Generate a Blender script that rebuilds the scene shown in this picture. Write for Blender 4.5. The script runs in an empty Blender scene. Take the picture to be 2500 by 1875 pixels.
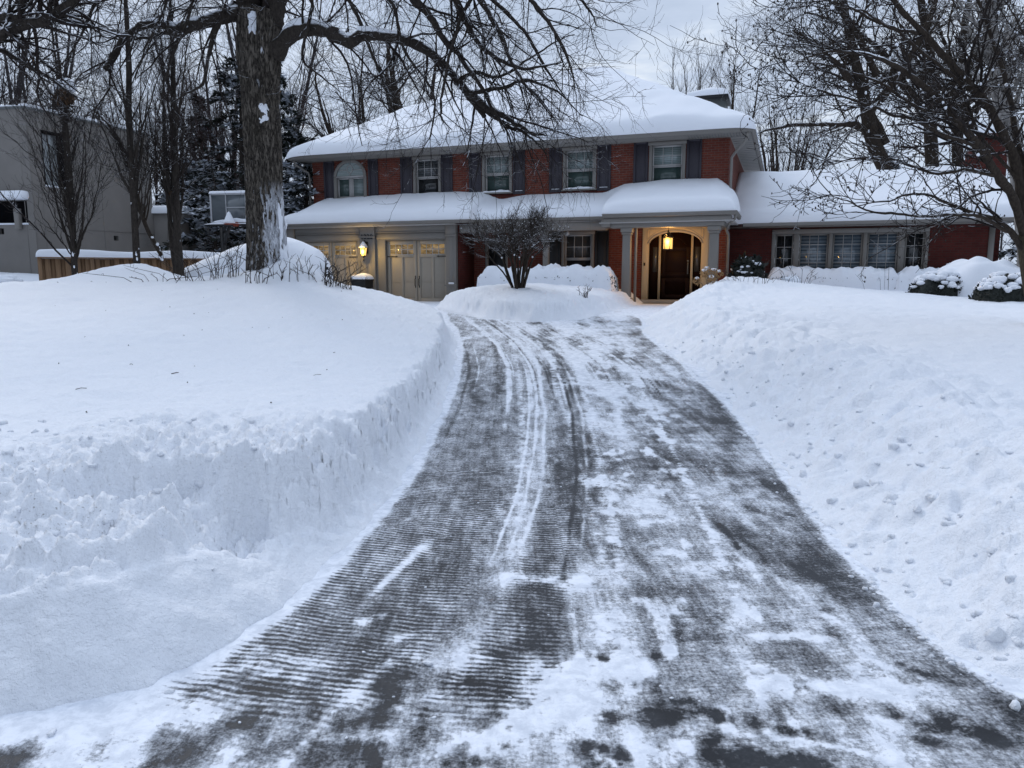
import bpy, math, random
import numpy as np
from mathutils import Vector, Matrix
random.seed(7)
RNG = np.random.default_rng(11)
R = math.radians
scene = bpy.context.scene
COL = scene.collection

# ------------------------------------------------------------------ object helpers
def tag(o, label=None, cat=None, group=None, kind=None):
    if label: o['label'] = label
    if cat: o['category'] = cat
    if group: o['group'] = group
    if kind: o['kind'] = kind
    return o

def empty(name, loc=(0, 0, 0), rz=0.0, label=None, cat=None, group=None):
    o = bpy.data.objects.new(name, None)
    COL.objects.link(o)
    o.location = loc
    o.rotation_euler = (0, 0, rz)
    o.empty_display_size = 0.2
    return tag(o, label, cat, group)

def mesh_from(name, V, F, mat, parent=None, smooth=False, attrs=None):
    """V (n,3) array, F list/array of faces (all same length arrays allowed in a list)."""
    me = bpy.data.meshes.new(name)
    V = np.asarray(V, dtype=np.float32).reshape(-1, 3)
    groups = F if isinstance(F, list) and len(F) and isinstance(F[0], np.ndarray) else None
    if groups is None and isinstance(F, np.ndarray):
        groups = [F]
    if groups is not None:
        groups = [g for g in groups if len(g)]
        loops = np.concatenate([g.ravel() for g in groups]).astype(np.int32)
        sizes = np.concatenate([np.full(len(g), g.shape[1], np.int32) for g in groups])
    else:
        loops = np.array([i for f in F for i in f], dtype=np.int32)
        sizes = np.array([len(f) for f in F], dtype=np.int32)
    starts = np.concatenate([[0], np.cumsum(sizes)[:-1]]).astype(np.int32)
    me.vertices.add(len(V)); me.vertices.foreach_set('co', V.ravel())
    me.loops.add(len(loops)); me.loops.foreach_set('vertex_index', loops)
    me.polygons.add(len(sizes)); me.polygons.foreach_set('loop_start', starts)
    me.polygons.foreach_set('loop_total', sizes)
    if smooth:
        me.polygons.foreach_set('use_smooth', np.ones(len(sizes), dtype=bool))
    if attrs:
        for k, a in attrs.items():
            at = me.attributes.new(k, 'FLOAT', 'POINT')
            at.data.foreach_set('value', np.asarray(a, dtype=np.float32))
    me.update(calc_edges=True)
    me.validate()
    if mat: me.materials.append(mat)
    o = bpy.data.objects.new(name, me)
    COL.objects.link(o)
    if parent is not None: o.parent = parent
    return o

class MB:
    def __init__(s): s.v = []; s.f = []
    def add(s, vs, fs):
        b = len(s.v); s.v += [tuple(p) for p in vs]; s.f += [tuple(i + b for i in f) for f in fs]; return s
    def box(s, x0, x1, y0, y1, z0, z1):
        if x0 > x1: x0, x1 = x1, x0
        if y0 > y1: y0, y1 = y1, y0
        if z0 > z1: z0, z1 = z1, z0
        return s.add([(x0,y0,z0),(x1,y0,z0),(x1,y1,z0),(x0,y1,z0),(x0,y0,z1),(x1,y0,z1),(x1,y1,z1),(x0,y1,z1)],
                     [(0,3,2,1),(4,5,6,7),(0,1,5,4),(1,2,6,5),(2,3,7,6),(3,0,4,7)])
    def frustum(s, c, a, b, z0, z1, tx=1.0, ty=1.0):
        """box of half sizes a,b at z0 scaled by tx,ty at z1"""
        x, y = c
        vs = [(x-a,y-b,z0),(x+a,y-b,z0),(x+a,y+b,z0),(x-a,y+b,z0),(x-a*tx,y-b*ty,z1),(x+a*tx,y-b*ty,z1),(x+a*tx,y+b*ty,z1),(x-a*tx,y+b*ty,z1)]
        return s.add(vs, [(0,3,2,1),(4,5,6,7),(0,1,5,4),(1,2,6,5),(2,3,7,6),(3,0,4,7)])
    def ring(s, x0, x1, z0, z1, y0, y1, w, wb=None):
        """rectangular picture frame in the x,z plane"""
        wb = w if wb is None else wb
        s.box(x0, x0+w, y0, y1, z0, z1); s.box(x1-w, x1, y0, y1, z0, z1)
        s.box(x0+w, x1-w, y0, y1, z1-w, z1); s.box(x0+w, x1-w, y0, y1, z0, z0+wb); return s
    def tube(s, pts, r, n=8, cap=True):
        pts = [Vector(p) for p in pts]
        rs = r if isinstance(r, (list, tuple)) else [r]*len(pts)
        b = len(s.v); prev = None
        for i, p in enumerate(pts):
            t = (pts[min(i+1, len(pts)-1)] - pts[max(i-1, 0)]).normalized()
            if prev is None:
                a = Vector((0,0,1)) if abs(t.z) < .9 else Vector((1,0,0))
                u = t.cross(a).normalized()
            else:
                u = (prev - t*prev.dot(t)).normalized()
            prev = u; w = t.cross(u)
            for k in range(n):
                an = 2*math.pi*k/n
                s.v.append(tuple(p + (u*math.cos(an) + w*math.sin(an))*rs[i]))
        for i in range(len(pts)-1):
            for k in range(n):
                k2 = (k+1) % n
                s.f.append((b+i*n+k, b+i*n+k2, b+(i+1)*n+k2, b+(i+1)*n+k))
        if cap:
            s.f.append(tuple(b+k for k in range(n))[::-1]); e = b+(len(pts)-1)*n
            s.f.append(tuple(e+k for k in range(n)))
        return s
    def lathe(s, prof, n=20, c=(0, 0, 0), ax='z'):
        b = len(s.v)
        for r, h in prof:
            for k in range(n):
                an = 2*math.pi*k/n; a, d = r*math.cos(an), r*math.sin(an)
                q = (a, d, h) if ax == 'z' else ((a, h, d) if ax == 'y' else (h, a, d))
                s.v.append((q[0]+c[0], q[1]+c[1], q[2]+c[2]))
        for i in range(len(prof)-1):
            for k in range(n):
                k2 = (k+1) % n
                s.f.append((b+i*n+k, b+i*n+k2, b+(i+1)*n+k2, b+(i+1)*n+k))
        s.f.append(tuple(b+k for k in range(n))[::-1]); e = b+(len(prof)-1)*n
        s.f.append(tuple(e+k for k in range(n)))
        return s
    def strip(s, A, B, y0, y1):
        """closed band between the outlines A and B (lists of (x,z)), extruded y0..y1"""
        n = len(A); b = len(s.v)
        for (x, z) in A: s.v += [(x, y0, z), (x, y1, z)]
        for (x, z) in B: s.v += [(x, y0, z), (x, y1, z)]
        o = b + 2*n
        for i in range(n-1):
            a0, a1, c0, c1 = b+2*i, b+2*i+2, o+2*i, o+2*i+2
            s.f += [(a0, a1, c1, c0), (a0+1, c0+1, c1+1, a1+1), (a0, a0+1, a1+1, a1), (c0, c1, c1+1, c0+1)]
        s.f += [(b, o, o+1, b+1), (b+2*n-2, b+2*n-1, o+2*n-1, o+2*n-2)]
        return s
    def build(s, name, mat, parent=None, smooth=False, bevel=0.0, seg=1):
        o = mesh_from(name, s.v, s.f, mat, parent, smooth)
        if bevel:
            m = o.modifiers.new('bevel', 'BEVEL'); m.width = bevel; m.segments = seg; m.limit_method = 'ANGLE'; m.angle_limit = R(40)
        return o

# ------------------------------------------------------------------ numpy noise
def _hash(ix, iy, seed):
    h = (ix.astype(np.int64)*374761393 + iy.astype(np.int64)*668265263 + seed*1274126177) & 0xffffffff
    h = ((h ^ (h >> 13))*1274126177) & 0xffffffff
    h = h ^ (h >> 16)
    return (h & 0xffff)/65535.0
def perlin(x, y, seed=0):
    x = np.asarray(x, float); y = np.asarray(y, float)
    x0 = np.floor(x); y0 = np.floor(y); fx = x-x0; fy = y-y0
    u = fx*fx*fx*(fx*(fx*6-15)+10); v = fy*fy*fy*(fy*(fy*6-15)+10)
    def g(dx, dy):
        a = _hash(x0+dx, y0+dy, seed)*2*math.pi
        return np.cos(a)*(fx-dx) + np.sin(a)*(fy-dy)
    return ((g(0,0)*(1-u)+g(1,0)*u)*(1-v) + (g(0,1)*(1-u)+g(1,1)*u)*v)*1.5
def fbm(x, y, oct=4, seed=0, gain=.5):
    t = 0; a = 1.0
    for i in range(oct):
        t = t + a*perlin(x*2**i + 13.7*i, y*2**i - 7.1*i, seed+i); a *= gain
    return t
def billow(x, y, oct=3, seed=0):
    t = 0; a = 1.0
    for i in range(oct):
        t = t + a*(np.abs(perlin(x*2**i+5.3*i, y*2**i+9.1*i, seed+i))*2-.5); a *= .5
    return t
def sstep(a, b, x):
    t = np.clip((x-a)/(b-a), 0, 1); return t*t*(3-2*t)

# ------------------------------------------------------------------ materials
def new_mat(name):
    m = bpy.data.materials.new(name); m.use_nodes = True
    nt = m.node_tree; b = nt.nodes['Principled BSDF']
    return m, nt, b
class NT:
    def __init__(s, nt): s.nt = nt
    def n(s, t, **kw):
        nd = s.nt.nodes.new(t)
        for k, v in kw.items():
            if k.startswith('i_'):
                nd.inputs[k[2:].replace('_', ' ')].default_value = v
            else: setattr(nd, k, v)
        return nd
    def l(s, a, b): s.nt.links.new(a, b)
    def math(s, op, a, b=None, clamp=False):
        nd = s.nt.nodes.new('ShaderNodeMath'); nd.operation = op; nd.use_clamp = clamp
        for i, q in enumerate((a, b)):
            if q is None: continue
            if isinstance(q, (int, float)): nd.inputs[i].default_value = q
            else: s.l(q, nd.inputs[i])
        return nd.outputs[0]
    def mix(s, fac, a, b):
        nd = s.nt.nodes.new('ShaderNodeMix'); nd.data_type = 'RGBA'
        for i, q in ((0, fac), (6, a), (7, b)):
            if isinstance(q, (int, float)): nd.inputs[i].default_value = q
            elif isinstance(q, (tuple, list)): nd.inputs[i].default_value = tuple(q) + ((1,) if len(q) == 3 else ())
            else: s.l(q, nd.inputs[i])
        return nd.outputs[2]
    def ramp(s, fac, stops):
        nd = s.nt.nodes.new('ShaderNodeValToRGB'); e = nd.color_ramp.elements
        e[0].position, e[0].color = stops[0][0], tuple(stops[0][1])+(1,)
        e[1].position, e[1].color = stops[-1][0], tuple(stops[-1][1])+(1,)
        for p, c in stops[1:-1]:
            q = e.new(p); q.color = tuple(c)+(1,)
        s.l(fac, nd.inputs[0]); return nd.outputs[0]
    def maprange(s, v, a, b, c=0.0, d=1.0):
        nd = s.nt.nodes.new('ShaderNodeMapRange'); nd.interpolation_type = 'SMOOTHSTEP'
        s.l(v, nd.inputs[0])
        for i, q in zip((1, 2, 3, 4), (a, b, c, d)): nd.inputs[i].default_value = q
        return nd.outputs[0]
    def noise(s, vec, scale, detail=3, rough=.5, dist=0.0):
        nd = s.nt.nodes.new('ShaderNodeTexNoise'); nd.inputs['Scale'].default_value = scale
        nd.inputs['Detail'].default_value = detail; nd.inputs['Roughness'].default_value = rough; nd.inputs['Distortion'].default_value = dist
        if vec is not None: s.l(vec, nd.inputs['Vector'])
        return nd.outputs[0]
    def map(s, vec, scale=(1, 1, 1), loc=(0, 0, 0), rot=(0, 0, 0)):
        nd = s.nt.nodes.new('ShaderNodeMapping'); s.l(vec, nd.inputs[0])
        nd.inputs['Scale'].default_value = scale; nd.inputs['Location'].default_value = loc; nd.inputs['Rotation'].default_value = rot
        return nd.outputs[0]
    def bump(s, h, strength, dist, bsdf, prev=None):
        nd = s.nt.nodes.new('ShaderNodeBump'); nd.inputs['Strength'].default_value = strength; nd.inputs['Distance'].default_value = dist
        s.l(h, nd.inputs['Height'])
        if prev is not None: s.l(prev, nd.inputs['Normal'])
        if bsdf is not None: s.l(nd.outputs[0], bsdf.inputs['Normal'])
        return nd.outputs[0]
    def coord(s, which='Object'): return s.nt.nodes.new('ShaderNodeTexCoord').outputs[which]
    def attr(s, name):
        nd = s.nt.nodes.new('ShaderNodeAttribute'); nd.attribute_name = name; return nd.outputs['Fac']

SNOW_C = (.86, .885, .93)
def snow_mat(name='snow', micro=1.0, dirt=False, base=SNOW_C):
    m, nt, b = new_mat(name); N = NT(nt); co = N.coord('Object')
    big = N.noise(co, .7, 3); c = N.mix(big, [base[0]*.95, base[1]*.96, base[2]*.98], base)
    c = N.mix(N.math('MULTIPLY', N.maprange(N.noise(co, 45, 4, .7), .42, .66), .11*micro), c, [q*.62 for q in base])
    if dirt:
        d = N.attr('dirt')
        sp = N.noise(co, 26, 5, .65); sp2 = N.noise(co, 90, 2, .5)
        k = N.math('MULTIPLY', N.maprange(sp, .55, .75), d, True)
        k2 = N.math('MULTIPLY', N.maprange(sp2, .66, .72), N.math('ADD', d, .06), True)
        c = N.mix(N.math('MULTIPLY', k, .33), c, (.50, .46, .38))
        c = N.mix(N.math('MULTIPLY', k2, .75), c, (.16, .14, .11))
    N.l(c, b.inputs['Base Color'])
    b.inputs['Roughness'].default_value = .7
    b.inputs['Specular IOR Level'].default_value = .25
    h1 = N.noise(co, 28, 4, .6); h2 = N.noise(co, 130, 3, .6)
    p = N.bump(h1, .6*micro, .03, None)
    N.bump(h2, .6*micro, .008, b, p)
    return m
M = {}
M['snow'] = snow_mat('snow')
M['snow_ground'] = snow_mat('snow ground', 1.0, True)
M['snow_soft'] = snow_mat('snow soft', .35)

def plain(name, col, rough=.6, metal=0.0, var=.12, scale=6.0, bump=0.0, bscale=60, spec=.4):
    m, nt, b = new_mat(name); N = NT(nt); co = N.coord('Object')
    n = N.noise(co, scale, 4, .6)
    lo = [c*(1-var) for c in col]; hi = [min(1, c*(1+var)) for c in col]
    N.l(N.mix(n, lo, hi), b.inputs['Base Color'])
    b.inputs['Roughness'].default_value = rough; b.inputs['Metallic'].default_value = metal
    b.inputs['Specular IOR Level'].default_value = spec
    if bump: N.bump(N.noise(co, bscale, 3), bump, .01, b)
    return m
def brick_mat(name, c1, c2, mortar, scale=1.0):
    m, nt, b = new_mat(name); N = NT(nt); co = N.coord('Object')
    sx = N.n('ShaderNodeSeparateXYZ'); N.l(co, sx.inputs[0])
    cb = N.n('ShaderNodeCombineXYZ'); N.l(N.math('ADD', sx.outputs[0], sx.outputs[1]), cb.inputs[0]); N.l(sx.outputs[2], cb.inputs[1])
    br = N.n('ShaderNodeTexBrick'); N.l(cb.outputs[0], br.inputs['Vector'])
    br.inputs['Scale'].default_value = 1.0; br.inputs['Brick Width'].default_value = .215*scale; br.inputs['Row Height'].default_value = .075*scale
    br.inputs['Mortar Size'].default_value = .009; br.inputs['Mortar Smooth'].default_value = .3; br.inputs['Bias'].default_value = -.1
    br.inputs['Color1'].default_value = (*c1, 1); br.inputs['Color2'].default_value = (*c2, 1); br.inputs['Mortar'].default_value = (*mortar, 1)
    n = N.noise(co, 1.3, 4, .6); n2 = N.noise(co, 22, 4, .7)
    c = N.mix(N.maprange(n, .35, .7, 0, .45), br.outputs[0], (c1[0]*.45, c1[1]*.45, c1[2]*.5))
    c = N.mix(N.maprange(n2, .5, .75, 0, .4), c, (c2[0]*.5, c2[1]*.6, c2[2]*.7))
    N.l(c, b.inputs['Base Color']); b.inputs['Roughness'].default_value = .85; b.inputs['Specular IOR Level'].default_value = .2
    inv = N.math('SUBTRACT', 1.0, br.outputs['Fac'])
    p = N.bump(inv, .7, .012, None); N.bump(n2, .3, .01, b, p)
    return m
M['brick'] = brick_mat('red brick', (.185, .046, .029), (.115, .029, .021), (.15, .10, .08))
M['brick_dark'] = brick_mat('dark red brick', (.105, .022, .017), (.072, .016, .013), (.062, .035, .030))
M['trim'] = plain('taupe painted trim', (.20, .188, .172), .55, var=.05)
M['trim_light'] = plain('pale trim', (.42, .41, .40), .5, var=.05)
M['door_paint'] = plain('taupe garage door paint', (.33, .295, .245), .5, var=.05)
M['cream'] = plain('cream entry panel', (.50, .41, .27), .5, var=.05)
M['shutter'] = plain('dark plum shutter', (.034, .03, .04), .5, var=.1)
M['black'] = plain('black metal', (.012, .012, .013), .45, var=.1)
M['door_wood'] = plain('dark stained door', (.012, .0045, .003), .6, var=.35, spec=.12, scale=3)
M['shingle'] = plain('dark shingles', (.07, .065, .06), .9)
M['greymetal'] = plain('grey weathered metal', (.13, .14, .14), .6, var=.2)
M['stucco'] = plain('grey stucco', (.20, .188, .176), .9, var=.18, scale=1.5, bump=.25, bscale=90, spec=.2)
M['tan_stone'] = plain('tan stone', (.33, .3, .26), .8)

def glass_mat(name, base, stripes=0.0, stripe_col=(.3, .33, .33), rough=.06, emit=None, mottled=0.0):
    m, nt, b = new_mat(name); N = NT(nt); co = N.coord('Object')
    c = N.mix(N.noise(co, 1.7, 3), [q*.75 for q in base], [q*1.25 for q in base])
    if stripes:
        sx = N.n('ShaderNodeSeparateXYZ'); N.l(co, sx.inputs[0])
        w = N.math('FRACT', N.math('MULTIPLY', sx.outputs[2], 1/stripes))
        k = N.math('MULTIPLY', N.maprange(w, .3, .5), N.maprange(N.noise(co, 2.3, 2), .3, .6, .55, 1.0))
        c = N.mix(k, c, stripe_col)
    N.l(c, b.inputs['Base Color'])
    b.inputs['Roughness'].default_value = rough; b.inputs['Specular IOR Level'].default_value = .6
    b.inputs['Coat Weight'].default_value = .35; b.inputs['Coat Roughness'].default_value = .03
    if emit:
        k = N.maprange(N.noise(N.map(co, (1, 1, 2.2)), 3.2, 4, .6, .6), .35, .68)
        sx = N.n('ShaderNodeSeparateXYZ'); N.l(co, sx.inputs[0])
        e = N.mix(k, [q*.22 for q in emit[0]], emit[0])
        N.l(e, b.inputs['Emission Color']); b.inputs['Emission Strength'].default_value = emit[1]
    N.bump(N.noise(co, 1.2, 1), .03, .05, b)
    return m
M['glass_blind'] = glass_mat('glass with blind', (.12, .16, .155), .055, (.25, .30, .30))
M['glass_screen'] = glass_mat('glass with screen', (.045, .075, .07), 0, rough=.12)
M['glass_dark'] = glass_mat('dark glass', (.012, .014, .016))
M['glass_darkblind'] = glass_mat('dark glass with blind', (.02, .025, .03), .075, (.09, .10, .105))
M['glass_wing'] = glass_mat('window with louvred blind', (.06, .08, .1), .11, (.17, .21, .24))
M['glass_garage'] = glass_mat('garage window lit from inside', (.03, .025, .02), emit=((.50, .33, .14), .65))
M['glass_side'] = glass_mat('leaded sidelight', (.05, .05, .05), rough=.2)
# ------------------------------------------------------------------ ground
def zd(y):
    t = np.clip((np.asarray(y, float)-5)/15, 0, 1); return .73*t*t*(3-2*t)
PAVE = [(-40, -6), (-40, 2.05), (-6, 2.28), (-2.4, 2.36), (-1.72, 2.52), (-1.42, 2.72), (-1.28, 2.95), (-1.12, 3.45), (-.97, 4.2), (-.87, 5.2), (-.83, 6.4), (-.80, 8.3), (-.82, 10.8),
        (-.97, 13.3), (-1.25, 15.3), (-1.62, 16.7), (-2.3, 17.7), (-4, 18.6), (-7, 19.0), (-10, 19.4), (-10.6, 23), (-10, 27), (-9, 30), (0, 29), (5.2, 24.9),
        (5.95, 24.6), (5.3, 22), (4.1, 19), (2.95, 16.8), (2.58, 14.5), (2.62, 11.2), (2.5, 8.3), (2.27, 6.3), (2.04, 4.9), (1.9, 3.9), (1.86, 2.95), (2.05, 2.5), (2.8, 2.3), (6, 2.1), (40, 1.9), (40, -6)]
ISLE = [(-1.95, 26.2), (-2.3, 23.5), (-2.15, 20.5), (-1.75, 18.9), (-.7, 16.95), (.44, 16.2), (1.5, 16.75), (2.35, 18.4), (3.1, 20.3), (3.75, 22.5), (4.35, 24.4), (4.3, 26)]
def sdf(px, py, poly):
    d2 = np.full(px.shape, 1e9); inside = np.zeros(px.shape, bool)
    n = len(poly)
    for i in range(n):
        ax, ay = poly[i]; bx, by = poly[(i+1) % n]
        ex, ey = bx-ax, by-ay; wx, wy = px-ax, py-ay
        t = np.clip((wx*ex+wy*ey)/(ex*ex+ey*ey), 0, 1)
        d2 = np.minimum(d2, (wx-ex*t)**2 + (wy-ey*t)**2)
        c = (ay > py) != (by > py)
        with np.errstate(divide='ignore', invalid='ignore'):
            inside ^= c & (px < (bx-ax)*(py-ay)/(by-ay+1e-12)+ax)
    d = np.sqrt(d2)
    return np.where(inside, -d, d)
def pave_sd(x, y):
    a = sdf(x, y, PAVE); b = sdf(x, y, ISLE)
    return np.maximum(a, -b), b
def bumpf(x, y, cx, cy, r, ry=None):
    ry = ry or r
    return np.exp(-((x-cx)**2/r**2 + (y-cy)**2/ry**2))
def snow_height(x, y, detail=True):
    """height of the snow surface, its region and a dirt mask"""
    wob = .035*fbm(x*1.4, y*1.4, 3, 5) + .022*fbm(x*6, y*6, 3, 6)
    sd, isd = pave_sd(x, y)
    isl = isd < 0
    left = (~isl) & (x < .9)
    right = (~isl) & (x >= .9)
    d = np.maximum(sd + wob*np.where(right, 2.2, 1.0), 0)
    dn = sstep(.03, .2, d)*(.060*fbm(x*4.5, y*4.5, 3, 101) + np.where(right, .02*billow(x*5, y*5, 2, 106), .035*billow(x*11, y*11, 2, 105)))
    d = np.maximum(d + dn*np.where(right, .85, np.where(left, sstep(3.2, 4.2, y)*(1-.5*sstep(9, 14, y)), .7)), 0)
    z0 = zd(y)
    # --- left bank
    wl = np.interp(y, [2.6, 3.4, 4.6, 6, 9, 14], [1.4, 1.0, .52, .36, .32, .3])
    Bl = np.interp(y, [3, 5, 8, 12, 15, 18], [.56, .52, .46, .38, .34, .32])
    t = np.clip(d/wl, 0, 1)
    wallp = .16*np.clip(t/.35, 0, 1) + .84*sstep(.28, 1.0, t)
    ramp = .54*np.minimum(d/.36, 1) + .52*(1-np.exp(-np.maximum(d-.34, 0)/.9))
    kk = sstep(3.1, 4.4, y)
    prof = wallp*kk + ramp*(1-kk)
    A = np.interp(y, [2, 4, 7, 10, 14, 16.5, 19], [.0, .03, .14, .34, .72, .88, .75])
    hl = z0 + Bl*prof + A*(1-np.exp(-np.maximum(d-wl*.8, 0)/2.3))
    hl += .42*bumpf(x, y, -8.5, 17.0, 1.15, 1.4) + .24*bumpf(x, y, -5.2, 15.9, .95) + .36*bumpf(x, y, -4.5, 15.75, .5, .5)
    hl -= .52*bumpf(x, y, -13.6, 18.0, 3.4) + .12*bumpf(x, y, -10.6, 18.0, 1.0, 1.5)
    # scooped hollow with a crumbly lip in the near corner
    sc = (((x+1.82)/.56)**2 + ((y-3.90)/.36)**2)
    ed_ = .30*fbm(x*3.5, y*3.5, 3, 131)
    hl -= .19*(1-sstep(.60, .98, sc+ed_))*sstep(3.15, 3.6, y)
    hl += .06*np.exp(-((np.sqrt(sc)-1.12)/.14)**2)*sstep(3.9, 4.3, y)*(1+1.2*perlin(x*5, y*5, 135))
    # --- right bank
    wr = np.interp(y, [2, 4, 8, 12, 16], [1.0, 1.2, 1.45, 1.4, 1.15])
    Br = np.interp(y, [2, 4, 8, 12, 16, 19], [.46, .49, .46, .44, .48, .5])
    tr = np.clip(d/wr, 0, 1)
    pr = .35*tr + .65*sstep(0, 1.05, tr)
    hr = z0 + Br*pr + np.interp(y, [3, 10, 18, 24], [.02, .10, .14, .10])*(1-np.exp(-np.maximum(d-.6, 0)/2.5))
    hr += .30*bumpf(x, y, 6.2, 20.3, 1.5, 1.7) + .20*bumpf(x, y, 4.8, 18.9, .8, 1.1)
    hr += .10*bumpf(x, y, 3.4, 5.4, .7, 1.6) + .08*bumpf(x, y, 3.9, 8.6, .6, 1.2)
    hr -= .20*sstep(3, 7, d)*sstep(10, 16, y)
    hr += .14*bumpf(x, y, 3.9, 17.8, .6, .9)
    hr += sstep(.15, .5, d)*(1-sstep(1.6, 3.2, d))*(.075*billow(x*1.5, y*1.2, 2, 141)+.026*billow(x*4.2, y*3.8, 2, 145))*(1-.4*sstep(9, 16, y))
    # --- island bed
    ti = np.clip(d/.5, 0, 1)
    hi = z0 + .32*(.2*ti + .8*sstep(0, 1, ti)) + .36*(1-np.exp(-np.maximum(d-.3, 0)/1.1)) + .13*bumpf(x, y, -.9, 19.4, 1.2) + .08*bumpf(x, y, 1.8, 18.6, .5)
    h = np.where(isl, hi, np.where(left, hl, hr))
    # --- roughness
    near_l = (1-sstep(.5, 2.6, d))*left*(1-sstep(5.2, 7.5, y))
    lipz = sstep(.02, .12, d)
    rough = np.where(left, .25 + 1.3*(1-sstep(1.2, 2.8, d))*(1-sstep(4.4, 6.5, y))*sstep(.30, .5, d) + .7*(1-sstep(.1, .8, d))*(1-sstep(8, 14, y)), 0) \
        + np.where(right, .24 + .42*(1-sstep(.9, 2.9, d))*(.55+.45*(1-sstep(10, 18, y))), 0) + np.where(isl, .45, 0)
    smooth_plow = left*(1-sstep(3.6, 4.4, y))*(1-sstep(.36, .46, d))
    rough = rough*(1-.93*smooth_plow)
    n = .034*fbm(x*.8, y*.8, 3, 21) + .014*fbm(x*2.2+y*.8, y*4.4, 3, 25)
    lump = .036*billow(x*3.2, y*3.2, 3, 31) + .020*fbm(x*8, y*8, 3, 41) + .010*fbm(x*22, y*22, 2, 47)
    nearl = left*(1-sstep(1.3, 2.6, d))*(1-sstep(4.6, 6.2, y))*(1-smooth_plow)*sstep(.3, .6, d)*1.15
    h = h + lipz*(n + rough*lump) + nearl*(.05*billow(x*4.5, y*4.5, 3, 151)+.02*fbm(x*14, y*14, 3, 155))
    # outside pavement snow starts right at the edge, under it hide the sheet
    h = np.where(sd + wob*np.where(right, 2.2, 1.0) < 0, z0 - .05, np.maximum(h, z0-.02))
    dirt = left*(1-sstep(5.0, 6.2, y))*(1-sstep(1.3, 2.6, d))*sstep(.3, .9, d)*(.6+.6*perlin(x*1.2, y*1.2, 77)) + np.where(left, .05, .0)
    return h, sd, isl, left, right, np.clip(dirt, 0, 1)
def sh(x, y):
    return float(snow_height(np.array([float(x)]), np.array([float(y)]))[0][0])

def fan(ys, nu, umax, c=1.5, a=.45):
    t = np.linspace(-1, 1, nu); u = umax*(a*t + (1-a)*t**3)
    Y, U = np.meshgrid(ys, u, indexing='ij')
    return U*(Y+c), Y
def grid_faces(nr, nc):
    i = np.arange(nr-1)[:, None]*nc + np.arange(nc-1)[None, :]
    i = i.ravel()
    return np.stack([i, i+1, i+nc+1, i+nc], 1)
def submesh(name, V, F, keep, mat, attrs, kind='structure', smooth=True, label=None):
    F = F[keep]; used = np.unique(F); remap = np.full(len(V), -1, np.int64); remap[used] = np.arange(len(used))
    o = mesh_from(name, V[used], remap[F].astype(np.int32), mat, None, smooth, {k: a[used] for k, a in attrs.items()})
    if kind: o['kind'] = kind
    if label: o['label'] = label
    return o
def build_ground():
    ys = [1.0]
    while ys[-1] < 46: ys.append(ys[-1]*1.0062 + .0012)
    X, Y = fan(np.array(ys), 980, 1.35, 1.5, .42)
    h, sd, isl, left, right, dirt = snow_height(X, Y)
    V = np.stack([X, Y, h], -1).reshape(-1, 3); F = grid_faces(*X.shape)
    fs = sd.ravel()[F].max(1); ok = fs > -.12
    fi = isl.ravel()[F].any(1); fl = left.ravel()[F].all(1)
    at = {'dirt': dirt.ravel()}
    submesh('snow_bed', V, F, ok & fi, M['snow_ground'], at)
    submesh('snow_lawn_left', V, F, ok & ~fi & fl, M['snow_ground'], at)
    submesh('snow_lawn_right', V, F, ok & ~fi & ~fl, M['snow_ground'], at)
    # far land, one wide sheet to the horizon
    n = 120
    g = np.sinh(np.linspace(-4.2, 4.2, n))/np.sinh(4.2)*1500
    GX, GY = np.meshgrid(g, g+40, indexing='xy')
    GZ = .35 + .004*np.maximum(GY-60, 0)*0 + .3*fbm(GX*.02, GY*.02, 2, 3)*(np.hypot(GX, GY-20) > 70)
    o = mesh_from('ground', np.stack([GX, GY, GZ], -1).reshape(-1, 3), grid_faces(n, n), M['snow_soft'], None, True)
    hole = (np.abs(GX) < 62) & (GY < 46.5)
    o.data.vertices  # the sheet drops beneath the modelled garden
    zz = np.where(hole, -.6, GZ).ravel()
    co = np.stack([GX.ravel(), GY.ravel(), zz], -1).astype(np.float32)
    o.data.vertices.foreach_set('co', co.ravel()); o.data.update()
    o['kind'] = 'structure'

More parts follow.
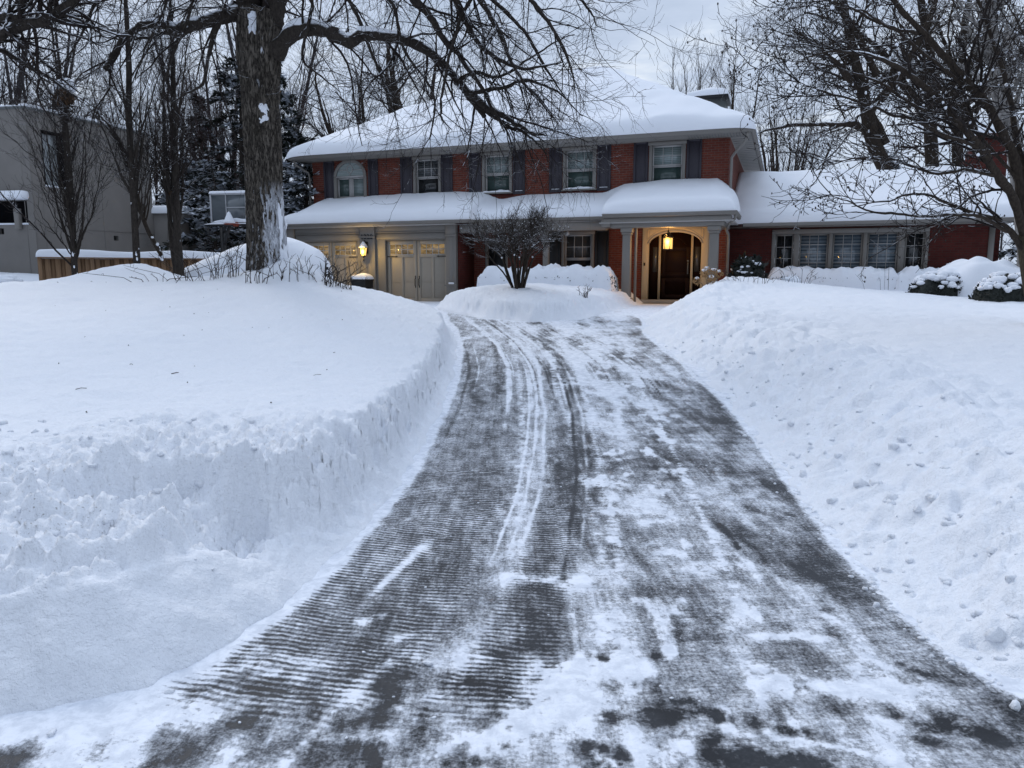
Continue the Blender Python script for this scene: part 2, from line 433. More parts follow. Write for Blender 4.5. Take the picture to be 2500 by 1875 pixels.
# ------------------------------------------------------------------ cleared pavement
def asphalt_mat():
    m, nt, b = new_mat('scraped asphalt with dusting of snow'); N = NT(nt)
    co = N.coord('Object'); cover = N.attr('cover'); comb = N.attr('comb'); ph = N.attr('phase'); ax = N.attr('across'); wet = N.attr('wet'); walk = N.attr('walk')
    cb = N.n('ShaderNodeCombineXYZ'); N.l(ax, cb.inputs[0]); N.l(ph, cb.inputs[1])
    st = cb.outputs[0]
    frac = N.noise(N.map(st, (7.5, 3.2, 1)), 1.0, 10, .72, .35)
    grain = N.noise(co, 55, 6, .82)
    scr = N.noise(N.map(st, (4.0, 34, 1)), 1.0, 8, .72, .35)
    lon = N.noise(N.map(st, (30, .9, 1)), 1.0, 8, .72, .25)
    # comb marks left by the auger, about 37 mm apart
    wob = N.math('MULTIPLY', N.math('SUBTRACT', N.noise(co, 1.6, 3), .5), .16)
    wob2 = N.math('MULTIPLY', N.math('SUBTRACT', N.noise(co, 14, 3), .5), .022)
    pos = N.math('ADD', N.math('ADD', ph, wob), wob2)
    wv = N.math('SINE', N.math('MULTIPLY', pos, 2*math.pi/.037))
    brk = N.maprange(N.noise(N.map(st, (7, 20, 1)), 1.0, 4, .6), .32, .62, .25, 1.25)
    wv = N.math('MULTIPLY', N.math('MULTIPLY', wv, comb), brk)
    def ctr(v, a): return N.math('MULTIPLY', N.math('SUBTRACT', v, .5), a)
    s = N.math('ADD', cover, ctr(frac, 1.25))
    s = N.math('ADD', s, ctr(grain, 1.5)); s = N.math('ADD', s, ctr(scr, .42)); s = N.math('ADD', s, ctr(lon, .52))
    s = N.math('ADD', s, N.math('MULTIPLY', wv, .25))
    base = N.mix(N.maprange(N.noise(co, 1.1, 3), .3, .7), (.015, .0175, .022), (.027, .029, .034))
    base = N.mix(N.maprange(grain, .45, .75), base, (.062, .067, .076))
    base = N.mix(wet, base, (.010, .011, .014))
    base = N.mix(walk, base, (.10, .08, .07))
    film = N.ramp(s, [(.33, (0, 0, 0)), (.46, (.12, .12, .12)), (.62, (.34, .34, .34)), (.78, (.72, .72, .72)), (.94, (1, 1, 1))])
    k = film
    tone = N.mix(N.maprange(N.noise(co, 11, 7, .72, .3), .36, .62), (.64, .68, .75), (.84, .875, .94))
    c = N.mix(k, base, tone)
    N.l(c, b.inputs['Base Color'])
    rg = N.n('ShaderNodeMix'); rg.data_type = 'FLOAT'; N.l(k, rg.inputs[0]); rg.inputs[2].default_value = .55; rg.inputs[3].default_value = .75
    N.l(rg.outputs[0], b.inputs['Roughness']); b.inputs['Specular IOR Level'].default_value = .3
    p = N.bump(k, .5, .012, None); N.bump(grain, .35, .004, b, p)
    return m
M['asphalt'] = asphalt_mat()
STROKES = [([(0.61,12.38),(0.58,9.83),(0.6,8.04),(0.59,6.88),(0.57,5.69),(0.54,4.7),(0.51,3.86)],0.03,0.34,1),([(1.0,11.94),(0.91,9.26),(0.8,7.05),(0.69,5.56),(0.64,4.52),(0.58,3.74)],0.03,0.36,1),([(1.75,10.8),(1.62,8.74),(1.5,7.05),(1.42,6.1),(1.32,5.21),(1.24,4.52),(1.19,3.99),(1.13,3.56),(1.09,3.36)],0.018,0.55,1),([(1.14,3.51),(1.05,3.28),(0.95,3.21)],0.022,0.35,1),([(0.83,3.62),(0.8,3.31),(0.79,3.04)],0.03,0.4,1),([(-0.01,13.61),(0.09,10.8),(0.12,8.5),(0.1,6.88),(0.06,5.44),(0.02,4.13)],0.035,0.22,0),([(0.46,13.61),(0.65,11.74),(0.71,9.54)],0.03,0.3,0),([(1.38,13.09),(1.38,10.8),(1.26,8.74),(1.12,7.42)],0.03,0.25,0),([(0.89,13.09),(1.01,11.16),(0.96,9.83)],0.04,0.3,0),([(-0.39,13.61),(-0.23,11.94),(-0.16,9.26)],0.05,-0.25,0),([(-0.82,12.38),(-0.53,9.83),(-0.41,8.5)],0.06,-0.2,0),([(-1.02,13.61),(-0.75,14.0),(-0.41,14.36)],0.1,0.35,0),([(-0.02,6.24),(-0.07,5.1),(-0.12,3.99)],0.05,0.12,0),([(0.39,6.55),(0.42,5.44),(0.44,4.7)],0.09,-0.22,0),([(0.46,11.62),(1.34,11.7)],0.06,0.4,0),([(0.58,9.83),(1.2,9.89)],0.05,0.35,0),([(0.58,5.72),(0.8,5.59)],0.07,0.5,0),([(0.73,6.24),(1.13,6.47)],0.04,0.2,0),([(-0.01,3.8),(0.33,3.74)],0.06,0.5,0),([(0.88,4.7),(1.05,4.75)],0.04,0.35,0),([(0.91,5.16),(1.0,5.1)],0.06,0.45,0),([(1.23,5.96),(1.4,6.02)],0.04,0.4,0),([(0.91,4.2),(1.0,4.13)],0.05,0.4,0),([(1.01,3.92),(1.12,3.96)],0.05,0.35,0),([(1.54,8.15),(1.77,8.38)],0.06,0.35,0),([(1.44,7.33),(1.57,7.42)],0.04,0.35,0),([(0.14,2.89),(0.25,2.75),(0.35,2.68)],0.06,0.55,0),([(0.04,2.5),(0.17,2.68),(0.23,2.82)],0.07,0.5,0),([(-0.15,2.24),(-0.04,2.39),(0.09,2.56)],0.06,0.55,0),([(-0.37,2.24),(-0.23,2.34),(-0.15,2.39)],0.03,0.4,0),([(0.49,2.93),(0.46,2.68),(0.42,2.24)],0.028,0.55,0),([(0.42,3.31),(0.48,3.04),(0.49,2.89)],0.04,0.45,0),([(0.61,2.42),(0.58,2.24)],0.04,0.45,0),([(1.0,2.82),(0.92,2.56)],0.03,0.35,0),([(1.02,2.87),(1.06,2.68)],0.03,0.4,0),([(1.09,2.75),(1.26,2.71),(1.42,2.68)],0.06,0.5,0),([(1.1,3.13),(1.28,3.15),(1.4,3.11)],0.03,0.45,0),([(0.47,2.59),(0.69,2.6),(0.85,2.57)],0.02,0.3,0),([(0.79,2.42),(0.99,2.39),(1.17,2.33),(1.29,2.24)],0.01,0.6,0),([(1.33,2.5),(1.46,2.42),(1.6,2.39)],0.02,0.4,0),([(-1.09,2.89),(-0.86,2.78),(-0.69,2.68)],0.04,0.4,0),([(-0.77,2.24),(-0.68,2.5),(-0.54,2.85),(-0.46,2.96)],0.03,0.45,0),([(-1.1,3.04),(-0.97,2.96),(-0.8,2.89)],0.02,0.3,0),([(-1.2,2.62),(-1.03,2.39),(-0.92,2.24)],0.07,0.5,0),([(-0.7,3.28),(-0.61,3.36)],0.025,0.45,0),([(-0.53,3.11),(-0.46,3.15)],0.02,0.5,0),([(-0.43,2.59),(-0.35,2.51)],0.02,0.5,0),([(-0.66,2.4),(-0.59,2.38)],0.015,0.6,0),([(1.35,4.68),(1.35,4.22)],0.012,-0.6,0),([(1.59,3.96),(1.67,3.69)],0.02,-0.4,0),([(1.83,4.95),(1.9,4.85)],0.02,-0.45,0),([(1.64,5.05),(1.78,4.8)],0.03,-0.2,0),([(0.3,2.75),(0.37,2.71)],0.045,-0.75,0),([(0.38,2.54),(0.46,2.53)],0.06,-0.75,0),([(0.29,2.36),(0.35,2.29),(0.3,2.24)],0.06,-0.8,0),([(0.66,2.62),(0.77,2.54)],0.035,-0.75,0),([(0.72,2.34),(0.79,2.27)],0.07,-0.75,0),([(0.34,2.98),(0.4,2.94)],0.025,-0.6,0),([(0.62,2.96),(0.65,2.94)],0.025,-0.5,0),([(0.9,2.5),(1.01,2.44)],0.04,-0.45,0),([(0.86,2.29),(1.0,2.25)],0.05,-0.55,0),([(1.47,2.85),(1.57,2.76)],0.05,-0.45,0),([(1.62,2.89),(1.68,2.82)],0.03,-0.5,0),([(1.59,2.5),(1.68,2.39)],0.05,-0.6,0),([(1.41,2.59),(1.46,2.39)],0.06,-0.5,0),([(1.51,3.41),(1.45,3.17)],0.05,-0.35,0),([(-0.52,2.75),(-0.43,2.62),(-0.46,2.5)],0.08,-0.5,0),([(-0.64,2.47),(-0.55,2.34),(-0.44,2.29)],0.07,-0.55,0),([(-1.08,2.36),(-1.04,2.47),(-0.98,2.5)],0.05,-0.55,0),([(-0.93,2.75),(-0.76,2.68)],0.05,-0.4,0),([(-0.19,2.75),(-0.03,2.68)],0.06,-0.4,0),([(-0.11,2.96),(0.07,3.04)],0.07,-0.25,0),([(0.5,2.56),(0.56,2.5)],0.03,-0.4,0)]
def stroke_field(X, Y, pts, w, lad):
    """soft-edged mask of a track along a ground path"""
    x0 = min(p[0] for p in pts)-w*4; x1 = max(p[0] for p in pts)+w*4; y0 = min(p[1] for p in pts)-w*4; y1 = max(p[1] for p in pts)+w*4
    idx = np.nonzero((X > x0) & (X < x1) & (Y > y0) & (Y < y1))
    x, y = X[idx], Y[idx]; best = np.full(x.shape, 1e9); arc = np.zeros(x.shape); acc = 0.0
    for (ax, ay), (bx, by) in zip(pts[:-1], pts[1:]):
        ex, ey = bx-ax, by-ay; L2 = ex*ex+ey*ey; t = np.clip(((x-ax)*ex+(y-ay)*ey)/L2, 0, 1); d = np.hypot(x-ax-ex*t, y-ay-ey*t)
        m = d < best; best = np.where(m, d, best); arc = np.where(m, acc+t*math.sqrt(L2), arc); acc += math.sqrt(L2)
    ww = w*(1+.55*perlin(arc*4+pts[0][0]*7, arc*0+w*90, 17)+.35*perlin(x*14, y*9, 19))
    m = np.exp(-(best/np.maximum(ww, .004))**2)
    if lad: m = m*(.62+.38*np.sin(arc*2*math.pi/.075))
    out = np.zeros(X.shape); out[idx] = m; return out
def build_pavement():
    ys = [.2]
    while ys[-1] < 30: ys.append(ys[-1]*1.0046 + .004)
    X, Y = fan(np.array(ys), 760, 1.3, 1.5, .30)
    sd, isd = pave_sd(X, Y)
    lx = np.interp(Y, [2.4, 2.95, 3.45, 4.2, 5.2, 6.4, 8.3, 10.8, 13.3, 15.3, 16.7, 18, 30], [-1.8, -1.28, -1.12, -.97, -.87, -.83, -.8, -.82, -.97, -1.25, -1.5, -1.7, -1.7])
    rx = np.interp(Y, [2.4, 2.95, 3.9, 4.9, 6.3, 8.3, 11.2, 14.5, 16.8, 30], [2.1, 1.86, 1.9, 2.04, 2.27, 2.5, 2.62, 2.58, 2.95, 3.2])
    a = (X-lx)/(rx-lx)
    w1 = .012*perlin(Y*.7, X*.2, 3)
    aw = a + w1
    tab_a = [-.2, 0, .012, .03, .10, .16, .2, .25, .295, .32, .345, .37, .41, .455, .48, .505, .53, .56, .585, .62, .66, .69, .72, .745, .76, .775, .81, .86, .9, .95, .985, 1.0, 1.2]
    tab_c = [1.2, 1.3, 1.0, .50, .46, .48, .44, .46, .50, .62, .70, .54, .46, .45, .50, .60, .62, .62, .60, .60, .58, .57, .57, .58, .58, .58, .57, .55, .50, .43, .48, .85, 1.1]
    cov = np.interp(aw, tab_a, tab_c)
    far = sstep(7, 15, Y)
    mid = sstep(5.5, 9, Y)*(1-sstep(10, 14, Y))
    cov += .22*far + .06*mid
    # curved tyre streaks further up
    for c0, bend, wd, amp in ((.42, .10, .008, .16), (.52, .12, .008, .2), (.60, .13, .009, .2), (.68, .12, .008, .2), (.33, .06, .02, -.2), (.12, .05, .03, -.12)):
        cc = c0 - bend*sstep(8, 16, Y)*1.6
        cov += amp*np.exp(-((a-cc)/wd)**2)*sstep(6.5, 9, Y)*(.6+.6*perlin(Y*1.3, X*.3+c0*30, 8))
    lr = random.Random(77)
    for k in range(34):   # long fine scrape and tyre lines that swing left in front of the garage
        c0 = lr.uniform(.30, .97) if k % 3 else lr.uniform(.04, .4); wd = lr.uniform(.0022, .0065); amp = lr.choice([.42, .34, .28, .5, -.30, -.38]); y0 = lr.uniform(2.6, 9.5); y1 = y0+lr.uniform(3, 9)
        if k % 2: y0, y1 = lr.uniform(7, 10), 17.5
        cc = c0 - (.10+.5*c0)*.55*sstep(9.5, 17.5, Y)**1.4 + .006*perlin(Y*.6, c0*40+0*Y, 9)
        cov += amp*np.exp(-((a-cc)/wd)**2)*sstep(y0, y0+.6, Y)*(1-sstep(y1-1, y1, Y))*np.clip(.75+.9*perlin(Y*2.2, c0*50+0*Y, 12), .1, 1.4)
    # blotches and clumps left by boots and the shovel
    bl = fbm(X*2.3, Y*.7, 4, 61)
    cov += .22*bl*sstep(.28, .5, a) + .10*bl
    cl = fbm(X*5.0, Y*2.2, 4, 67)
    cov += .5*sstep(.35, .75, cl)*sstep(.44, .56, a)*(1-sstep(.7, .95, a))
    # cross scrapes on the right part
    cov += .09*fbm(X*.8+Y*.15, Y*7.5, 3, 71)*sstep(.5, .65, a)
    # messy apron at the street
    ap = 1-sstep(2.5, 3.5, Y)
    bb = fbm(X*2.1+.4*Y, Y*3.0, 4, 81)
    cov += ap*(.04 + .38*bb)
    strn = np.clip(.8+1.0*fbm(X*9, Y*9, 4, 171, .7), .0, 1.6)
    for pts, w_, a_, l_ in STROKES: cov += (1.05 if a_ > 0 else .95)*a_*stroke_field(X, Y, pts, w_*1.35, l_)*strn
    cov += .07 + .05*fbm(X*14, Y*10, 4, 175, .7)
    # one scooped streak in the left lane
    q = (Y-3.55)/1.0; cov += .75*np.exp(-((X-(-.72+.42*(Y-3.55)*.62))/(.022+.02*np.clip(q, 0, 1)))**2)*sstep(3.5, 3.75, Y)*(1-sstep(4.15, 4.5, Y))
    # street edge gutter
    gut = 1-sstep(2.28, 2.5, Y); cov = np.where((X < -1.3), cov*(1-gut) + gut*(.34+.5*fbm(X*3, Y*5, 3, 91)), cov)
    cov += .4*(1-sstep(-.10, -.01, sd*-1*-1))*0
    cov += .50*sstep(-.13, .0, sd)*(X < .8)*(Y < 17)*np.clip(.7+1.1*fbm(X*5, Y*5, 3, 181), 0, 1.3) + .25*sstep(-.08, .0, sd)*(X >= .8)
    lw_ = (1-sstep(-1.32, -1.12, X+.10*fbm(X*4, Y*4, 3, 191)))*(1-sstep(2.75, 3.1, Y)); cov += .62*lw_*(1-(1-sstep(2.26, 2.4, Y))*(1-sstep(-1.66, -1.5, X)))
    cov += .005*sstep(.42, .5, a)*(1-sstep(.78, .9, a)) + .12*ap*sstep(.3, .45, a)
    walk = sstep(1.7, 2.7, X)*sstep(15.6, 17.6, Y)
    cov += .25*walk
    court = sstep(17, 19, Y)*(X < -1.5)
    cov += .1*court
    wet = np.clip(ap*sstep(.05, .5, -bb)*1.1 + .9*np.exp(-((X-1.35)/.18)**2-((Y-2.95)/.25)**2), 0, 1)*.9
    comb = np.clip((1-sstep(.26, .33, a))*sstep(0, .02, a) + .95*sstep(.335, .36, a)*(1-sstep(.45, .49, a)), 0, 1)
    comb = comb*(1-.75*sstep(7.5, 12, Y))*sstep(2.35, 2.7, Y)*(.55+.45*sstep(-.3, .3, perlin(X*1.1, Y*.9, 15))) + .10*(a > .5)*(Y > 2.9)
    ph = Y + .16*(X+.8)*np.where(X < .3, 1, .3) - .05*(X+.2)**2
    V = np.stack([X, Y, zd(Y)+.004*cov], -1).reshape(-1, 3); F = grid_faces(*X.shape)
    at = {'cover': cov.ravel(), 'comb': comb.ravel(), 'phase': ph.ravel(), 'across': X.ravel(), 'wet': wet.ravel(), 'walk': walk.ravel().astype(float)}
    fs = sd.ravel()[F].min(1) < .22
    fy = Y.ravel()[F].mean(1); fx = X.ravel()[F].mean(1)
    wk = (fx > 1.6) & (fy > 17.2) & (fx > 1.6 + .5*(fy-17.2)*.3)
    submesh('street', V, F, fs & (fy < 2.3), M['asphalt'], at)
    submesh('driveway', V, F, fs & (fy >= 2.3) & ~wk, M['asphalt'], at)
    submesh('walkway', V, F, fs & wk, M['asphalt'], at)
build_ground(); build_pavement()
# ------------------------------------------------------------------ brick house (local frame: x along the front, y to the back)
HOUSE = empty('brick_house', (0, 26.5, 0), R(-20), 'two-storey red brick house with dark shutters, two garage doors and a low side wing', 'house')
HM = Matrix.Translation((0, 26.5, 0)) @ Matrix.Rotation(R(-20), 4, 'Z')
def hw(s, y, z):
    p = HM @ Vector((s, y, z)); return (p.x, p.y, p.z)
def HP(mb, name, mat, parent=None, **k): return mb.build(name, mat, parent or HOUSE, **k)

def wall_holes(mb, s0, s1, z0, z1, y, depth, holes):
    xs = sorted({s0, s1, *[h[0] for h in holes], *[h[1] for h in holes]}); zs = sorted({z0, z1, *[h[2] for h in holes], *[h[3] for h in holes]})
    for i in range(len(xs)-1):
        for j in range(len(zs)-1):
            a, b, c, d = xs[i], xs[i+1], zs[j], zs[j+1]; mx, mz = (a+b)/2, (c+d)/2
            if any(h[0] < mx < h[1] and h[2] < mz < h[3] for h in holes): continue
            mb.add([(a, y, c), (b, y, c), (b, y, d), (a, y, d)], [(0, 1, 2, 3)])
    for a, b, c, d in holes:
        e = y+depth
        mb.add([(a, y, c), (a, e, c), (a, e, d), (a, y, d)], [(0, 1, 2, 3)])
        mb.add([(b, y, c), (b, y, d), (b, e, d), (b, e, c)], [(0, 1, 2, 3)])
        mb.add([(a, y, d), (a, e, d), (b, e, d), (b, y, d)], [(0, 1, 2, 3)])
        mb.add([(a, y, c), (b, y, c), (b, e, c), (a, e, c)], [(0, 1, 2, 3)])

UPW = [(-3.8, -2.7), (-1.11, .01), (1.83, 2.98), (4.72, 5.88)]
mb = MB()
holes = [(a+.03, b-.03, 4.5, 5.83) for a, b in UPW] + [(-7.1, -5.78, 4.5, 5.3), (1.84, 2.92, 1.4, 3.06), (4.7, 6.56, .85, 3.05), (-1.0, -.15, .75, 2.95)]
wall_holes(mb, -8.09, 7.22, .5, 6.0, 0, .22, holes)
mb.add([(7.22, 0, .5), (7.22, 10.6, .5), (7.22, 10.6, 6.0), (7.22, 0, 6.0)], [(0, 1, 2, 3)])
mb.add([(-8.09, 0, .5), (-8.09, 0, 6), (-8.09, 10.6, 6), (-8.09, 10.6, .5)], [(0, 1, 2, 3)])
mb.add([(-8.09, 10.6, .5), (-8.09, 10.6, 6), (7.22, 10.6, 6), (7.22, 10.6, .5)], [(0, 1, 2, 3)])
WALL = HP(mb, 'wall', M['brick'])
for a, b in UPW:   # soldier course under the upper sills
    mb = MB(); mb.box(a-.02, b+.02, -.035, -.002, 4.36, 4.44); HP(mb, 'brick_sill', M['brick_dark'])

# ---- windows -------------------------------------------------------------
def sill_snow(a, b, y0, y1, z, h, parent, seed):
    """soft ridge of snow on a ledge"""
    n = 18; prof = [(0, 0), (.02, .55), (.18, .9), (.5, 1), (.85, .95), (1, .9)]
    V = []; F = []
    for i in range(n):
        t = i/(n-1); k = min(1, min(t, 1-t)*9+.12)*(1+.25*math.sin(seed+t*9)+.15*math.sin(seed*3+t*23))
        for (u, v) in prof: V.append((a+(b-a)*t, y0+(y1-y0)*u, z+h*v*k))
    m = len(prof)
    for i in range(n-1):
        for j in range(m-1): F.append((i*m+j, i*m+m+j, i*m+m+j+1, i*m+j+1))
    return mesh_from('sill_snow', V, F, M['snow_soft'], parent, True)

def sash_window(a, b, z0, z1, zr, up, lo, y=0.0, cols=3, rows=2, cas=.1, seed=1, snow=True, name='window'):
    f = MB(); f.ring(a, b, z0, z1, y-.045, y+.20, cas, .05); f.box(a-.03, b+.03, y-.075, y-.046, z1-.09, z1+.01)
    f.box(a-.03, b+.03, y-.09, y-.046, z0-.03, z0+.02)
    fr = HP(f, name, M['trim'], bevel=.008)
    s = MB(); s.ring(a+cas+.002, b-cas-.002, zr, z1-cas-.002, y+.055, y+.10, .045); s.ring(a+cas+.002, b-cas-.002, z0+.052, zr-.002, y+.085, y+.13, .045)
    gx0, gx1 = a+cas+.047, b-cas-.047; gz0, gz1 = zr+.045, z1-cas-.047
    for i in range(1, cols): x = gx0+(gx1-gx0)*i/cols; s.box(x-.01, x+.01, y+.06, y+.085, gz0, gz1)
    for i in range(1, rows): z = gz0+(gz1-gz0)*i/rows; s.box(gx0, gx1, y+.062, y+.087, z-.01, z+.01)
    HP(s, 'sash', M['trim_light'], fr)
    p = MB(); p.box(gx0-.01, gx1+.01, y+.078, y+.082, gz0-.01, gz1+.01); HP(p, 'upper_pane', up, fr)
    p = MB(); p.box(gx0-.01, gx1+.01, y+.112, y+.116, z0+.08, zr-.04); HP(p, 'lower_pane', lo, fr)
    if snow: sill_snow(a+.02, b-.02, y-.10, y+.08, z0+.02, .07, fr, seed)
    return fr
for i, (a, b) in enumerate(UPW):
    sash_window(a, b, 4.48, 5.86, 5.13, M['glass_darkblind'] if i == 0 else M['glass_blind'], M['glass_dark'] if i == 0 else M['glass_screen'], seed=i+1)
sash_window(1.81, 2.95, 1.37, 3.1, 2.19, M['glass_side'], M['glass_dark'], seed=9, snow=False)

def shutter(a, b, z0, z1, mat, y=0.0, snow=True):
    m = MB(); m.ring(a, b, z0, z1, y-.045, y-.003, .07, .1); m.box(a+.07, b-.07, y-.026, y-.004, z0+.1, z1-.07)
    m.box(a+.11, b-.11, y-.036, y-.0265, z0+.14, z1-.11)
    o = HP(m, 'shutter', mat, bevel=.006)
    if snow:
        q = MB(); q.box(a+.09, b-.09, y-.045, y-.027, z0+.1005, z0+.118); HP(q, 'ledge_snow', M['snow_soft'], o)
    return o
for a, b in [(-7.58, -7.12), (-5.66, -5.25), (-4.32, -3.83), (-2.68, -2.24), (-1.6, -1.14), (.04, .48), (1.35, 1.80), (3.01, 3.47), (4.22, 4.69), (5.91, 6.38)]:
    shutter(a, b, 4.42, 5.9, M['shutter'])
shutter(1.17, 1.78, 1.2, 3.15, M['black'], snow=False); shutter(2.98, 3.45, 1.2, 3.15, M['black'], snow=False)

# arched window
cx, rx, rz, zs = -6.44, .70, .62, 5.30
f = MB(); arc = lambda r1, r2, n=28: [(cx+r1*math.cos(math.pi*(1-i/n)), zs+r2*math.sin(math.pi*(1-i/n))) for i in range(n+1)]
f.strip(arc(rx, rz), arc(rx-.12, rz-.12), -.05, -.002)
f.box(cx-rx, cx-rx+.12, -.05, .2, 4.48, zs); f.box(cx+rx-.12, cx+rx, -.05, .2, 4.48, zs); f.box(cx-rx+.12, cx+rx-.12, -.05, .2, 4.48, 4.53)
AW = HP(f, 'arched_window', M['trim'], bevel=.008)
s = MB(); s.box(cx-.58, cx+.58, -.04, .12, zs-.035, zs+.02); s.box(cx-.04, cx+.04, .03, .1, 4.53, zs-.04)
s.ring(cx-.575, cx-.042, 4.532, zs-.037, .05, .1, .05); s.ring(cx+.042, cx+.575, 4.532, zs-.037, .05, .1, .05)
HP(s, 'casement', M['trim_light'], AW)
s = MB(); s.strip([(cx+.13*math.cos(t*.2618), zs+.26+.15*math.sin(t*.2618)) for t in range(25)], [(cx+.105*math.cos(t*.2618), zs+.26+.125*math.sin(t*.2618)) for t in range(25)], -.03, -.012)
for an in (20, 90, 160): 
    c_, s_ = math.cos(R(an)), math.sin(R(an)); x0, z0 = cx+.13*c_, zs+.26+.15*s_ ; 
    if an == 90: s.box(cx-.01, cx+.01, -.03, -.012, z0, zs+.5)
    else: s.box(min(x0, cx+.5*c_/abs(c_)), max(x0, cx+.5*c_/abs(c_)), -.03, -.012, zs+.22, zs+.24)
s.box(cx-.01, cx+.01, -.03, -.012, zs+.02, zs+.11)
HP(s, 'muntin', M['trim_light'], AW)
n = 24; V = [(cx, -.008, zs+.02)] + [(cx+.585*math.cos(math.pi*i/n), -.008, zs+.02+.49*math.sin(math.pi*i/n)) for i in range(n+1)]
mesh_from('fanlight_pane', V, [(0, i+1, i+2) for i in range(n)], M['glass_blind'], AW)
p = MB(); p.box(cx-.53, cx-.09, .07, .075, 4.58, zs-.08); HP(p, 'left_pane', M['glass_screen'], AW)
p = MB(); p.box(cx+.09, cx+.53, .07, .075, 4.58, zs-.08); HP(p, 'right_pane', M['glass_blind'], AW)
f = MB()
n = 22
for i in range(n):   # rowlock arch bricks
    t0, t1 = math.pi*(1-(i+.06)/n), math.pi*(1-(i+.94)/n)
    q = [(cx+(rx+.003)*math.cos(t0), zs+(rz+.003)*math.sin(t0)), (cx+(rx+.003)*math.cos(t1), zs+(rz+.003)*math.sin(t1)), (cx+(rx+.2)*math.cos(t1), zs+min(rz+.07, rz+.2)*math.sin(t1)), (cx+(rx+.2)*math.cos(t0), zs+min(rz+.07, rz+.2)*math.sin(t0))]
    f.add([(x, -.02, z) for x, z in q] + [(x, -.001, z) for x, z in q], [(0, 3, 2, 1), (0, 1, 5, 4), (1, 2, 6, 5), (2, 3, 7, 6), (3, 0, 4, 7)])
HP(f, 'brick_arch', M['brick'])

# dark side door behind the round shrub
d = MB(); d.ring(-1.0, -.15, .75, 2.95, -.03, .2, .09); d_ = HP(d, 'side_door', M['trim']); d = MB(); d.box(-.91, -.24, .1, .14, .8, 2.86); HP(d, 'door_panel', M['black'], d_)

# ---- main roof -----------------------------------------------------------
EX0, EX1, EY0, EY1 = -8.68, 7.97, -.76, 11.3
def hip(x, y): return np.minimum(np.minimum(x-EX0, EX1-x), np.minimum(y-EY0, EY1-y))
def smin(vals, k):
    a = np.stack(vals); return -np.log(np.exp(-a/k).sum(0))*k
def snow_grid(name, u, v, fx, base, thick, mat, parent, edge=.28, seedn=3, amp=.03, side=(1, 1, 1, 1)):
    """closed snow blanket over a roof: u,v grid parameters -> fx gives (x,y); base gives roof height"""
    U, Vv = np.meshgrid(u, v, indexing='ij'); X, Y, e = fx(U, Vv)
    B = base(X, Y, U, Vv); r = np.clip(e/edge, 0, 1); prof = np.sqrt(np.clip(1-(1-r)**2, 0, 1))
    T = thick(X, Y, U, Vv)*(.0+1.0*prof) * (1+amp*6*fbm(X*.35, Y*.35, 3, seedn)) + amp*fbm(X*1.3, Y*1.3, 2, seedn+3)*prof
    top = np.stack([X, Y, B+T], -1); bot = np.stack([X, Y, B-.01], -1)
    nr, nc = U.shape; F = grid_faces(nr, nc); n = nr*nc
    per = [i*nc for i in range(nr)] + [(nr-1)*nc+j for j in range(1, nc)] + [i*nc+nc-1 for i in range(nr-2, -1, -1)] + [j for j in range(nc-2, 0, -1)]
    S = np.array([(per[i], per[(i+1) % len(per)], per[(i+1) % len(per)]+n, per[i]+n) for i in range(len(per))])
    return mesh_from(name, np.concatenate([top.reshape(-1, 3), bot.reshape(-1, 3)]), np.concatenate([F, F[:, ::-1]+n, S]), mat, parent, True)
def lines(a, b, n, ends=(1, 1)):
    L = list(np.linspace(a, b, n)); g = [.004, .015, .035, .06, .09, .13, .18, .24, .31, .4]
    if ends[0]: L += [a+q for q in g]
    if ends[1]: L += [b-q for q in g]
    return np.array(sorted(set(L)))
rf = MB()
rd = (EY1-EY0)/2; zr0 = 6.04; sl = .578
rp = [(EX0, EY0, zr0), (EX1, EY0, zr0), (EX1, EY1, zr0), (EX0, EY1, zr0), (EX0+rd, EY0+rd, zr0+rd*sl), (EX1-rd, EY0+rd, zr0+rd*sl)]
rf.add(rp, [(0, 1, 5, 4), (1, 2, 5), (2, 3, 4, 5), (3, 0, 4)])
ROOF = HP(rf, 'roof', M['shingle'])
def fxm(U, V):
    e = hip(U, V); return U, V, e
snow_grid('snow_cover', lines(EX0-.02, EX1+.02, 90), lines(EY0-.02, EY1+.02, 60), lambda U, V: (U, V, np.maximum(hip(U, V)+.02, 0)),
          lambda X, Y, U, V: zr0+.006+sl*smin([X-EX0, EX1-X, Y-EY0, EY1-Y], .22)-.01*0, lambda X, Y, U, V: .35+.05*perlin(X*.5+Y*.2, Y*.35, 61)+.025*perlin(X*1.4, Y*.9, 62), M['snow_soft'], ROOF, .30)
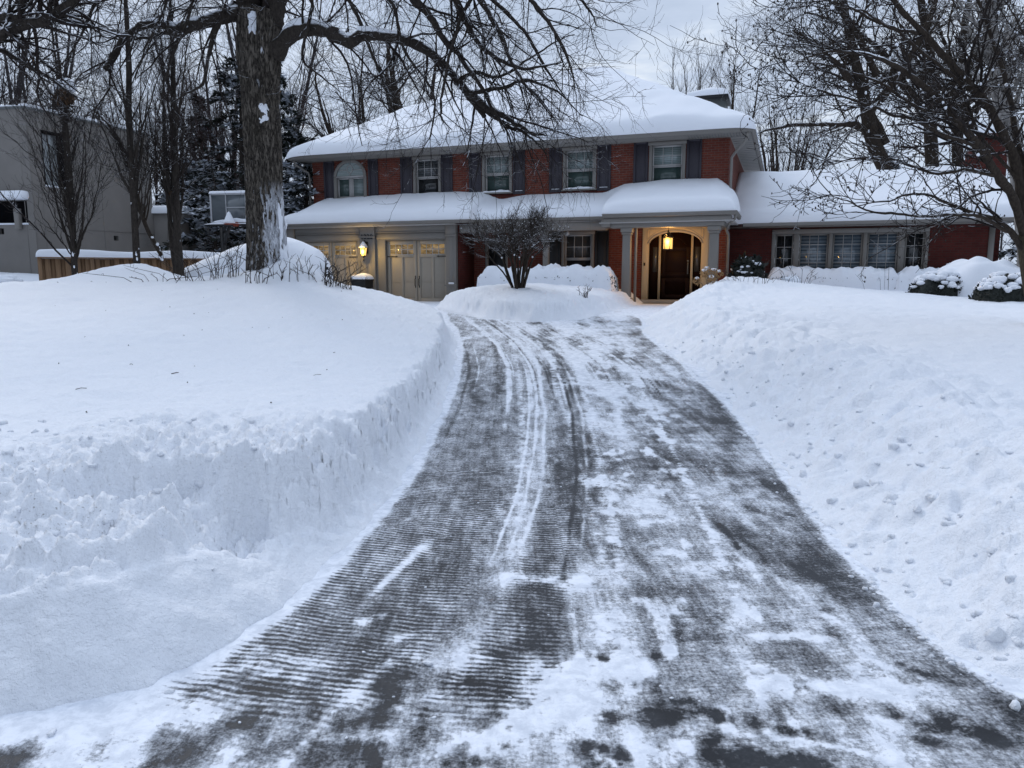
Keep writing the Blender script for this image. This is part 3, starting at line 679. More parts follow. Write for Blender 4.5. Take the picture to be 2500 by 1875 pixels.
# eaves: soffit + gutter
mb = MB(); mb.box(EX0+.1, EX1-.1, EY0+.1, EY1-.1, 5.9, 5.93); HP(mb, 'soffit', M['trim'])
mb = MB()
for i in range(22):
    x = 6.0 + i*.09
    if x < EX1-.15: mb.box(x, x+.012, EY0+.12, -.02, 5.892, 5.8995)
for i in range(20): mb.box(7.26, EX1-.12, .05+i*.4, .062+i*.4, 5.892, 5.8995)
HP(mb, 'soffit_vent', M['greymetal'])
def gutter_run(pts, z0, z1, dep=.11, name='gutter'):
    """box gutter with an ogee-like lip along straight runs; pts = list of (x,y) outer corners, outward normal to the right of travel"""
    m = MB(); prof = [(dep, 0), (.035, 0), (.01, (z1-z0)*.35), (.012, (z1-z0)*.6), (0, (z1-z0)*.8), (0, z1-z0), (.012, z1-z0), (dep, z1-z0)]
    P = [Vector((x, y)) for x, y in pts]; nrm = []
    for i in range(len(P)-1):
        t = (P[i+1]-P[i]).normalized(); nrm.append(Vector((t.y, -t.x)))
    rings = []
    for i, p in enumerate(P):
        if i == 0: b = nrm[0]; k = 1
        elif i == len(P)-1: b = nrm[-1]; k = 1
        else:
            b = (nrm[i-1]+nrm[i]).normalized(); k = 1/max(.3, b.dot(nrm[i]))
        rings.append([(p.x-b.x*o*k, p.y-b.y*o*k, z0+h) for o, h in prof])
    n = len(prof); V = [q for r_ in rings for q in r_]
    F = [(i*n+j, i*n+(j+1) % n, (i+1)*n+(j+1) % n, (i+1)*n+j) for i in range(len(P)-1) for j in range(n)]
    F += [tuple(range(n)), tuple((len(P)-1)*n+j for j in range(n))[::-1]]
    m.add(V, F); return HP(m, name, M['trim'])
gutter_run([(EX0, EY1), (EX0, EY0), (EX1, EY0), (EX1, EY1)], 5.9, 6.045)
mb = MB(); mb.box(-8.09, 7.22, -.05, -.003, 5.885, 5.9)
HP(mb, 'frieze', M['trim'])

# chase with a snowy cap behind the ridge
mb = MB(); mb.box(4.9, 6.3, 8.6, 10.2, 6.8, 8.98); CH = HP(mb, 'chimney_chase', M['greymetal'])
mb = MB(); mb.frustum((5.6, 9.4), .84, .95, 8.98, 9.10, 1, 1); HP(mb, 'cap_fascia', M['black'], CH)
V = []; F = []
snow_grid('cap_snow', lines(4.74, 6.46, 14), lines(8.42, 10.38, 12), lambda U, V: (U, V, np.minimum(np.minimum(U-4.74, 6.46-U), np.minimum(V-8.42, 10.38-V))),
          lambda X, Y, U, V: 9.102+0*X, lambda X, Y, U, V: .22+.30*np.clip(1-np.hypot((X-5.68)/1.1, (Y-9.4)/1.1), 0, 1), M['snow_soft'], CH, .2, 5, .01)

# ---- lower skirt roof over garage, porch and portico ---------------------
def eave_d(s):
    return np.interp(s, [-9, -.86, -.78, 3.60, 3.72, 8], [1.75, 1.75, 1.38, 1.38, 2.22, 2.22])
def pent_rise(s):
    top = np.interp(s, [-9, -1.1, -.5, 3.3, 3.9, 8], [.80, .80, .60, .60, .86, .86])
    return top*np.clip((s+8.66)/1.05, 0, 1)**.8*np.clip((7.66-s)/.75, 0, 1)**.6
PZ = 3.46
def pent_base(X, Y, U, V): return PZ + pent_rise(X)*V**.9
us = np.array(sorted(set(list(lines(-8.46, 7.62, 110)) + [-.86, -.84, -.82, -.8, -.78, 3.6, 3.63, 3.66, 3.69, 3.72])))
vs = np.array([0, .004, .015, .035, .06, .09, .13, .18, .25, .35, .45, .55, .65, .75, .85, .93, .98, 1.0])
def fxp(U, V):
    d = eave_d(U)*(1-V); e = np.minimum(np.minimum(U+8.46, 7.62-U), d-0.0) 
    e = np.minimum(np.minimum(U+8.46, 7.62-U), V*eave_d(U))
    return U, -d, np.maximum(e, 0)
U_, V_ = np.meshgrid(us, vs, indexing='ij'); X_, Y_, e_ = fxp(U_, V_)
Z_ = pent_base(X_, Y_, U_, V_)
o = mesh_from('porch_roof', np.stack([X_, Y_, Z_], -1).reshape(-1, 3), grid_faces(*U_.shape), M['shingle'], HOUSE)
def pent_th(X, Y, U, V):
    return .30 + .05*np.exp(-((X+2.2)/1.0)**2) + .07*np.exp(-((X-5.6)/1.4)**2) - .06*np.exp(-((X+.3)/.5)**2) - .10*np.exp(-((X-3.62)/.3)**2)*(V < .9) + .03*np.sin(X*1.1)
snow_grid('snow_cover', us, vs, fxp, lambda X, Y, U, V: pent_base(X, Y, U, V)+.004, pent_th, M['snow_soft'], o, .26, 9, .02)
gutter_run([(-8.5, 0), (-8.5, -1.79), (-.86, -1.79), (-.78, -1.42), (3.60, -1.42), (3.72, -2.26), (7.66, -2.26), (7.66, 0)], 3.36, 3.475, .10, 'porch_gutter')
mb = MB(); mb.box(-8.42, -1.46, -1.7, -.01, 3.34, 3.358); mb.box(-1.45, 3.6, -1.33, -.01, 3.335, 3.355); mb.box(3.62, 7.57, -2.15, -.01, 3.2, 3.23)
HP(mb, 'porch_ceiling', M['trim_light'])

# ---- garage front --------------------------------------------------------
GY = -1.3
mb = MB(); wall_holes(mb, -8.42, -1.5, .55, 3.34, GY, .26, [(-7.72, -5.42, .6, 2.86), (-4.30, -1.90, .6, 2.86)])
mb.add([(-8.42, GY, .55), (-8.42, GY, 3.34), (-8.42, 0, 3.34), (-8.42, 0, .55)], [(0, 1, 2, 3)])
GW = HP(mb, 'garage_front', M['trim'])
for a, b in ((-8.42, -8.04), (-5.26, -4.66), (-1.90, -1.52)):
    mb = MB(); mb.box(a, b, GY-.10, GY-.002, .55, 3.0)
    mb.box(a-.03, b+.03, GY-.13, GY-.101, 2.95, 3.02); mb.box(a, b, GY-.11, GY-.002, 3.02, 3.34)
    mb.box(a-.03, b+.03, GY-.125, GY-.101, .6, 1.0)
    if b < -2: HP(mb, 'pilaster', M['trim'], bevel=.01)
mb.box(-1.80, -1.62, GY-.115, GY-.101, 1.45, 2.85)
mb.box(-1.94, -1.48, GY-.16, GY-.11, 1.28, 1.34)
HP(mb, 'pilaster', M['trim'], bevel=.01)
mb = MB()
for a, b in ((-8.03, -5.27), (-4.65, -1.91)):
    mb.box(a, b, GY-.05, GY-.003, 3.14, 3.34); mb.box(a, b, GY-.075, GY-.051, 3.11, 3.15)
    mb.box(a, b, GY-.03, GY-.003, 2.9, 3.09)
HP(mb, 'header_board', M['trim'], bevel=.006)
mb = MB(); mb.box(-1.79, -1.58, GY-.16, GY-.162+.03, 1.341, 1.40); q = HP(mb, 'ledge_snow', M['snow_soft'], bevel=.015)
def garage_door(a, b, tilt=0):
    y = GY+.14; z0, z1 = .68, 2.86; w = (b-a)/2
    m = MB(); m.box(a, b, y, y+.05, z0, z1)
    for k in range(2):
        x0 = a+k*w; 
        m.ring(x0+.02, x0+w-.02, z0+.02, z1-.02, y-.03, y-.001, .11, .14)
        m.box(x0+.13, x0+w-.13, y-.03, y-.001, 2.27, 2.36)
        m.box(x0+w/2-.05, x0+w/2+.05, y-.028, y-.001, z0+.16, 2.27); m.box(x0+.13, x0+w-.13, y-.027, y-.001, 1.28, 1.35) if False else None
    m.box(a, b, y-.012, y-.0, 1.40, 1.406); 
    D = HP(m, 'garage_door', M['door_paint'], bevel=.005)
    for k in range(2):
        x0 = a+k*w+.13; x1 = a+(k+1)*w-.13
        p = MB(); p.box(x0, x1, y-.012, y-.002, 2.36, 2.73); HP(p, 'pane', M['glass_garage'], D)
        g = MB()
        for i in range(5): x = x0+(x1-x0)*i/4; g.box(x-.012, x+.012, y-.034, y-.013, 2.36, 2.73)
        for z in (2.365, 2.545, 2.725): g.box(x0, x1, y-.036, y-.013, z-.012, z+.012)
        HP(g, 'muntin', M['trim_light'], D)
        xh = a+.03 if k == 0 else b-.03; s_ = 1 if k == 0 else -1
        h = MB(); h.box(xh, xh+s_*.34, y-.042, y-.031, 2.28, 2.31); h.add([(xh+s_*.34, y-.042, 2.265), (xh+s_*.42, y-.042, 2.295), (xh+s_*.34, y-.042, 2.325), (xh+s_*.34, y-.031, 2.265), (xh+s_*.42, y-.031, 2.295), (xh+s_*.34, y-.031, 2.325)], [(0, 1, 2), (3, 5, 4), (0, 3, 4, 1), (1, 4, 5, 2), (2, 5, 3, 0)])
        HP(h, 'hinge', M['black'], D)
        xc = (a+b)/2 + (-.075 if k == 0 else .075)
        h = MB(); h.tube([(xc, y-.035, 1.25), (xc, y-.085, 1.30), (xc+.012, y-.095, 1.40), (xc, y-.085, 1.50), (xc, y-.035, 1.55)], [.014, .017, .017, .017, .014], 8)
        h.lathe([(.0, 0), (.026, .03), (.0, .09)], 8, (xc, y-.04, 1.55)); h.lathe([(.0, 0), (.022, .05), (.0, .07)], 8, (xc, y-.04, 1.19))
        HP(h, 'handle', M['black'], D, smooth=True)
garage_door(-7.72, -5.42); garage_door(-4.30, -1.90)
# brick return beside the garage
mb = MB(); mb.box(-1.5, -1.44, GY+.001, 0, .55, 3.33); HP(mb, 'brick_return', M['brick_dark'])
# house number
cu = bpy.data.curves.new('house_number', 'FONT'); cu.body = '1328'; cu.size = .225; cu.extrude = .008; cu.align_x = 'CENTER'; cu.space_character = 1.12; cu.offset = .006
to = bpy.data.objects.new('tmp', cu); COL.objects.link(to)
me = bpy.data.meshes.new_from_object(to.evaluated_get(bpy.context.evaluated_depsgraph_get())); bpy.data.objects.remove(to)
no = bpy.data.objects.new('house_number', me); COL.objects.link(no); no.parent = HOUSE; no.location = (-4.97, GY-.112, 2.985-.065+.0); no.rotation_euler = (R(90), 0, 0)
me.materials.clear(); me.materials.append(M['black'])

# ---- portico -------------------------------------------------------------
mb = MB()
mb.box(3.95, 7.30, -2.05, -1.72, 3.06, 3.22); mb.box(3.75, 7.5, -2.16, -1.65, 3.22, 3.36); mb.box(7.0, 7.32, -1.719, -.01, 3.06, 3.2); mb.box(3.66, 3.95, -2.1, -1.3, 3.1, 3.3)
mb.box(-1.43, 3.65, -1.30, -1.02, 3.06, 3.33)
HP(mb, 'beam', M['trim'], bevel=.015)
def column(cx, cy, w, z0=.72, z1=3.06):
    m = MB(); m.frustum((cx, cy), w/2, w/2, z0+.22, z1-.2, .9, .9); m.box(cx-w*.66, cx+w*.66, cy-w*.66, cy+w*.66, z0, z0+.22)
    m.box(cx-w*.55, cx+w*.55, cy-w*.55, cy+w*.55, z1-.2, z1-.13); m.box(cx-w*.66, cx+w*.66, cy-w*.66, cy+w*.66, z1-.13, z1-.001)
    o = HP(m, 'column', M['trim'], bevel=.012)
column(4.44, -1.88, .27); column(7.02, -1.88, .29); column(1.62, -1.16, .2)
# entry surround
f = MB()
n = 26; ax0, ax1, zsp, rise = 4.79, 6.47, 2.66, .36
arcin = [(ax0+(ax1-ax0)*i/n, zsp + rise*(1-(2*i/n-1)**2)**.62) for i in range(n+1)]
f.strip([(x, 3.2) for x, z in arcin], arcin, -.06, .1)
f.box(4.58, ax0, -.06, .1, .85, 3.2); f.box(ax1, 6.69, -.06, .1, .85, 3.2)
ES = HP(f, 'entry_surround', M['cream'], bevel=.006)
f = MB()
arc2 = [(ax0-.05+(ax1-ax0+.1)*i/n, zsp+.02 + (rise+.06)*(1-(2*i/n-1)**2)**.62) for i in range(n+1)]
arc3 = [(ax0-.02+(ax1-ax0+.04)*i/n, zsp + (rise+.025)*(1-(2*i/n-1)**2)**.62) for i in range(n+1)]
f.strip(arc2, arc3, -.085, -.061)
for sgn in (-1, 1):   # spandrel panels
    tri = [(5.63+sgn*.30, 3.13), (5.63+sgn*.82, 3.13), (5.63+sgn*.90, 3.10), (5.63+sgn*.90, 2.80)]
    prev = None
    for i in range(len(tri)-1):
        (xa, za), (xb, zb) = tri[i], tri[i+1]; f.tube([(xa, -.066, za), (xb, -.066, zb)], .009, 6)
    cu_ = [(5.63+sgn*(.90-.6*t), 2.80+.33*math.sin(t*math.pi/2)) for t in [i/8 for i in range(9)]]
    f.tube([(x, -.066, z) for x, z in cu_], .009, 6)
HP(f, 'moulding', M['tan_stone'], ES)
f = MB(); f.box(5.10, 5.17, .03, .14, .85, 3.0); f.box(6.14, 6.21, .03, .14, .85, 3.0); HP(f, 'mullion', M['cream'], ES)
f = MB(); f.box(4.70, 5.10, .1, .17, .85, 3.04); f.box(5.17, 6.14, .1, .17, .85, 3.04); f.box(6.21, 6.56, .1, .17, .85, 3.04)
FD = HP(f, 'front_door', M['door_wood'])
f = MB(); 
f.ring(5.2, 6.11, .88, 1.55, .075, .099, .13); f.ring(5.2, 6.11, 1.6, 2.55, .075, .099, .13); f.box(5.33, 5.98, .085, .0995, 1.73, 2.42)
arcd = [(5.33+.65*i/12, 2.62+.22*math.sin(math.pi*i/12)) for i in range(13)]
f.tube([(x, .09, z) for x, z in arcd], .015, 6)
HP(f, 'door_panel', M['door_wood'], FD, bevel=.01)
f = MB(); f.tube([(6.05, .06, 1.75), (6.05, .02, 1.8), (6.05, .02, 1.95), (6.05, .06, 2.0)], .012, 8); f.lathe([(.03, .075), (.03, .05), (.012, .045)], 12, (6.05, 0, 2.1), 'y'); f.box(6.03, 6.07, .065, .074, 1.68, 2.05)
HP(f, 'handle', M['greymetal'], FD, smooth=False)
f = MB(); f.box(4.91, 5.06, .088, .0985, 1.75, 2.55); HP(f, 'sidelight_pane', M['glass_side'], FD)
f = MB(); f.box(6.25, 6.42, .088, .0985, 1.75, 2.55); HP(f, 'sidelight_pane', M['glass_side'], FD)
f = MB(); f.box(4.64, 4.69, -.085, -.061, 1.95, 2.05); HP(f, 'doorbell', M['black'])
f = MB(); f.box(4.5, 6.8, -.6, .1, .70, .85); f.box(4.35, 6.95, -1.1, -.601, .55, .74); HP(f, 'door_step', M['tan_stone'], bevel=.01)
# security camera under the porch beam
f = MB(); f.lathe([(.045, 0), (.045, .03), (.02, .05)], 12, (2.35, -1.16, 3.0)); f.tube([(2.35, -1.16, 3.0), (2.35, -1.2, 2.95)], .012, 6); f.tube([(2.40, -1.26, 2.97), (2.29, -1.15, 2.92)], .035, 10); HP(f, 'security_camera', M['trim_light'], smooth=True)
# ---- downspouts ----------------------------------------------------------
def spout(pts, name='downspout'):
    m = MB(); m.tube(pts, .042, 8); return HP(m, name, M['trim'], smooth=True)
spout([(7.78, -.68, 5.9), (7.78, -.66, 5.78), (7.72, -.58, 5.64), (7.38, -.18, 5.36), (7.3, -.09, 5.26), (7.3, -.09, 5.0), (7.3, -.09, 3.4)])
spout([(-8.5, -.6, 5.9), (-8.48, -.5, 5.75), (-8.2, -.12, 5.5), (-8.18, -.08, 5.3), (-8.18, -.08, 3.7)])
spout([(7.6, -2.1, 3.36), (7.6, -2.05, 3.26), (7.42, -1.9, 3.1), (7.33, -1.6, 2.98), (7.3, -.2, 2.9), (7.3, -.1, 2.75), (7.3, -.1, .75)])
spout([(4.68, -1.72, 3.2), (4.68, -1.72, 3.0), (4.68, -1.72, .8)])

# ---- low wing ------------------------------------------------------------
WY = 1.5
WW = [(8.71, 9.22, 0), (9.45, 10.27, 1), (10.45, 11.28, 1), (11.46, 12.29, 1), (12.53, 13.02, 0)]
mb = MB(); wall_holes(mb, 7.22, 14.85, .5, 3.2, WY, .2, [(8.6, 13.12, 1.3, 3.0)])
mb.add([(14.85, WY, .5), (14.85, 9.3, .5), (14.85, 9.3, 3.2), (14.85, 5.4, 4.95), (14.85, WY, 3.2)], [(0, 1, 2, 3, 4)])
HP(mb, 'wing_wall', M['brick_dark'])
mb = MB(); mb.box(8.57, 13.16, WY-.05, WY+.15, 2.97, 3.12); mb.box(8.57, 13.16, WY-.06, WY+.15, 1.25, 1.4)
xs = [8.57] + [q for a, b, k in WW for q in (a-.03, b+.03)] + [13.16]
for i in range(0, len(xs), 2): mb.box(xs[i], xs[i+1], WY-.04, WY+.15, 1.4, 2.97)
HP(mb, 'window_surround', M['trim'], bevel=.01)
for a, b, k in WW:
    f = MB(); f.ring(a-.025, b+.025, 1.405, 2.965, WY+.02, WY+.09, .05); fr = HP(f, 'casement_window', M['trim'])
    f = MB(); f.box(a+.02, b-.02, WY+.06, WY+.065, 1.45, 2.93); HP(f, 'pane', M['glass_wing'] if k else M['glass_dark'], fr)
    f = MB(); nc, nr = (3, 5) if k else (2, 4)
    for i in range(1, nc): x = a+.025+(b-a-.05)*i/nc; f.box(x-.009, x+.009, WY+.045, WY+.059, 1.45, 2.92)
    for i in range(1, nr): z = 1.45+1.47*i/nr; f.box(a+.025, b-.025, WY+.043, WY+.0595, z-.009, z+.009)
    HP(f, 'muntin', M['trim_light'], fr)
mb = MB(); mb.box(14.75, 14.9, WY-.04, WY-.003, .6, 3.1); HP(mb, 'corner_board', M['trim'])
WE, WR, WX0, WX1 = .95, 5.3, 7.22, 15.3; wsl = .42
mb = MB(); mb.add([(WX0, WE, 3.3), (WX1, WE, 3.3), (WX1, WR, 3.3+wsl*(WR-WE)), (WX0, WR, 3.3+wsl*(WR-WE)), (WX1, 2*WR-WE, 3.3), (WX0, 2*WR-WE, 3.3)], [(0, 1, 2, 3), (3, 2, 4, 5)])
WRF = HP(mb, 'wing_roof', M['shingle'])
snow_grid('snow_cover', lines(WX0+.005, WX1+.05, 60, (0, 1)), lines(WE-.03, 2*WR-WE+.03, 50), lambda U, V: (U, V, np.minimum(np.minimum(WX1+.05-U, 9), np.minimum(V-WE+.03, 2*WR-WE+.03-V))),
          lambda X, Y, U, V: 3.304+wsl*smin([Y-WE, 2*WR-WE-Y], .25)+.01, lambda X, Y, U, V: .34+.10*np.exp(-((X-7.9)/.8)**2)-.04*np.exp(-((X-12.5)/1.2)**2), M['snow_soft'], WRF, .27, 15, .025)
gutter_run([(WX0+.45, WE-.05), (WX1, WE-.05), ], 3.2, 3.31, .1, 'wing_gutter')
mb = MB(); mb.box(WX0+.01, WX1-.05, WE+.06, WY-.003, 3.17, 3.2); mb.box(WX1-.03, WX1, WE, WE+.2, 3.1, 3.3); HP(mb, 'wing_soffit', M['trim'])
# rake boards
mb = MB(); mb.add([(WX1-.03, WE, 3.1), (WX1, WE, 3.1), (WX1, WR, 3.1+wsl*(WR-WE)), (WX1-.03, WR, 3.1+wsl*(WR-WE)), (WX1-.03, WE, 3.29), (WX1, WE, 3.29), (WX1, WR, 3.29+wsl*(WR-WE)), (WX1-.03, WR, 3.29+wsl*(WR-WE))],
   [(0, 1, 2, 3), (4, 7, 6, 5), (0, 4, 5, 1), (1, 5, 6, 2), (2, 6, 7, 3), (3, 7, 4, 0)])
HP(mb, 'rake_board', M['trim'])
# wing chimney with a stepped shoulder
mb = MB(); mb.box(14.9, 15.75, 4.6, 5.7, .5, 6.15); mb.box(14.3, 14.899, 4.5, 5.6, 4.0, 5.15); mb.box(14.55, 14.898, 4.55, 5.65, 5.151, 5.5); mb.box(14.72, 14.897, 4.58, 5.68, 5.501, 5.85); mb.box(14.84, 15.81, 4.54, 5.76, 6.15, 6.3)
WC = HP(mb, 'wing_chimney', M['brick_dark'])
snow_grid('chimney_snow', lines(14.82, 15.83, 8), lines(4.52, 5.78, 8), lambda U, V: (U, V, np.minimum(np.minimum(U-14.82, 15.83-U), np.minimum(V-4.52, 5.78-V))), lambda X, Y, U, V: 6.302+0*X, lambda X, Y, U, V: .22+0*X, M['snow_soft'], WC, .15, 4, .01)

# ------------------------------------------------------------------ lit lanterns
def emis(name, col, st):
    m, nt, b = new_mat(name); b.inputs['Base Color'].default_value = (*col, 1); b.inputs['Emission Color'].default_value = (*col, 1); b.inputs['Emission Strength'].default_value = st
    return m
M['lampglass'] = emis('lamp glass lit warm', (1.0, .60, .16), 1.25)
M['bulb'] = emis('lamp bulb', (1.0, .80, .42), 9.0)
def lamp_light(name, loc, energy, col=(1, .62, .22), r=.05):
    l = bpy.data.lights.new(name, 'POINT'); l.energy = energy; l.color = col; l.shadow_soft_size = r
    o = bpy.data.objects.new(name, l); COL.objects.link(o); o.location = loc; return o
# wall lantern on the pier between the garage doors
LW = empty('wall_lantern', hw(-4.98, GY-.16, 2.5), R(-20), 'black wall lantern glowing yellow under the house number between the garage doors', 'lantern')
m = MB(); m.box(-.06, .06, -.0, .05, -.1, .32); m.tube([(0, 0, .28), (0, -.08, .36), (0, -.17, .33), (0, -.17, .26)], .016, 8); m.build('bracket', M['black'], LW)
m = MB(); m.frustum((0, -.17), .10, .10, .12, .25, .25, .25); m.box(-.105, .105, -.275, -.065, .10, .12)
for sx in (-1, 1):
    for sy in (-1, 1): m.tube([(sx*.062, -.17+sy*.062, -.17), (sx*.095, -.17+sy*.095, .10)], .007, 6)
m.frustum((0, -.17), .045, .045, -.22, -.17, 1.5, 1.5); m.lathe([(.012, -.36), (.03, -.32), (.014, -.28), (.02, -.22)], 10, (0, -.17, 0))
m.build('cage', M['black'], LW)
m = MB(); m.frustum((0, -.17), .058, .058, -.169, .099, 1.5, 1.5); gl = m.build('lamp_glass', M['lampglass'], LW); gl.visible_shadow = True
snow_grid('snow_cap', np.linspace(-.115, .115, 9), np.linspace(-.285, -.055, 9), lambda U, V: (U, V, np.minimum(.115-np.abs(U), .115-np.abs(V+.17))), lambda X, Y, U, V: .125+.16*np.clip(1-np.maximum(np.abs(X), np.abs(Y+.17))/.1, 0, 1), lambda X, Y, U, V: .06+0*X, M['snow_soft'], LW, .08, 4, .0)
lp = lamp_light('lantern_light', (0, 0, 0), 36, (1, .62, .14)); lp.parent = LW; lp.location = (0, -.36, -.06)
# hanging porch lantern
LH = empty('porch_lantern', hw(5.60, -1.35, 2.72), R(-20), 'hanging bronze porch lantern glowing amber in front of the arched entry door', 'lantern')
m = MB(); m.tube([(0, 0, .30), (0, 0, .48)], .008, 6); m.lathe([(.05, .47), (.05, .49)], 12); m.build('chain', M['black'], LH)
m = MB(); nS = 6
for k in range(nS):
    a = 2*math.pi*k/nS; m.tube([(.15*math.cos(a), .15*math.sin(a), -.30), (.15*math.cos(a), .15*math.sin(a), .06), (.11*math.cos(a), .11*math.sin(a), .14), (.03*math.cos(a), .03*math.sin(a), .22), (0.0, 0, .30)], .010, 6)
m.lathe([(.155, -.31), (.165, -.30), (.165, -.28), (.14, -.28)], 6); m.lathe([(.15, .05), (.165, .055), (.165, .08), (.145, .085)], 6)
m.build('cage', M['black'], LH)
m = MB(); m.lathe([(.135, -.279), (.137, .049)], 6); m.build('lamp_glass', M['lampglass'], LH)
lp = lamp_light('porch_light', (0, 0, 0), 26, (1, .52, .13), .06); lp.parent = LH; lp.location = (0, -.24, -.05)
lp = lamp_light('porch_light', (0, 0, 0), 26, (1, .52, .13), .06); lp.parent = LH; lp.location = (0, .3, .12)
# ------------------------------------------------------------------ other things in the garden
def blob(mb_v, mb_f, c, r, seed, flat=.8, n=10, m=7, amp=.18):
    """lumpy ellipsoid appended to lists"""
    b = len(mb_v); rs = random.Random(seed); ph = [rs.uniform(0, 6.28) for _ in range(6)]
    for i in range(m+1):
        th = math.pi*i/m
        for j in range(n):
            an = 2*math.pi*j/n
            k = 1+amp*(math.sin(2*an+ph[0])*math.sin(th)+.6*math.sin(3*an+ph[1]+2*th)*math.sin(th)+.5*math.sin(3*th+ph[2]))
            mb_v.append((c[0]+r*k*math.sin(th)*math.cos(an), c[1]+r*k*math.sin(th)*math.sin(an), c[2]+r*flat*k*math.cos(th)))
    for i in range(m):
        for j in range(n):
            j2 = (j+1) % n; mb_f.append((b+i*n+j, b+(i+1)*n+j, b+(i+1)*n+j2, b+i*n+j2))
M['matte_black'] = plain('matte black', (.006, .006, .007), .95, spec=.05)
M['planter'] = plain('black planter', (.010, .010, .011), .5)
M['tyre'] = plain('tyre rubber', (.010, .010, .010), .8)
M['carpaint'] = plain('dark car paint', (.014, .015, .018), .25, var=.05)
def wood_mat(name, a, b_, plank=.14):
    m, nt, b = new_mat(name); N = NT(nt); co = N.coord('Object')
    n = N.noise(N.map(co, (9, 9, .8)), 1, 4, .6); n2 = N.noise(N.map(co, (40, 40, 3)), 1, 3)
    c = N.mix(n, a, b_); c = N.mix(N.maprange(n2, .5, .8, 0, .5), c, [q*.4 for q in a]); N.l(c, b.inputs['Base Color'])
    b.inputs['Roughness'].default_value = .85; N.bump(n2, .4, .01, b); return m
M['cedar'] = wood_mat('weathered cedar', (.30, .18, .095), (.18, .11, .065))
M['leaf'] = plain('dark evergreen leaf', (.012, .016, .012), .6, var=.4, scale=9)
M['needle'] = None
M['dryhead'] = plain('dried tan flower', (.36, .22, .10), .9, var=.3, scale=30)
M['twig'] = plain('bare twig bark', (.035, .027, .023), .9, var=.3)
M['nest'] = plain('dead brown leaves', (.10, .06, .035), .95, var=.4, scale=30)
M['net'] = plain('rim orange', (.22, .04, .02), .6)
M['bb_glass'] = glass_mat('acrylic backboard', (.10, .115, .125), rough=.15)
M['white_frame'] = plain('pale grey frame', (.42, .43, .45), .5)

# planter in front of the pier
P_ = hw(-4.93, -1.85, 0); t = empty('planter', (P_[0], P_[1], .71), R(-20), 'tall black tapered planter heaped with snow between the garage doors', 'planter')
m = MB(); m.frustum((0, 0), .215, .215, 0, .74, 1.32, 1.32); m.box(-.30, .30, -.30, .30, .741, .80); m.build('pot', M['planter'], t, bevel=.01)
snow_grid('snow_cap', lines(-.295, .295, 10), lines(-.295, .295, 10), lambda U, V: (U, V, np.minimum(.295-np.abs(U), .295-np.abs(V))), lambda X, Y, U, V: .802+0*X, lambda X, Y, U, V: .16+.05*np.sin(X*9+1)*np.cos(Y*7), M['snow_soft'], t, .16, 44, .02)

# buried car
CX, CY = -6.9, 21.3; CZ0 = 1.0
car = empty('parked_car', (CX, CY, CZ0), R(4), 'car buried under one big smooth mound of snow behind the thick tree trunk', 'car')
def car_ring(x):
    top = np.interp(x, [-3.0, -2.6, -2.0, -1.4, -.8, -.1, .5, 1.0, 1.45, 1.68, 1.74], [.25, .62, .92, 1.18, 1.42, 1.66, 1.70, 1.58, 1.34, 1.02, .6])
    wd = np.interp(x, [-3.0, -2.4, -1.2, .6, 1.3, 1.6, 1.74], [.5, .95, 1.14, 1.14, 1.06, .94, .6])
    return top, wd
xs = np.concatenate([np.linspace(-3.0, 1.3, 50), np.linspace(1.35, 1.74, 14)]); na = 40
V = []
for x in xs:
    top, wd = car_ring(x); 
    for k in range(na+1):
        a = math.pi*k/na; cz, cy = math.sin(a), math.cos(a)
        z = top*(abs(cz)**.62); y = -wd*math.copysign(abs(cy)**.8, cy)
        low = .42 if (-.2 < x < 1.74) else -.2
        z = max(z, 0) * 1.0
        z = low*max(0, 1-z/max(top*.5, .01))*(1 if k < na/2 else 0) + z if x > -.2 else z - .25*max(0, 1-z/.3)
        V.append((x, y, z))
V = np.array(V); V[:, 2] += .03*fbm(V[:, 0]*1.3+4, V[:, 1]*1.3+V[:, 2], 3, 12); V[:, 1] += .03*fbm(V[:, 0]*1.7, V[:, 2]*1.7, 3, 14)
o = mesh_from('snow_cover', V, [np.array([q for q in grid_faces(len(xs), na+1)]), ], M['snow_soft'], car, True)
o.data.polygons.foreach_set('use_smooth', np.ones(len(o.data.polygons), bool))
e0 = [tuple(range((len(xs)-1)*(na+1), len(xs)*(na+1)))]
mesh_from('snow_end', V, e0, M['snow_soft'], car, True)
m = MB()   # lower body showing under the blanket
prof = [(-1.9, .15), (1.58, .2), (1.62, .5), (1.5, .85), (1.1, .95), (.4, 1.05), (-.4, 1.0), (-1.0, .7), (-1.8, .5)]
m.add([(x, -.86, z) for x, z in prof] + [(x, .86, z) for x, z in prof], [tuple(range(len(prof))), tuple(range(2*len(prof)-1, len(prof)-1, -1))] + [(i, i+len(prof), (i+1) % len(prof)+len(prof), (i+1) % len(prof)) for i in range(len(prof))])
m.build('body', M['carpaint'], car, bevel=.05, seg=2)
m = MB(); m.add([(.0, -1.21, .48), (.44, -1.21, .44), (.44, -1.19, .76), (-.12, -1.19, .78)], [(0, 1, 2, 3)]); m.build('side_panel', M['carpaint'], car)
for x in (1.05,):
    wv = MB(); wv.lathe([(.18, -.96), (.30, -1.0), (.345, -1.02), (.345, -1.19), (.31, -1.23), (.24, -1.22)], 28, (x, 0, .44), 'y'); tw = wv.build('wheel', M['tyre'], car, smooth=True)
    wv = MB(); wv.lathe([(.22, -1.18), (.23, -1.21), (.20, -1.21), (.06, -1.19)], 20, (x, 0, .44), 'y'); wv.build('rim', M['greymetal'], tw)
m = MB(); ring = [(1.90+.0*math.cos(a), -.55+.20*math.cos(a), .66+.24*math.sin(a)) for a in [2*math.pi*i/24 for i in range(25)]]
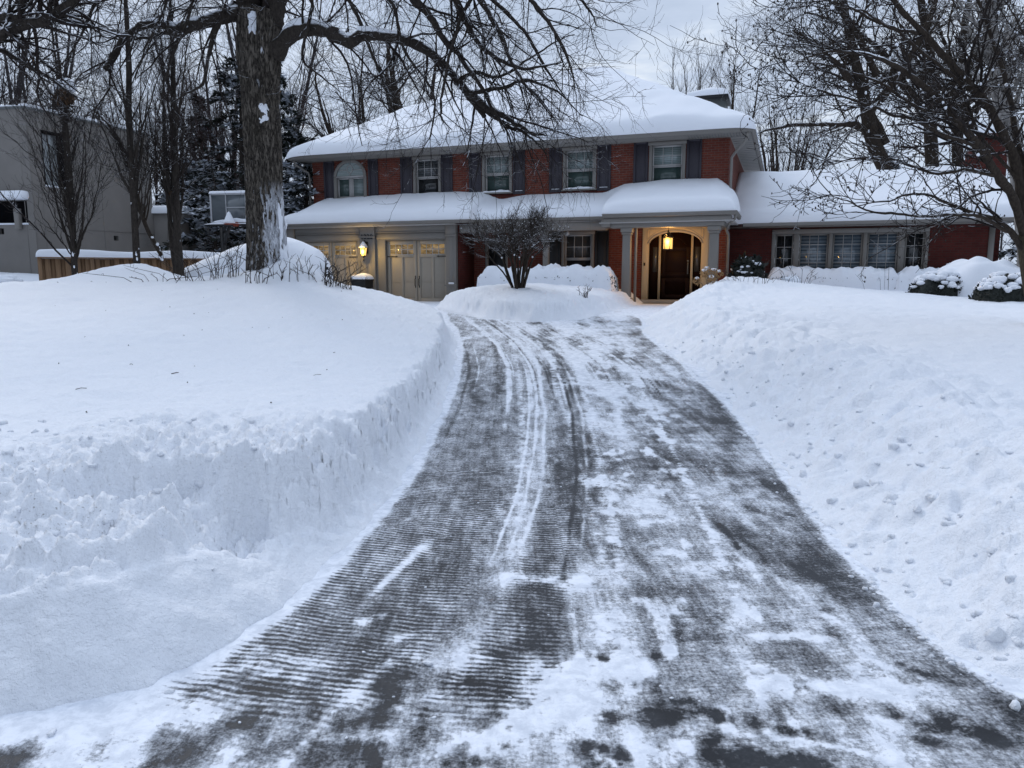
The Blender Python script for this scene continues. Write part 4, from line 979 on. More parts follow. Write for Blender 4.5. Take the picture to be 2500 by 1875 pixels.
m.tube([(1.93+.10*math.cos(2*math.pi*i/24), -.7+.12*math.cos(2*math.pi*i/24), .66+.235*math.sin(2*math.pi*i/24)) for i in range(25)], .016, 6)
m.tube([(1.55, -.6, .62), (1.80, -.68, .66), (1.93, -.7, .66)], .02, 6); m.tube([(1.72, -.66, .56), (1.74, -.66, .92), (1.78, -.7, .95)], .018, 6)
m.box(1.74, 1.80, -.7, -.62, .78, .86)
m.build('rear_rack', M['black'], car)

# basketball stand
bb = empty('basketball_hoop', (-8.9, 24.6, .6), R(-12), 'basketball hoop with framed clear backboard half hidden behind the thick trunk', 'basketball hoop')
m = MB(); m.ring(-.92, .92, 2.68, 3.66, -.03, .03, .055); m.build('frame', M['white_frame'], bb)
m = MB(); m.box(-.868, .868, -.012, .012, 2.733, 3.607); m.build('backboard', M['bb_glass'], bb)
m = MB(); m.ring(-.36, .36, 2.80, 3.22, -.024, -.013, .03); m.box(-.365, -.335, -.022, -.013, 3.22, 3.61); m.box(.335, .365, -.022, -.013, 3.22, 3.61); m.build('target_square', M['white_frame'], bb)
m = MB(); m.tube([(.0+.23*math.cos(2*math.pi*i/20), -.28+.23*math.sin(2*math.pi*i/20), 2.66) for i in range(21)], .014, 6); m.box(-.08, .08, -.08, -.031, 2.6, 2.74); m.build('rim', M['net'], bb)
m = MB(); m.box(-.80, -.66, .25, .40, -.3, 2.6); m.tube([(-.73, .32, 2.4), (-.4, .15, 2.9)], .05, 8); m.tube([(-.73, .32, 2.0), (-.3, .12, 2.72)], .05, 8); m.build('pole', M['black'], bb)
m = MB(); m.box(-1.15, .95, -.04, .05, 2.62, 2.675); m.build('padding', M['black'], bb)
v, f = [], []
snow_grid('snow_cap', lines(-.93, .93, 20), lines(-.06, .06, 8, (0, 0)), lambda U, V: (U, V, np.minimum(.93-np.abs(U), .06-np.abs(V))), lambda X, Y, U, V: 3.662+0*X, lambda X, Y, U, V: .07+0*X, M['snow_soft'], bb, .06, 2, .0)
m = MB(); m.lathe([(.20, 2.675), (.17, 2.75), (.10, 2.9), (.05, 3.02), (.01, 3.06)], 14, (-.12, -.24, 0)); m.box(-.80, .8, -.036, -.032+.0, 2.735, 2.80) if False else None; m.build('rim_snow', M['snow_soft'], bb, smooth=True)
sill_snow(-.84, .84, -.07, -.03, 2.735, .10, bb, 3).name = 'ledge_snow'
sill_snow(-1.15, .95, -.09, .06, 2.676, .05, bb, 5).name = 'padding_snow'

# cedar fence
fa, fb = Vector((-13.2, 21.1, 0)), Vector((-8.6, 23.4, 0)); fl = (fb-fa).length; fr_ = math.atan2(fb.y-fa.y, fb.x-fa.x)
fe = empty('wooden_fence', (fa.x, fa.y, .6), fr_, 'brown cedar board fence capped with a thick snow ridge along the grey house', 'fence')
m = MB(); x = 0; k = 0
rs = random.Random(4)
while x < fl:
    w_ = .135; dy = 0 if k % 2 else .05; zt = 1.50+rs.uniform(-.008, .008)
    m.box(x, x+w_-.006, -.02+dy, .0+dy, 0, zt); x += w_-.012; k += 1
m.build('boards', M['cedar'], fe)
for i in range(5): 
    q = MB(); xx = i*fl/4; q.box(xx-.05, xx+.05, -.05, -.021, 0, 1.57); q.build('post', M['cedar'], fe)
m = MB(); m.box(-.05, fl+.05, -.06, .10, 1.511, 1.55); m.build('top_rail', M['cedar'], fe)
snow_grid('snow_cap', lines(-.08, fl+.05, 60), lines(-.10, .14, 10, (0, 0)), lambda U, V: (U, V, np.minimum(np.minimum(U+.08, fl+.05-U), .12-np.abs(V-.02))), lambda X, Y, U, V: 1.552+0*X, lambda X, Y, U, V: .19+.03*np.sin(X*2.1)+0*X, M['snow_soft'], fe, .11, 8, .008)

# grey neighbour house
D1 = Vector((1.36, 3.9, 0)).normalized(); D2 = Vector((-6, 1, 0)).normalized(); NA = Vector((-15.06, 24, 0))
nb = empty('neighbour_house', (0, 0, 0), 0, 'plain grey stucco house with flat roof and tall window at the left edge', 'house')
def face_pts(D, t0, t1, z0, z1, off=0):
    nrm = Vector((D.y, -D.x, 0)) if D is D1 else Vector((-D.y*-1, D.x*-1, 0)).normalized()*1
    if D is D2: nrm = Vector((D.y*-1, D.x, 0)); nrm = nrm if nrm.y < 0 else -nrm
    o = nrm*off
    return [tuple(NA+D*t0+o+Vector((0, 0, z0))), tuple(NA+D*t1+o+Vector((0, 0, z0))), tuple(NA+D*t1+o+Vector((0, 0, z1))), tuple(NA+D*t0+o+Vector((0, 0, z1)))]
def face_box(mb, D, t0, t1, z0, z1, o0, o1):
    a = face_pts(D, t0, t1, z0, z1, o0) + face_pts(D, t0, t1, z0, z1, o1)
    mb.add(a, [(0, 3, 2, 1), (4, 5, 6, 7), (0, 1, 5, 4), (1, 2, 6, 5), (2, 3, 7, 6), (3, 0, 4, 7)])
mb = MB()
def wall_rect(D, T0, T1, Z0, Z1, holes, dep):
    ts = sorted({T0, T1, *[q for h in holes for q in h[:2]]}); zs = sorted({Z0, Z1, *[q for h in holes for q in h[2:]]})
    for i in range(len(ts)-1):
        for j in range(len(zs)-1):
            mt, mz = (ts[i]+ts[i+1])/2, (zs[j]+zs[j+1])/2
            if any(h[0] < mt < h[1] and h[2] < mz < h[3] for h in holes): continue
            mb.add(face_pts(D, ts[i], ts[i+1], zs[j], zs[j+1]), [(0, 1, 2, 3)])
    for h in holes:
        a = face_pts(D, *h, 0); c = face_pts(D, *h, -dep)
        mb.add(a+c, [(0, 1, 5, 4), (1, 2, 6, 5), (2, 3, 7, 6), (3, 0, 4, 7)])
wall_rect(D1, 0, 4.85, .3, 6.74, [(.47, 1.30, 4.44, 6.2), (2.98, 3.18, 2.86, 3.03)], .35)
wall_rect(D2, 0, 7, .3, 6.74, [(.22, 2.2, 3.22, 4.0), (1.14, 1.35, 2.93, 3.12)], .5)
p_, q_, r_ = NA+D1*4.85, NA+D2*7, NA+D1*4.85+D2*7
mb.add([(p_.x, p_.y, .3), (r_.x, r_.y, .3), (r_.x, r_.y, 6.74), (p_.x, p_.y, 6.74)], [(0, 1, 2, 3)]); mb.add([(NA.x, NA.y, 6.735), (p_.x, p_.y, 6.735), (r_.x, r_.y, 6.735), (q_.x, q_.y, 6.735)], [(0, 1, 2, 3)])
mb.build('wall', M['stucco'], nb)
mb = MB(); face_box(mb, D1, -.02, 4.9, 6.74, 6.80, -.3, .05); face_box(mb, D2, -.02, 7, 6.741, 6.801, -.3, .05); mb.build('parapet_cap', M['greymetal'], nb)
mb = MB(); face_box(mb, D1, 0, 4.85, 6.802, 6.90, -.28, .03); face_box(mb, D2, 0.3, 7, 6.803, 6.86, -.28, .03); mb.build('roof_snow', M['snow'], nb, bevel=.04, seg=2)
mb = MB(); mb.add(face_pts(D1, .47, 1.30, 4.44, 6.2, -.2), [(0, 1, 2, 3)]); nwi = mb.build('window', glass_mat('window with painted reflection', (.30, .33, .34), 0), nb)  # bright reflection in the pane is put into its pale base colour
mb = MB(); face_box(mb, D1, .47, .53, 4.501, 6.2, -.25, -.02); face_box(mb, D1, 1.16, 1.30, 4.501, 6.2, -.25, .0); face_box(mb, D1, .531, 1.159, 6.12, 6.2, -.25, -.02); mb.build('frame_and_reveal_shade', M['matte_black'], nwi)  # black frame; wide right strip paints the shade of the deep reveal
mb = MB(); face_box(mb, D1, .47, 1.3, 4.44, 4.50, -.25, .02); mb.build('sill_snow', M['snow'], nwi, bevel=.02)
mb = MB(); mb.add(face_pts(D1, 2.98, 3.18, 2.86, 3.03, -.15), [(0, 1, 2, 3)]); mb.build('vent', M['black'], nb)
mb = MB(); mb.add(face_pts(D2, 1.14, 1.35, 2.93, 3.12, -.15), [(0, 1, 2, 3)]); mb.build('vent', M['black'], nb)
mb = MB(); mb.add(face_pts(D2, .22, 2.2, 3.22, 4.0, -.45), [(0, 1, 2, 3)]); lw_ = mb.build('low_window', M['matte_black'], nb)
mb = MB(); face_box(mb, D2, .12, 2.4, 3.99, 4.26, -.2, .30); mb.build('canopy_snow', M['snow_soft'], lw_, bevel=.1, seg=3)
mb = MB(); face_box(mb, D2, .22, 2.2, 3.225, 3.28, -.2, .03); mb.build('sill_snow', M['snow_soft'], lw_, bevel=.02)
mb = MB(); face_box(mb, D2, .43, .60, 3.08, 3.72, .001, .16); mb.build('meter_box', M['trim'], nb, bevel=.015)
for D, ts in ((D1, (.02, .35, 2.6)), (D2, (.28,))):
    for tt in ts:
        mb = MB(); face_box(mb, D, tt, tt+.025, .3, 6.7, .001, .006); mb.build('wall_joint', M['stucco'], nb)
mb = MB(); face_box(mb, D1, 0.4, 4.84, 3.16, 3.18, .001, .012); mb.build('string_course', M['stucco'], nb)
# its lower garage wing behind
mb = MB(); mb.box(-14.2, -12.3, 28.6, 33, .3, 3.95); ng = mb.build('side_annex', M['stucco'], nb)
snow_grid('annex_snow', lines(-14.25, -12.25, 20), lines(28.5, 33, 20), lambda U, V: (U, V, np.minimum(np.minimum(U+14.25, -12.25-U), np.minimum(V-28.5, 33-V))), lambda X, Y, U, V: 3.952+0*X, lambda X, Y, U, V: .30+0*X, M['snow_soft'], ng, .2, 6, .02)

# ---- hedges and snowy shrubs ----------------------------------------------
def leaf_cluster(pts, size, rng, up=.3, aspect=.5):
    n = len(pts); a = rng.normal(size=(n, 3)); a[:, 2] += up; a /= np.linalg.norm(a, axis=1)[:, None]
    b = np.cross(a, rng.normal(size=(n, 3))); b /= np.linalg.norm(b, axis=1)[:, None]
    s = size*rng.uniform(.6, 1.3, (n, 1)); p = np.asarray(pts)
    q = np.stack([p, p+a*s*.5+b*s*aspect*.5, p+a*s, p+a*s*.5-b*s*aspect*.5], 1).reshape(-1, 3)
    return q, np.arange(4*n).reshape(-1, 4)
def dome_snow(name, rx, ry, h, parent, seed, lump=.12, base=0.0, mat=None, lumpscale=3.0, cover=1.0, n=64, m=26):
    th = np.linspace(0, 2*math.pi, n+1)[:-1]; rr = np.linspace(0, 1, m)**.8
    A, Rr = np.meshgrid(th, rr, indexing='xy'); 
    edge = 1+.10*perlin(np.cos(A)*1.7+seed, np.sin(A)*1.7, seed)
    X = rx*Rr*np.cos(A)*edge; Y = ry*Rr*np.sin(A)*edge
    Z = base + h*np.clip(1-Rr**2.6, 0, 1)**.55*(1) + lump*np.clip(1-Rr**4, 0, 1)*(billow(X*lumpscale+seed, Y*lumpscale, 2, seed))
    V = np.stack([X, Y, Z], -1).reshape(-1, 3)
    i = np.arange(m-1)[:, None]*n + np.arange(n)[None, :]; j = np.arange(m-1)[:, None]*n + (np.arange(n)[None, :]+1) % n
    F = np.stack([i, i+n, j+n, j], -1).reshape(-1, 4)[:, ::-1]
    return mesh_from(name, V, F, mat or M['snow_soft'], parent, True)
def snowy_shrub(name, loc, rx, ry, h, label, cat='shrub', seed=1, leaves=1500, leaf=.09, snow_h=.25, lump=.16, show=.55, group=None, lumps=46):
    t = empty(name, loc, 0, label, cat, group); rng = np.random.default_rng(seed)
    a = rng.uniform(0, 2*math.pi, leaves); z = rng.uniform(-.1, 1, leaves)**.9; r = np.sqrt(np.clip(1-(z*.95)**2, .02, 1))*rng.uniform(.80, 1.04, leaves)
    pts = np.stack([rx*r*np.cos(a), ry*r*np.sin(a), np.clip(z, 0, 1)*h*.92], 1)
    q, f = leaf_cluster(pts, leaf, rng); mesh_from('foliage', q, f, M['leaf'], t)
    if show > 0: dome_snow('snow_core', rx*.93, ry*.93, h*.93, t, seed, lump*.5, 0, M['leaf'] if show > .5 else None)
    v, fs = [], []; rs = random.Random(seed)
    for k in range(lumps):
        aa = rs.uniform(0, 6.28); u = rs.uniform(0, 1)**.6; zz = rs.uniform(.42, 1.0)
        rr = math.sqrt(max(.02, 1-(zz*.97)**2))
        s = rs.uniform(.5, 1.1)*lump*(1.2 if zz > .7 else .75)
        blob(v, fs, (rx*rr*math.cos(aa), ry*rr*math.sin(aa), h*zz*.93+.02), s, seed*100+k, .62, 9, 6)
    mesh_from('snow_cover', v, fs, M['snow_soft'], t, True)['kind'] = 'stuff'
    return t
def snow_hedge(name, s0, s1, y0, y1, h, sn, label, seed, lump=.10, zb=.7):
    t = empty(name, hw((s0+s1)/2, (y0+y1)/2, zb), R(-20), label, 'hedge'); L, W = (s1-s0)/2, (y1-y0)/2
    rng = np.random.default_rng(seed); n = int(L*2*900)
    pts = np.stack([rng.uniform(-L, L, n), rng.uniform(-W, W, n), rng.uniform(0.0, h, n)], 1)
    k = rng.integers(0, 3, n); pts[k == 0, 1] = -W*rng.uniform(.92, 1.02, (k == 0).sum()); pts[k == 1, 0] = np.sign(pts[k == 1, 0])*L*rng.uniform(.95, 1.02, (k == 1).sum())
    q, f = leaf_cluster(pts, .07, rng); mesh_from('foliage', q, f, M['leaf'], t)
    m = MB(); m.box(-L*.96, L*.96, -W*.9, W*.9, 0, h*.9); m.build('core', M['leaf'], t)
    def th(X, Y, U, V): return sn + lump*billow(X*1.9+seed, Y*1.9, 2, seed) 
    u = np.linspace(-L-.08, L+.08, int(L*26)); v = np.linspace(-W-.10, W+.08, 24)
    U, Vv = np.meshgrid(u, v, indexing='ij'); e = np.minimum(np.minimum(U+L+.08, L+.08-U), np.minimum(Vv+W+.10, W+.08-Vv))
    r = np.clip(e/.40, 0, 1); prof = np.sqrt(np.clip(1-(1-r)**2.2, 0, 1))
    drape = -.62*h*(1-prof)**1.4*(1+.5*perlin(U*3, Vv*3, seed))
    Z = h*.78 + drape + (sn + h*.2)*prof + lump*billow(U*2.0+seed, Vv*2.0, 2, seed)*prof + .025*fbm(U*6, Vv*6, 2, seed)
    Z = np.maximum(Z, .05)
    mesh_from('snow_cover', np.stack([U, Vv, Z], -1).reshape(-1, 3), grid_faces(*U.shape)[:, ::-1], M['snow_soft'], t, True)
    return t
snow_hedge('hedge', -.15, 4.15, -2.8, -1.75, .92, .30, 'clipped hedge under lumpy snow below the porch window', 3, .13, .66)
snow_hedge('hedge', 8.5, 12.3, .25, 1.25, .86, .26, 'long low hedge buried in snow beneath the wing windows', 6, .10, .72)
snow_hedge('hedge', 12.2, 14.6, .1, 1.2, .80, .30, 'short hedge heaped with snow under the wing brick wall', 8, .16, .72)
snowy_shrub('evergreen_shrub', (10.85, 19.0, sh(10.85, 19.0)-.06), .78, .6, .62, 'low dark evergreen dotted with snow clumps in front of the wing wall', 'shrub', 21, 2600, .085, lump=.12, show=.6, lumps=75)
snowy_shrub('evergreen_shrub', (11.35, 17.2, sh(11.35, 17.2)-.08), .74, .62, .66, 'low dark evergreen with snow tufts beside the right tree trunk', 'shrub', 22, 2600, .085, lump=.125, show=.6, lumps=75)
t = empty('round_shrub', (12.0, 19.3, sh(12, 19.3)-.1), 0, 'big rounded bush wholly covered by smooth white snow beside the right tree', 'shrub')
dome_snow('snow_cover', 1.45, 1.1, .98, t, 9, .10, 0, None, 1.2)
dome_snow('foliage', 1.40, 1.05, .80, t, 9, .10, 0, M['leaf'], 1.2)
snowy_shrub('broadleaf_shrub', (6.95, 22.2, .95), .58, .5, 1.28, 'dark broadleaf evergreen with drooping snowy leaves at the house corner', 'shrub', 25, 1300, .19, lump=.07, show=.6, lumps=60)
snowy_shrub('evergreen_shrub', (7.9, 21.6, .95), .45, .4, .62, 'little evergreen half buried in snow right of the drooping broadleaf shrub', 'shrub', 27, 600, .10, lump=.14, show=.5, lumps=26)
snowy_shrub('evergreen_shrub', (-13.6, 20.2, sh(-13.6, 20.2)-.1), .5, .4, .42, 'small snow-covered shrub at the foot of the grey house', 'shrub', 29, 500, .09, lump=.13, show=.5, lumps=26)

# hydrangea with dried heads
hyx, hyy = 5.05, 19.3; hz = sh(hyx, hyy)-.10
t = empty('hydrangea', (hyx, hyy, hz), 0, 'dried tan hydrangea heads capped with snow by the front walk', 'plant')
rs = random.Random(12); st = MB()
for k, (dx, dz, dy) in enumerate([(-.32, .10, -.1), (-.12, .30, 0), (-.02, .36, .15), (.14, .32, .05), (.24, .28, -.05), (.02, .13, -.2), (.10, .16, .1)]):
    c = Vector((dx, dy, dz+.06)); st.tube([(dx*.3, dy*.3, -.1), tuple(c*.6), tuple(c)], .006, 5)
    rng = np.random.default_rng(k); p = rng.normal(size=(150, 3)); p /= np.linalg.norm(p, axis=1)[:, None]; p = p*.10*rng.uniform(.8, 1.05, (150, 1)) + np.array(c)
    q, f = leaf_cluster(p, .035, rng, .2, .9); mesh_from('flower_head', q, f, M['dryhead'], t)
    v, fs = [], []; blob(v, fs, (c.x, c.y+.02, c.z+.078), .062, k+70, .55, 12, 8); mesh_from('snow_cap', v, fs, M['snow_soft'], t, True)
st.build('stem', M['twig'], t)
def dry_stems(loc, n, h, spread, lean, label, cat='plant', seed=1, name='dry_plant', r=.004, group=None, snow=False, mat=None):
    t = empty(name, loc, 0, label, cat, group); rs = random.Random(seed); m = MB()
    for k in range(n):
        x, y = rs.uniform(-spread, spread), rs.uniform(-spread*.4, spread*.4); hh = h*rs.choice([.35, .5, .7, .9, 1.25])*rs.uniform(.8, 1.15); dx, dy = rs.gauss(0, lean*1.7)+x*.6, rs.gauss(0, lean*.5)
        p = [(x, y, -.12), (x+dx*.3, y+dy*.3, hh*.45), (x+dx*.75+rs.uniform(-.03, .03), y+dy*.7, hh*.8), (x+dx, y+dy, hh)]
        rr = r*rs.uniform(.7, 1.4); m.tube(p, [rr*1.2, rr, rr*.85, rr*.5], 5)
        for b in range(rs.choice([1, 2, 2, 3])):
            u = rs.uniform(.35, .9); q = Vector(p[1]).lerp(Vector(p[3]), u); e = q+Vector((rs.gauss(0, .5), rs.gauss(0, .2), rs.uniform(.2, .8))).normalized()*hh*rs.uniform(.25, .5)
            m.tube([tuple(q), tuple(q.lerp(e, .5)+Vector((rs.uniform(-.015, .015), 0, .01))), tuple(e)], [rr*.7, rr*.55, rr*.35], 4)
    m.build('stems', mat or M['twig'], t); return t
dry_stems((6.0, 19.0, sh(6.0, 19.0)), 22, .42, .55, .12, 'thin dry stems poking from the snow right of the tan flower heads', seed=3)
dry_stems((7.3, 19.6, sh(7.3, 19.6)), 14, .36, .5, .1, 'sparse dry stems on the snow before the wing hedge', seed=4)
dry_stems((10.2, 20.5, sh(10.2, 20.5)), 4, .8, .5, .03, 'few tall straight dry stalks in front of the wing windows', seed=5)
dry_stems((1.75, 18.3, sh(1.75, 18.3)), 16, .22, .10, .06, 'tiny dark twig tuft poking through the island snow', seed=6, r=.004)
# stub shrubs around the old tree
spots = [(-6.3, 14.9, 16, .55, .38, .30, 'flat spreading twigs sticking out left of the thick trunk'), (-5.85, 15.2, 22, .62, .30, .16, 'upright twigs in front of the left edge of the thick trunk'),
         (-5.0, 14.6, 12, .42, .30, .10, 'sparse dark stubs directly before the thick trunk'), (-4.45, 14.9, 12, .42, .3, .14, 'short stub twigs by the snow cone at the trunk foot'),
         (-3.95, 15.3, 26, .46, .30, .16, 'dense twig thicket at the front of the buried car'), (-3.55, 15.5, 30, .44, .28, .22, 'bent twigs leaning right in front of the planter'), (-6.9, 14.6, 7, .25, .4, .35, 'few low twigs farthest left of the thick trunk')]
for i, (x, y, n, h, sp_, ln, lab) in enumerate(spots):
    dry_stems((x, y, sh(x, y)), n, h, sp_, ln, lab, 'shrub', 40+i, 'bare_shrub', .0058, 'bare shrubs around the big tree')
# loose lumps along the scraped edges
rs = random.Random(5); v, f = [], []
for k in range(300):
    y = 2.4 + 11*rs.random()**1.7
    if rs.random() < .5: x = float(np.interp(y, [2.5, 2.95, 3.9, 4.9, 6.3, 8.3, 11.2, 14.5], [2.0, 1.86, 1.9, 2.04, 2.27, 2.5, 2.62, 2.58])) - abs(rs.gauss(0, .07)) + .03; s = rs.uniform(.004, .016)*(1.7 if rs.random() < .12 else 1)
    else:
        x = float(np.interp(y, [2.4, 2.95, 4.2, 6.4, 10.8, 13.3], [-1.7, -1.2, -.9, -.78, -.76, -.9])) + rs.uniform(.05, 2.6); s = rs.uniform(.003, .009)
    blob(v, f, (x, y, float(zd(y))+s*.35), s, k, rs.uniform(.55, .9), 7, 5, .22)
for (x, y, s) in [(-1.33, 2.69, .016), (-1.62, 2.42, .018), (-.35, 2.9, .018), (-.2, 3.2, .014)]:
    blob(v, f, (x, y, s*.4), s, int(x*999), .6, 9, 6, .35)
for k in range(430):   # thrown chunks on the banks
    if k % 3:
        y = 2.9+10*rs.random()**1.6; d_ = abs(rs.gauss(.45, .55))+.06; x = float(np.interp(y, [2.5, 2.95, 3.9, 4.9, 6.3, 8.3, 11.2, 14.5], [2.0, 1.86, 1.9, 2.04, 2.27, 2.5, 2.62, 2.58]))+d_
    else:
        x = rs.uniform(-4.2, -1.3); y = rs.uniform(3.3, 5.4)
        if x > -1.5 and y > 4.2: x -= .5
    s = min(.042, rs.lognormvariate(-4.25, .5)); blob(v, f, (x, y, sh(x, y)+s*.05), s, 3000+k, rs.uniform(.6, .95), 8, 6, .34)
o = mesh_from('snow_clods', v, f, M['snow'], None, True); tag(o, 'loose crumbs of snow scattered over the scraped driveway', 'snow', None, 'stuff')

rs = random.Random(8); m = MB()   # bits of bark and twig blown onto the left lawn
for k in range(34):
    y = rs.uniform(5.5, 15.5); x = rs.uniform(-.62*y, -1.6-.05*y); z = sh(x, y)+.004; a = rs.uniform(0, 6.28); L = rs.uniform(.006, .03) if k % 9 else rs.uniform(.05, .12)
    m.tube([(x, y, z), (x+L*math.cos(a)*.5, y+L*math.sin(a)*.5, z+.008), (x+L*math.cos(a), y+L*math.sin(a), z+.002)], rs.uniform(.002, .0045), 4)
o = m.build('fallen_twigs', M['twig']); tag(o, 'tiny bits of dark twig and bark scattered on the left snow lawn', 'debris', None, 'stuff')
# ------------------------------------------------------------------ tree limb paths: (x, y, z, radius) in metres
TRUNK = [(-5.19, 16.0, 1.38, 0.52), (-5.18, 16.0, 1.81, 0.44), (-5.18, 16.0, 2.58, 0.4), (-5.18, 16.0, 3.51, 0.395), (-5.17, 16.0, 4.5, 0.41), (-5.16, 16.0, 5.39, 0.42), (-5.16, 16.0, 6.03, 0.46), (-5.14, 16.0, 6.58, 0.47), (-5.12, 16.0, 6.89, 0.42)]
FORKA = [(-5.28, 16.0, 6.66, 0.3), (-5.32, 16.0, 7.13, 0.25), (-5.34, 15.8, 7.97, 0.22), (-5.37, 15.4, 9.12, 0.18), (-5.3, 15.0, 10.43, 0.12)]
FORKB = [(-4.94, 16.0, 6.66, 0.3), (-4.78, 16.0, 7.13, 0.24), (-4.48, 15.9, 8.01, 0.21), (-4.08, 15.8, 9.31, 0.17), (-3.5, 15.6, 10.79, 0.11)]
FORKC = [(-5.13, 16.2, 6.72, 0.25), (-5.21, 16.6, 7.82, 0.2), (-5.33, 17.2, 9.59, 0.16), (-5.3, 18.0, 11.87, 0.1)]
ARCH = [(-4.8, 15.9, 6.08, 0.24), (-4.45, 15.7, 6.35, 0.2), (-4.07, 15.5, 6.42, 0.165), (-3.66, 15.3, 6.35, 0.155), (-3.26, 15.1, 6.11, 0.15), (-3.11, 15.0, 6.05, 0.15), (-2.93, 15.0, 6.15, 0.135), (-2.56, 14.9, 6.15, 0.13), (-2.12, 14.8, 6.05, 0.125), (-1.72, 14.7, 5.87, 0.12), (-1.34, 14.6, 5.57, 0.115), (-0.99, 14.5, 5.21, 0.11), (-0.76, 14.4, 4.92, 0.1), (-0.59, 14.4, 4.7, 0.085), (-0.52, 14.4, 4.59, 0.06)]
ARCH2 = [(-0.76, 14.4, 4.95, 0.07), (-0.41, 14.3, 4.68, 0.06), (-0.04, 14.2, 4.46, 0.045), (0.26, 14.1, 4.26, 0.03), (0.59, 14.0, 4.13, 0.015)]
LEFT = [(-5.39, 16.0, 6.89, 0.16), (-5.65, 15.8, 6.76, 0.13), (-5.95, 15.5, 6.58, 0.12), (-6.24, 15.3, 6.4, 0.11), (-6.53, 15.2, 6.27, 0.11), (-6.63, 15.2, 6.39, 0.075), (-6.78, 15.1, 6.41, 0.07), (-7.01, 15.0, 6.34, 0.07), (-7.22, 14.9, 6.13, 0.065), (-7.33, 14.8, 5.91, 0.06), (-7.48, 14.8, 5.69, 0.055), (-7.56, 14.7, 5.46, 0.05)]
LEFT2 = [(-6.52, 15.2, 6.33, 0.04), (-6.8, 15.2, 6.22, 0.032), (-7.08, 15.1, 6.08, 0.025), (-7.42, 15.0, 6.03, 0.02), (-7.83, 14.9, 6.09, 0.01)]
DROPL = [(-5.61, 16.0, 7.06, 0.07), (-5.7, 15.6, 6.68, 0.06), (-5.85, 15.4, 6.24, 0.05), (-5.91, 15.3, 5.83, 0.04), (-5.96, 15.2, 5.35, 0.03), (-6.19, 15.1, 5.14, 0.02), (-6.48, 15.0, 4.92, 0.01)]
BURL = [(-1.88, 14.6, 7.07, 0.13), (-1.78, 14.5, 6.61, 0.12), (-1.6, 14.4, 6.4, 0.085), (-1.4, 14.3, 6.12, 0.075), (-1.22, 14.2, 5.81, 0.07), (-1.02, 14.2, 5.61, 0.06), (-0.85, 14.1, 5.29, 0.05), (-0.62, 14.0, 4.98, 0.045), (-0.37, 14.0, 4.56, 0.03), (-0.15, 14.0, 4.13, 0.015)]
UP1 = [(-4.08, 15.8, 9.31, 0.14), (-3.08, 15.2, 8.74, 0.12), (-2.27, 14.8, 7.85, 0.11), (-1.88, 14.6, 7.07, 0.13)]
EDGE = [(-10.38, 13.0, 4.15, 0.22), (-9.33, 13.0, 4.94, 0.17), (-8.46, 13.0, 5.49, 0.12), (-8.03, 13.0, 5.7, 0.11), (-7.66, 13.0, 5.79, 0.1), (-7.48, 13.0, 5.89, 0.095), (-7.19, 13.0, 6.09, 0.085), (-6.83, 13.0, 6.47, 0.07), (-6.31, 13.0, 7.03, 0.04)]
EDGE2 = [(-8.84, 13.0, 5.71, 0.1), (-8.36, 13.0, 5.77, 0.085), (-8.17, 13.0, 5.7, 0.08), (-8.02, 13.0, 5.84, 0.07), (-7.85, 13.0, 6.22, 0.06)]
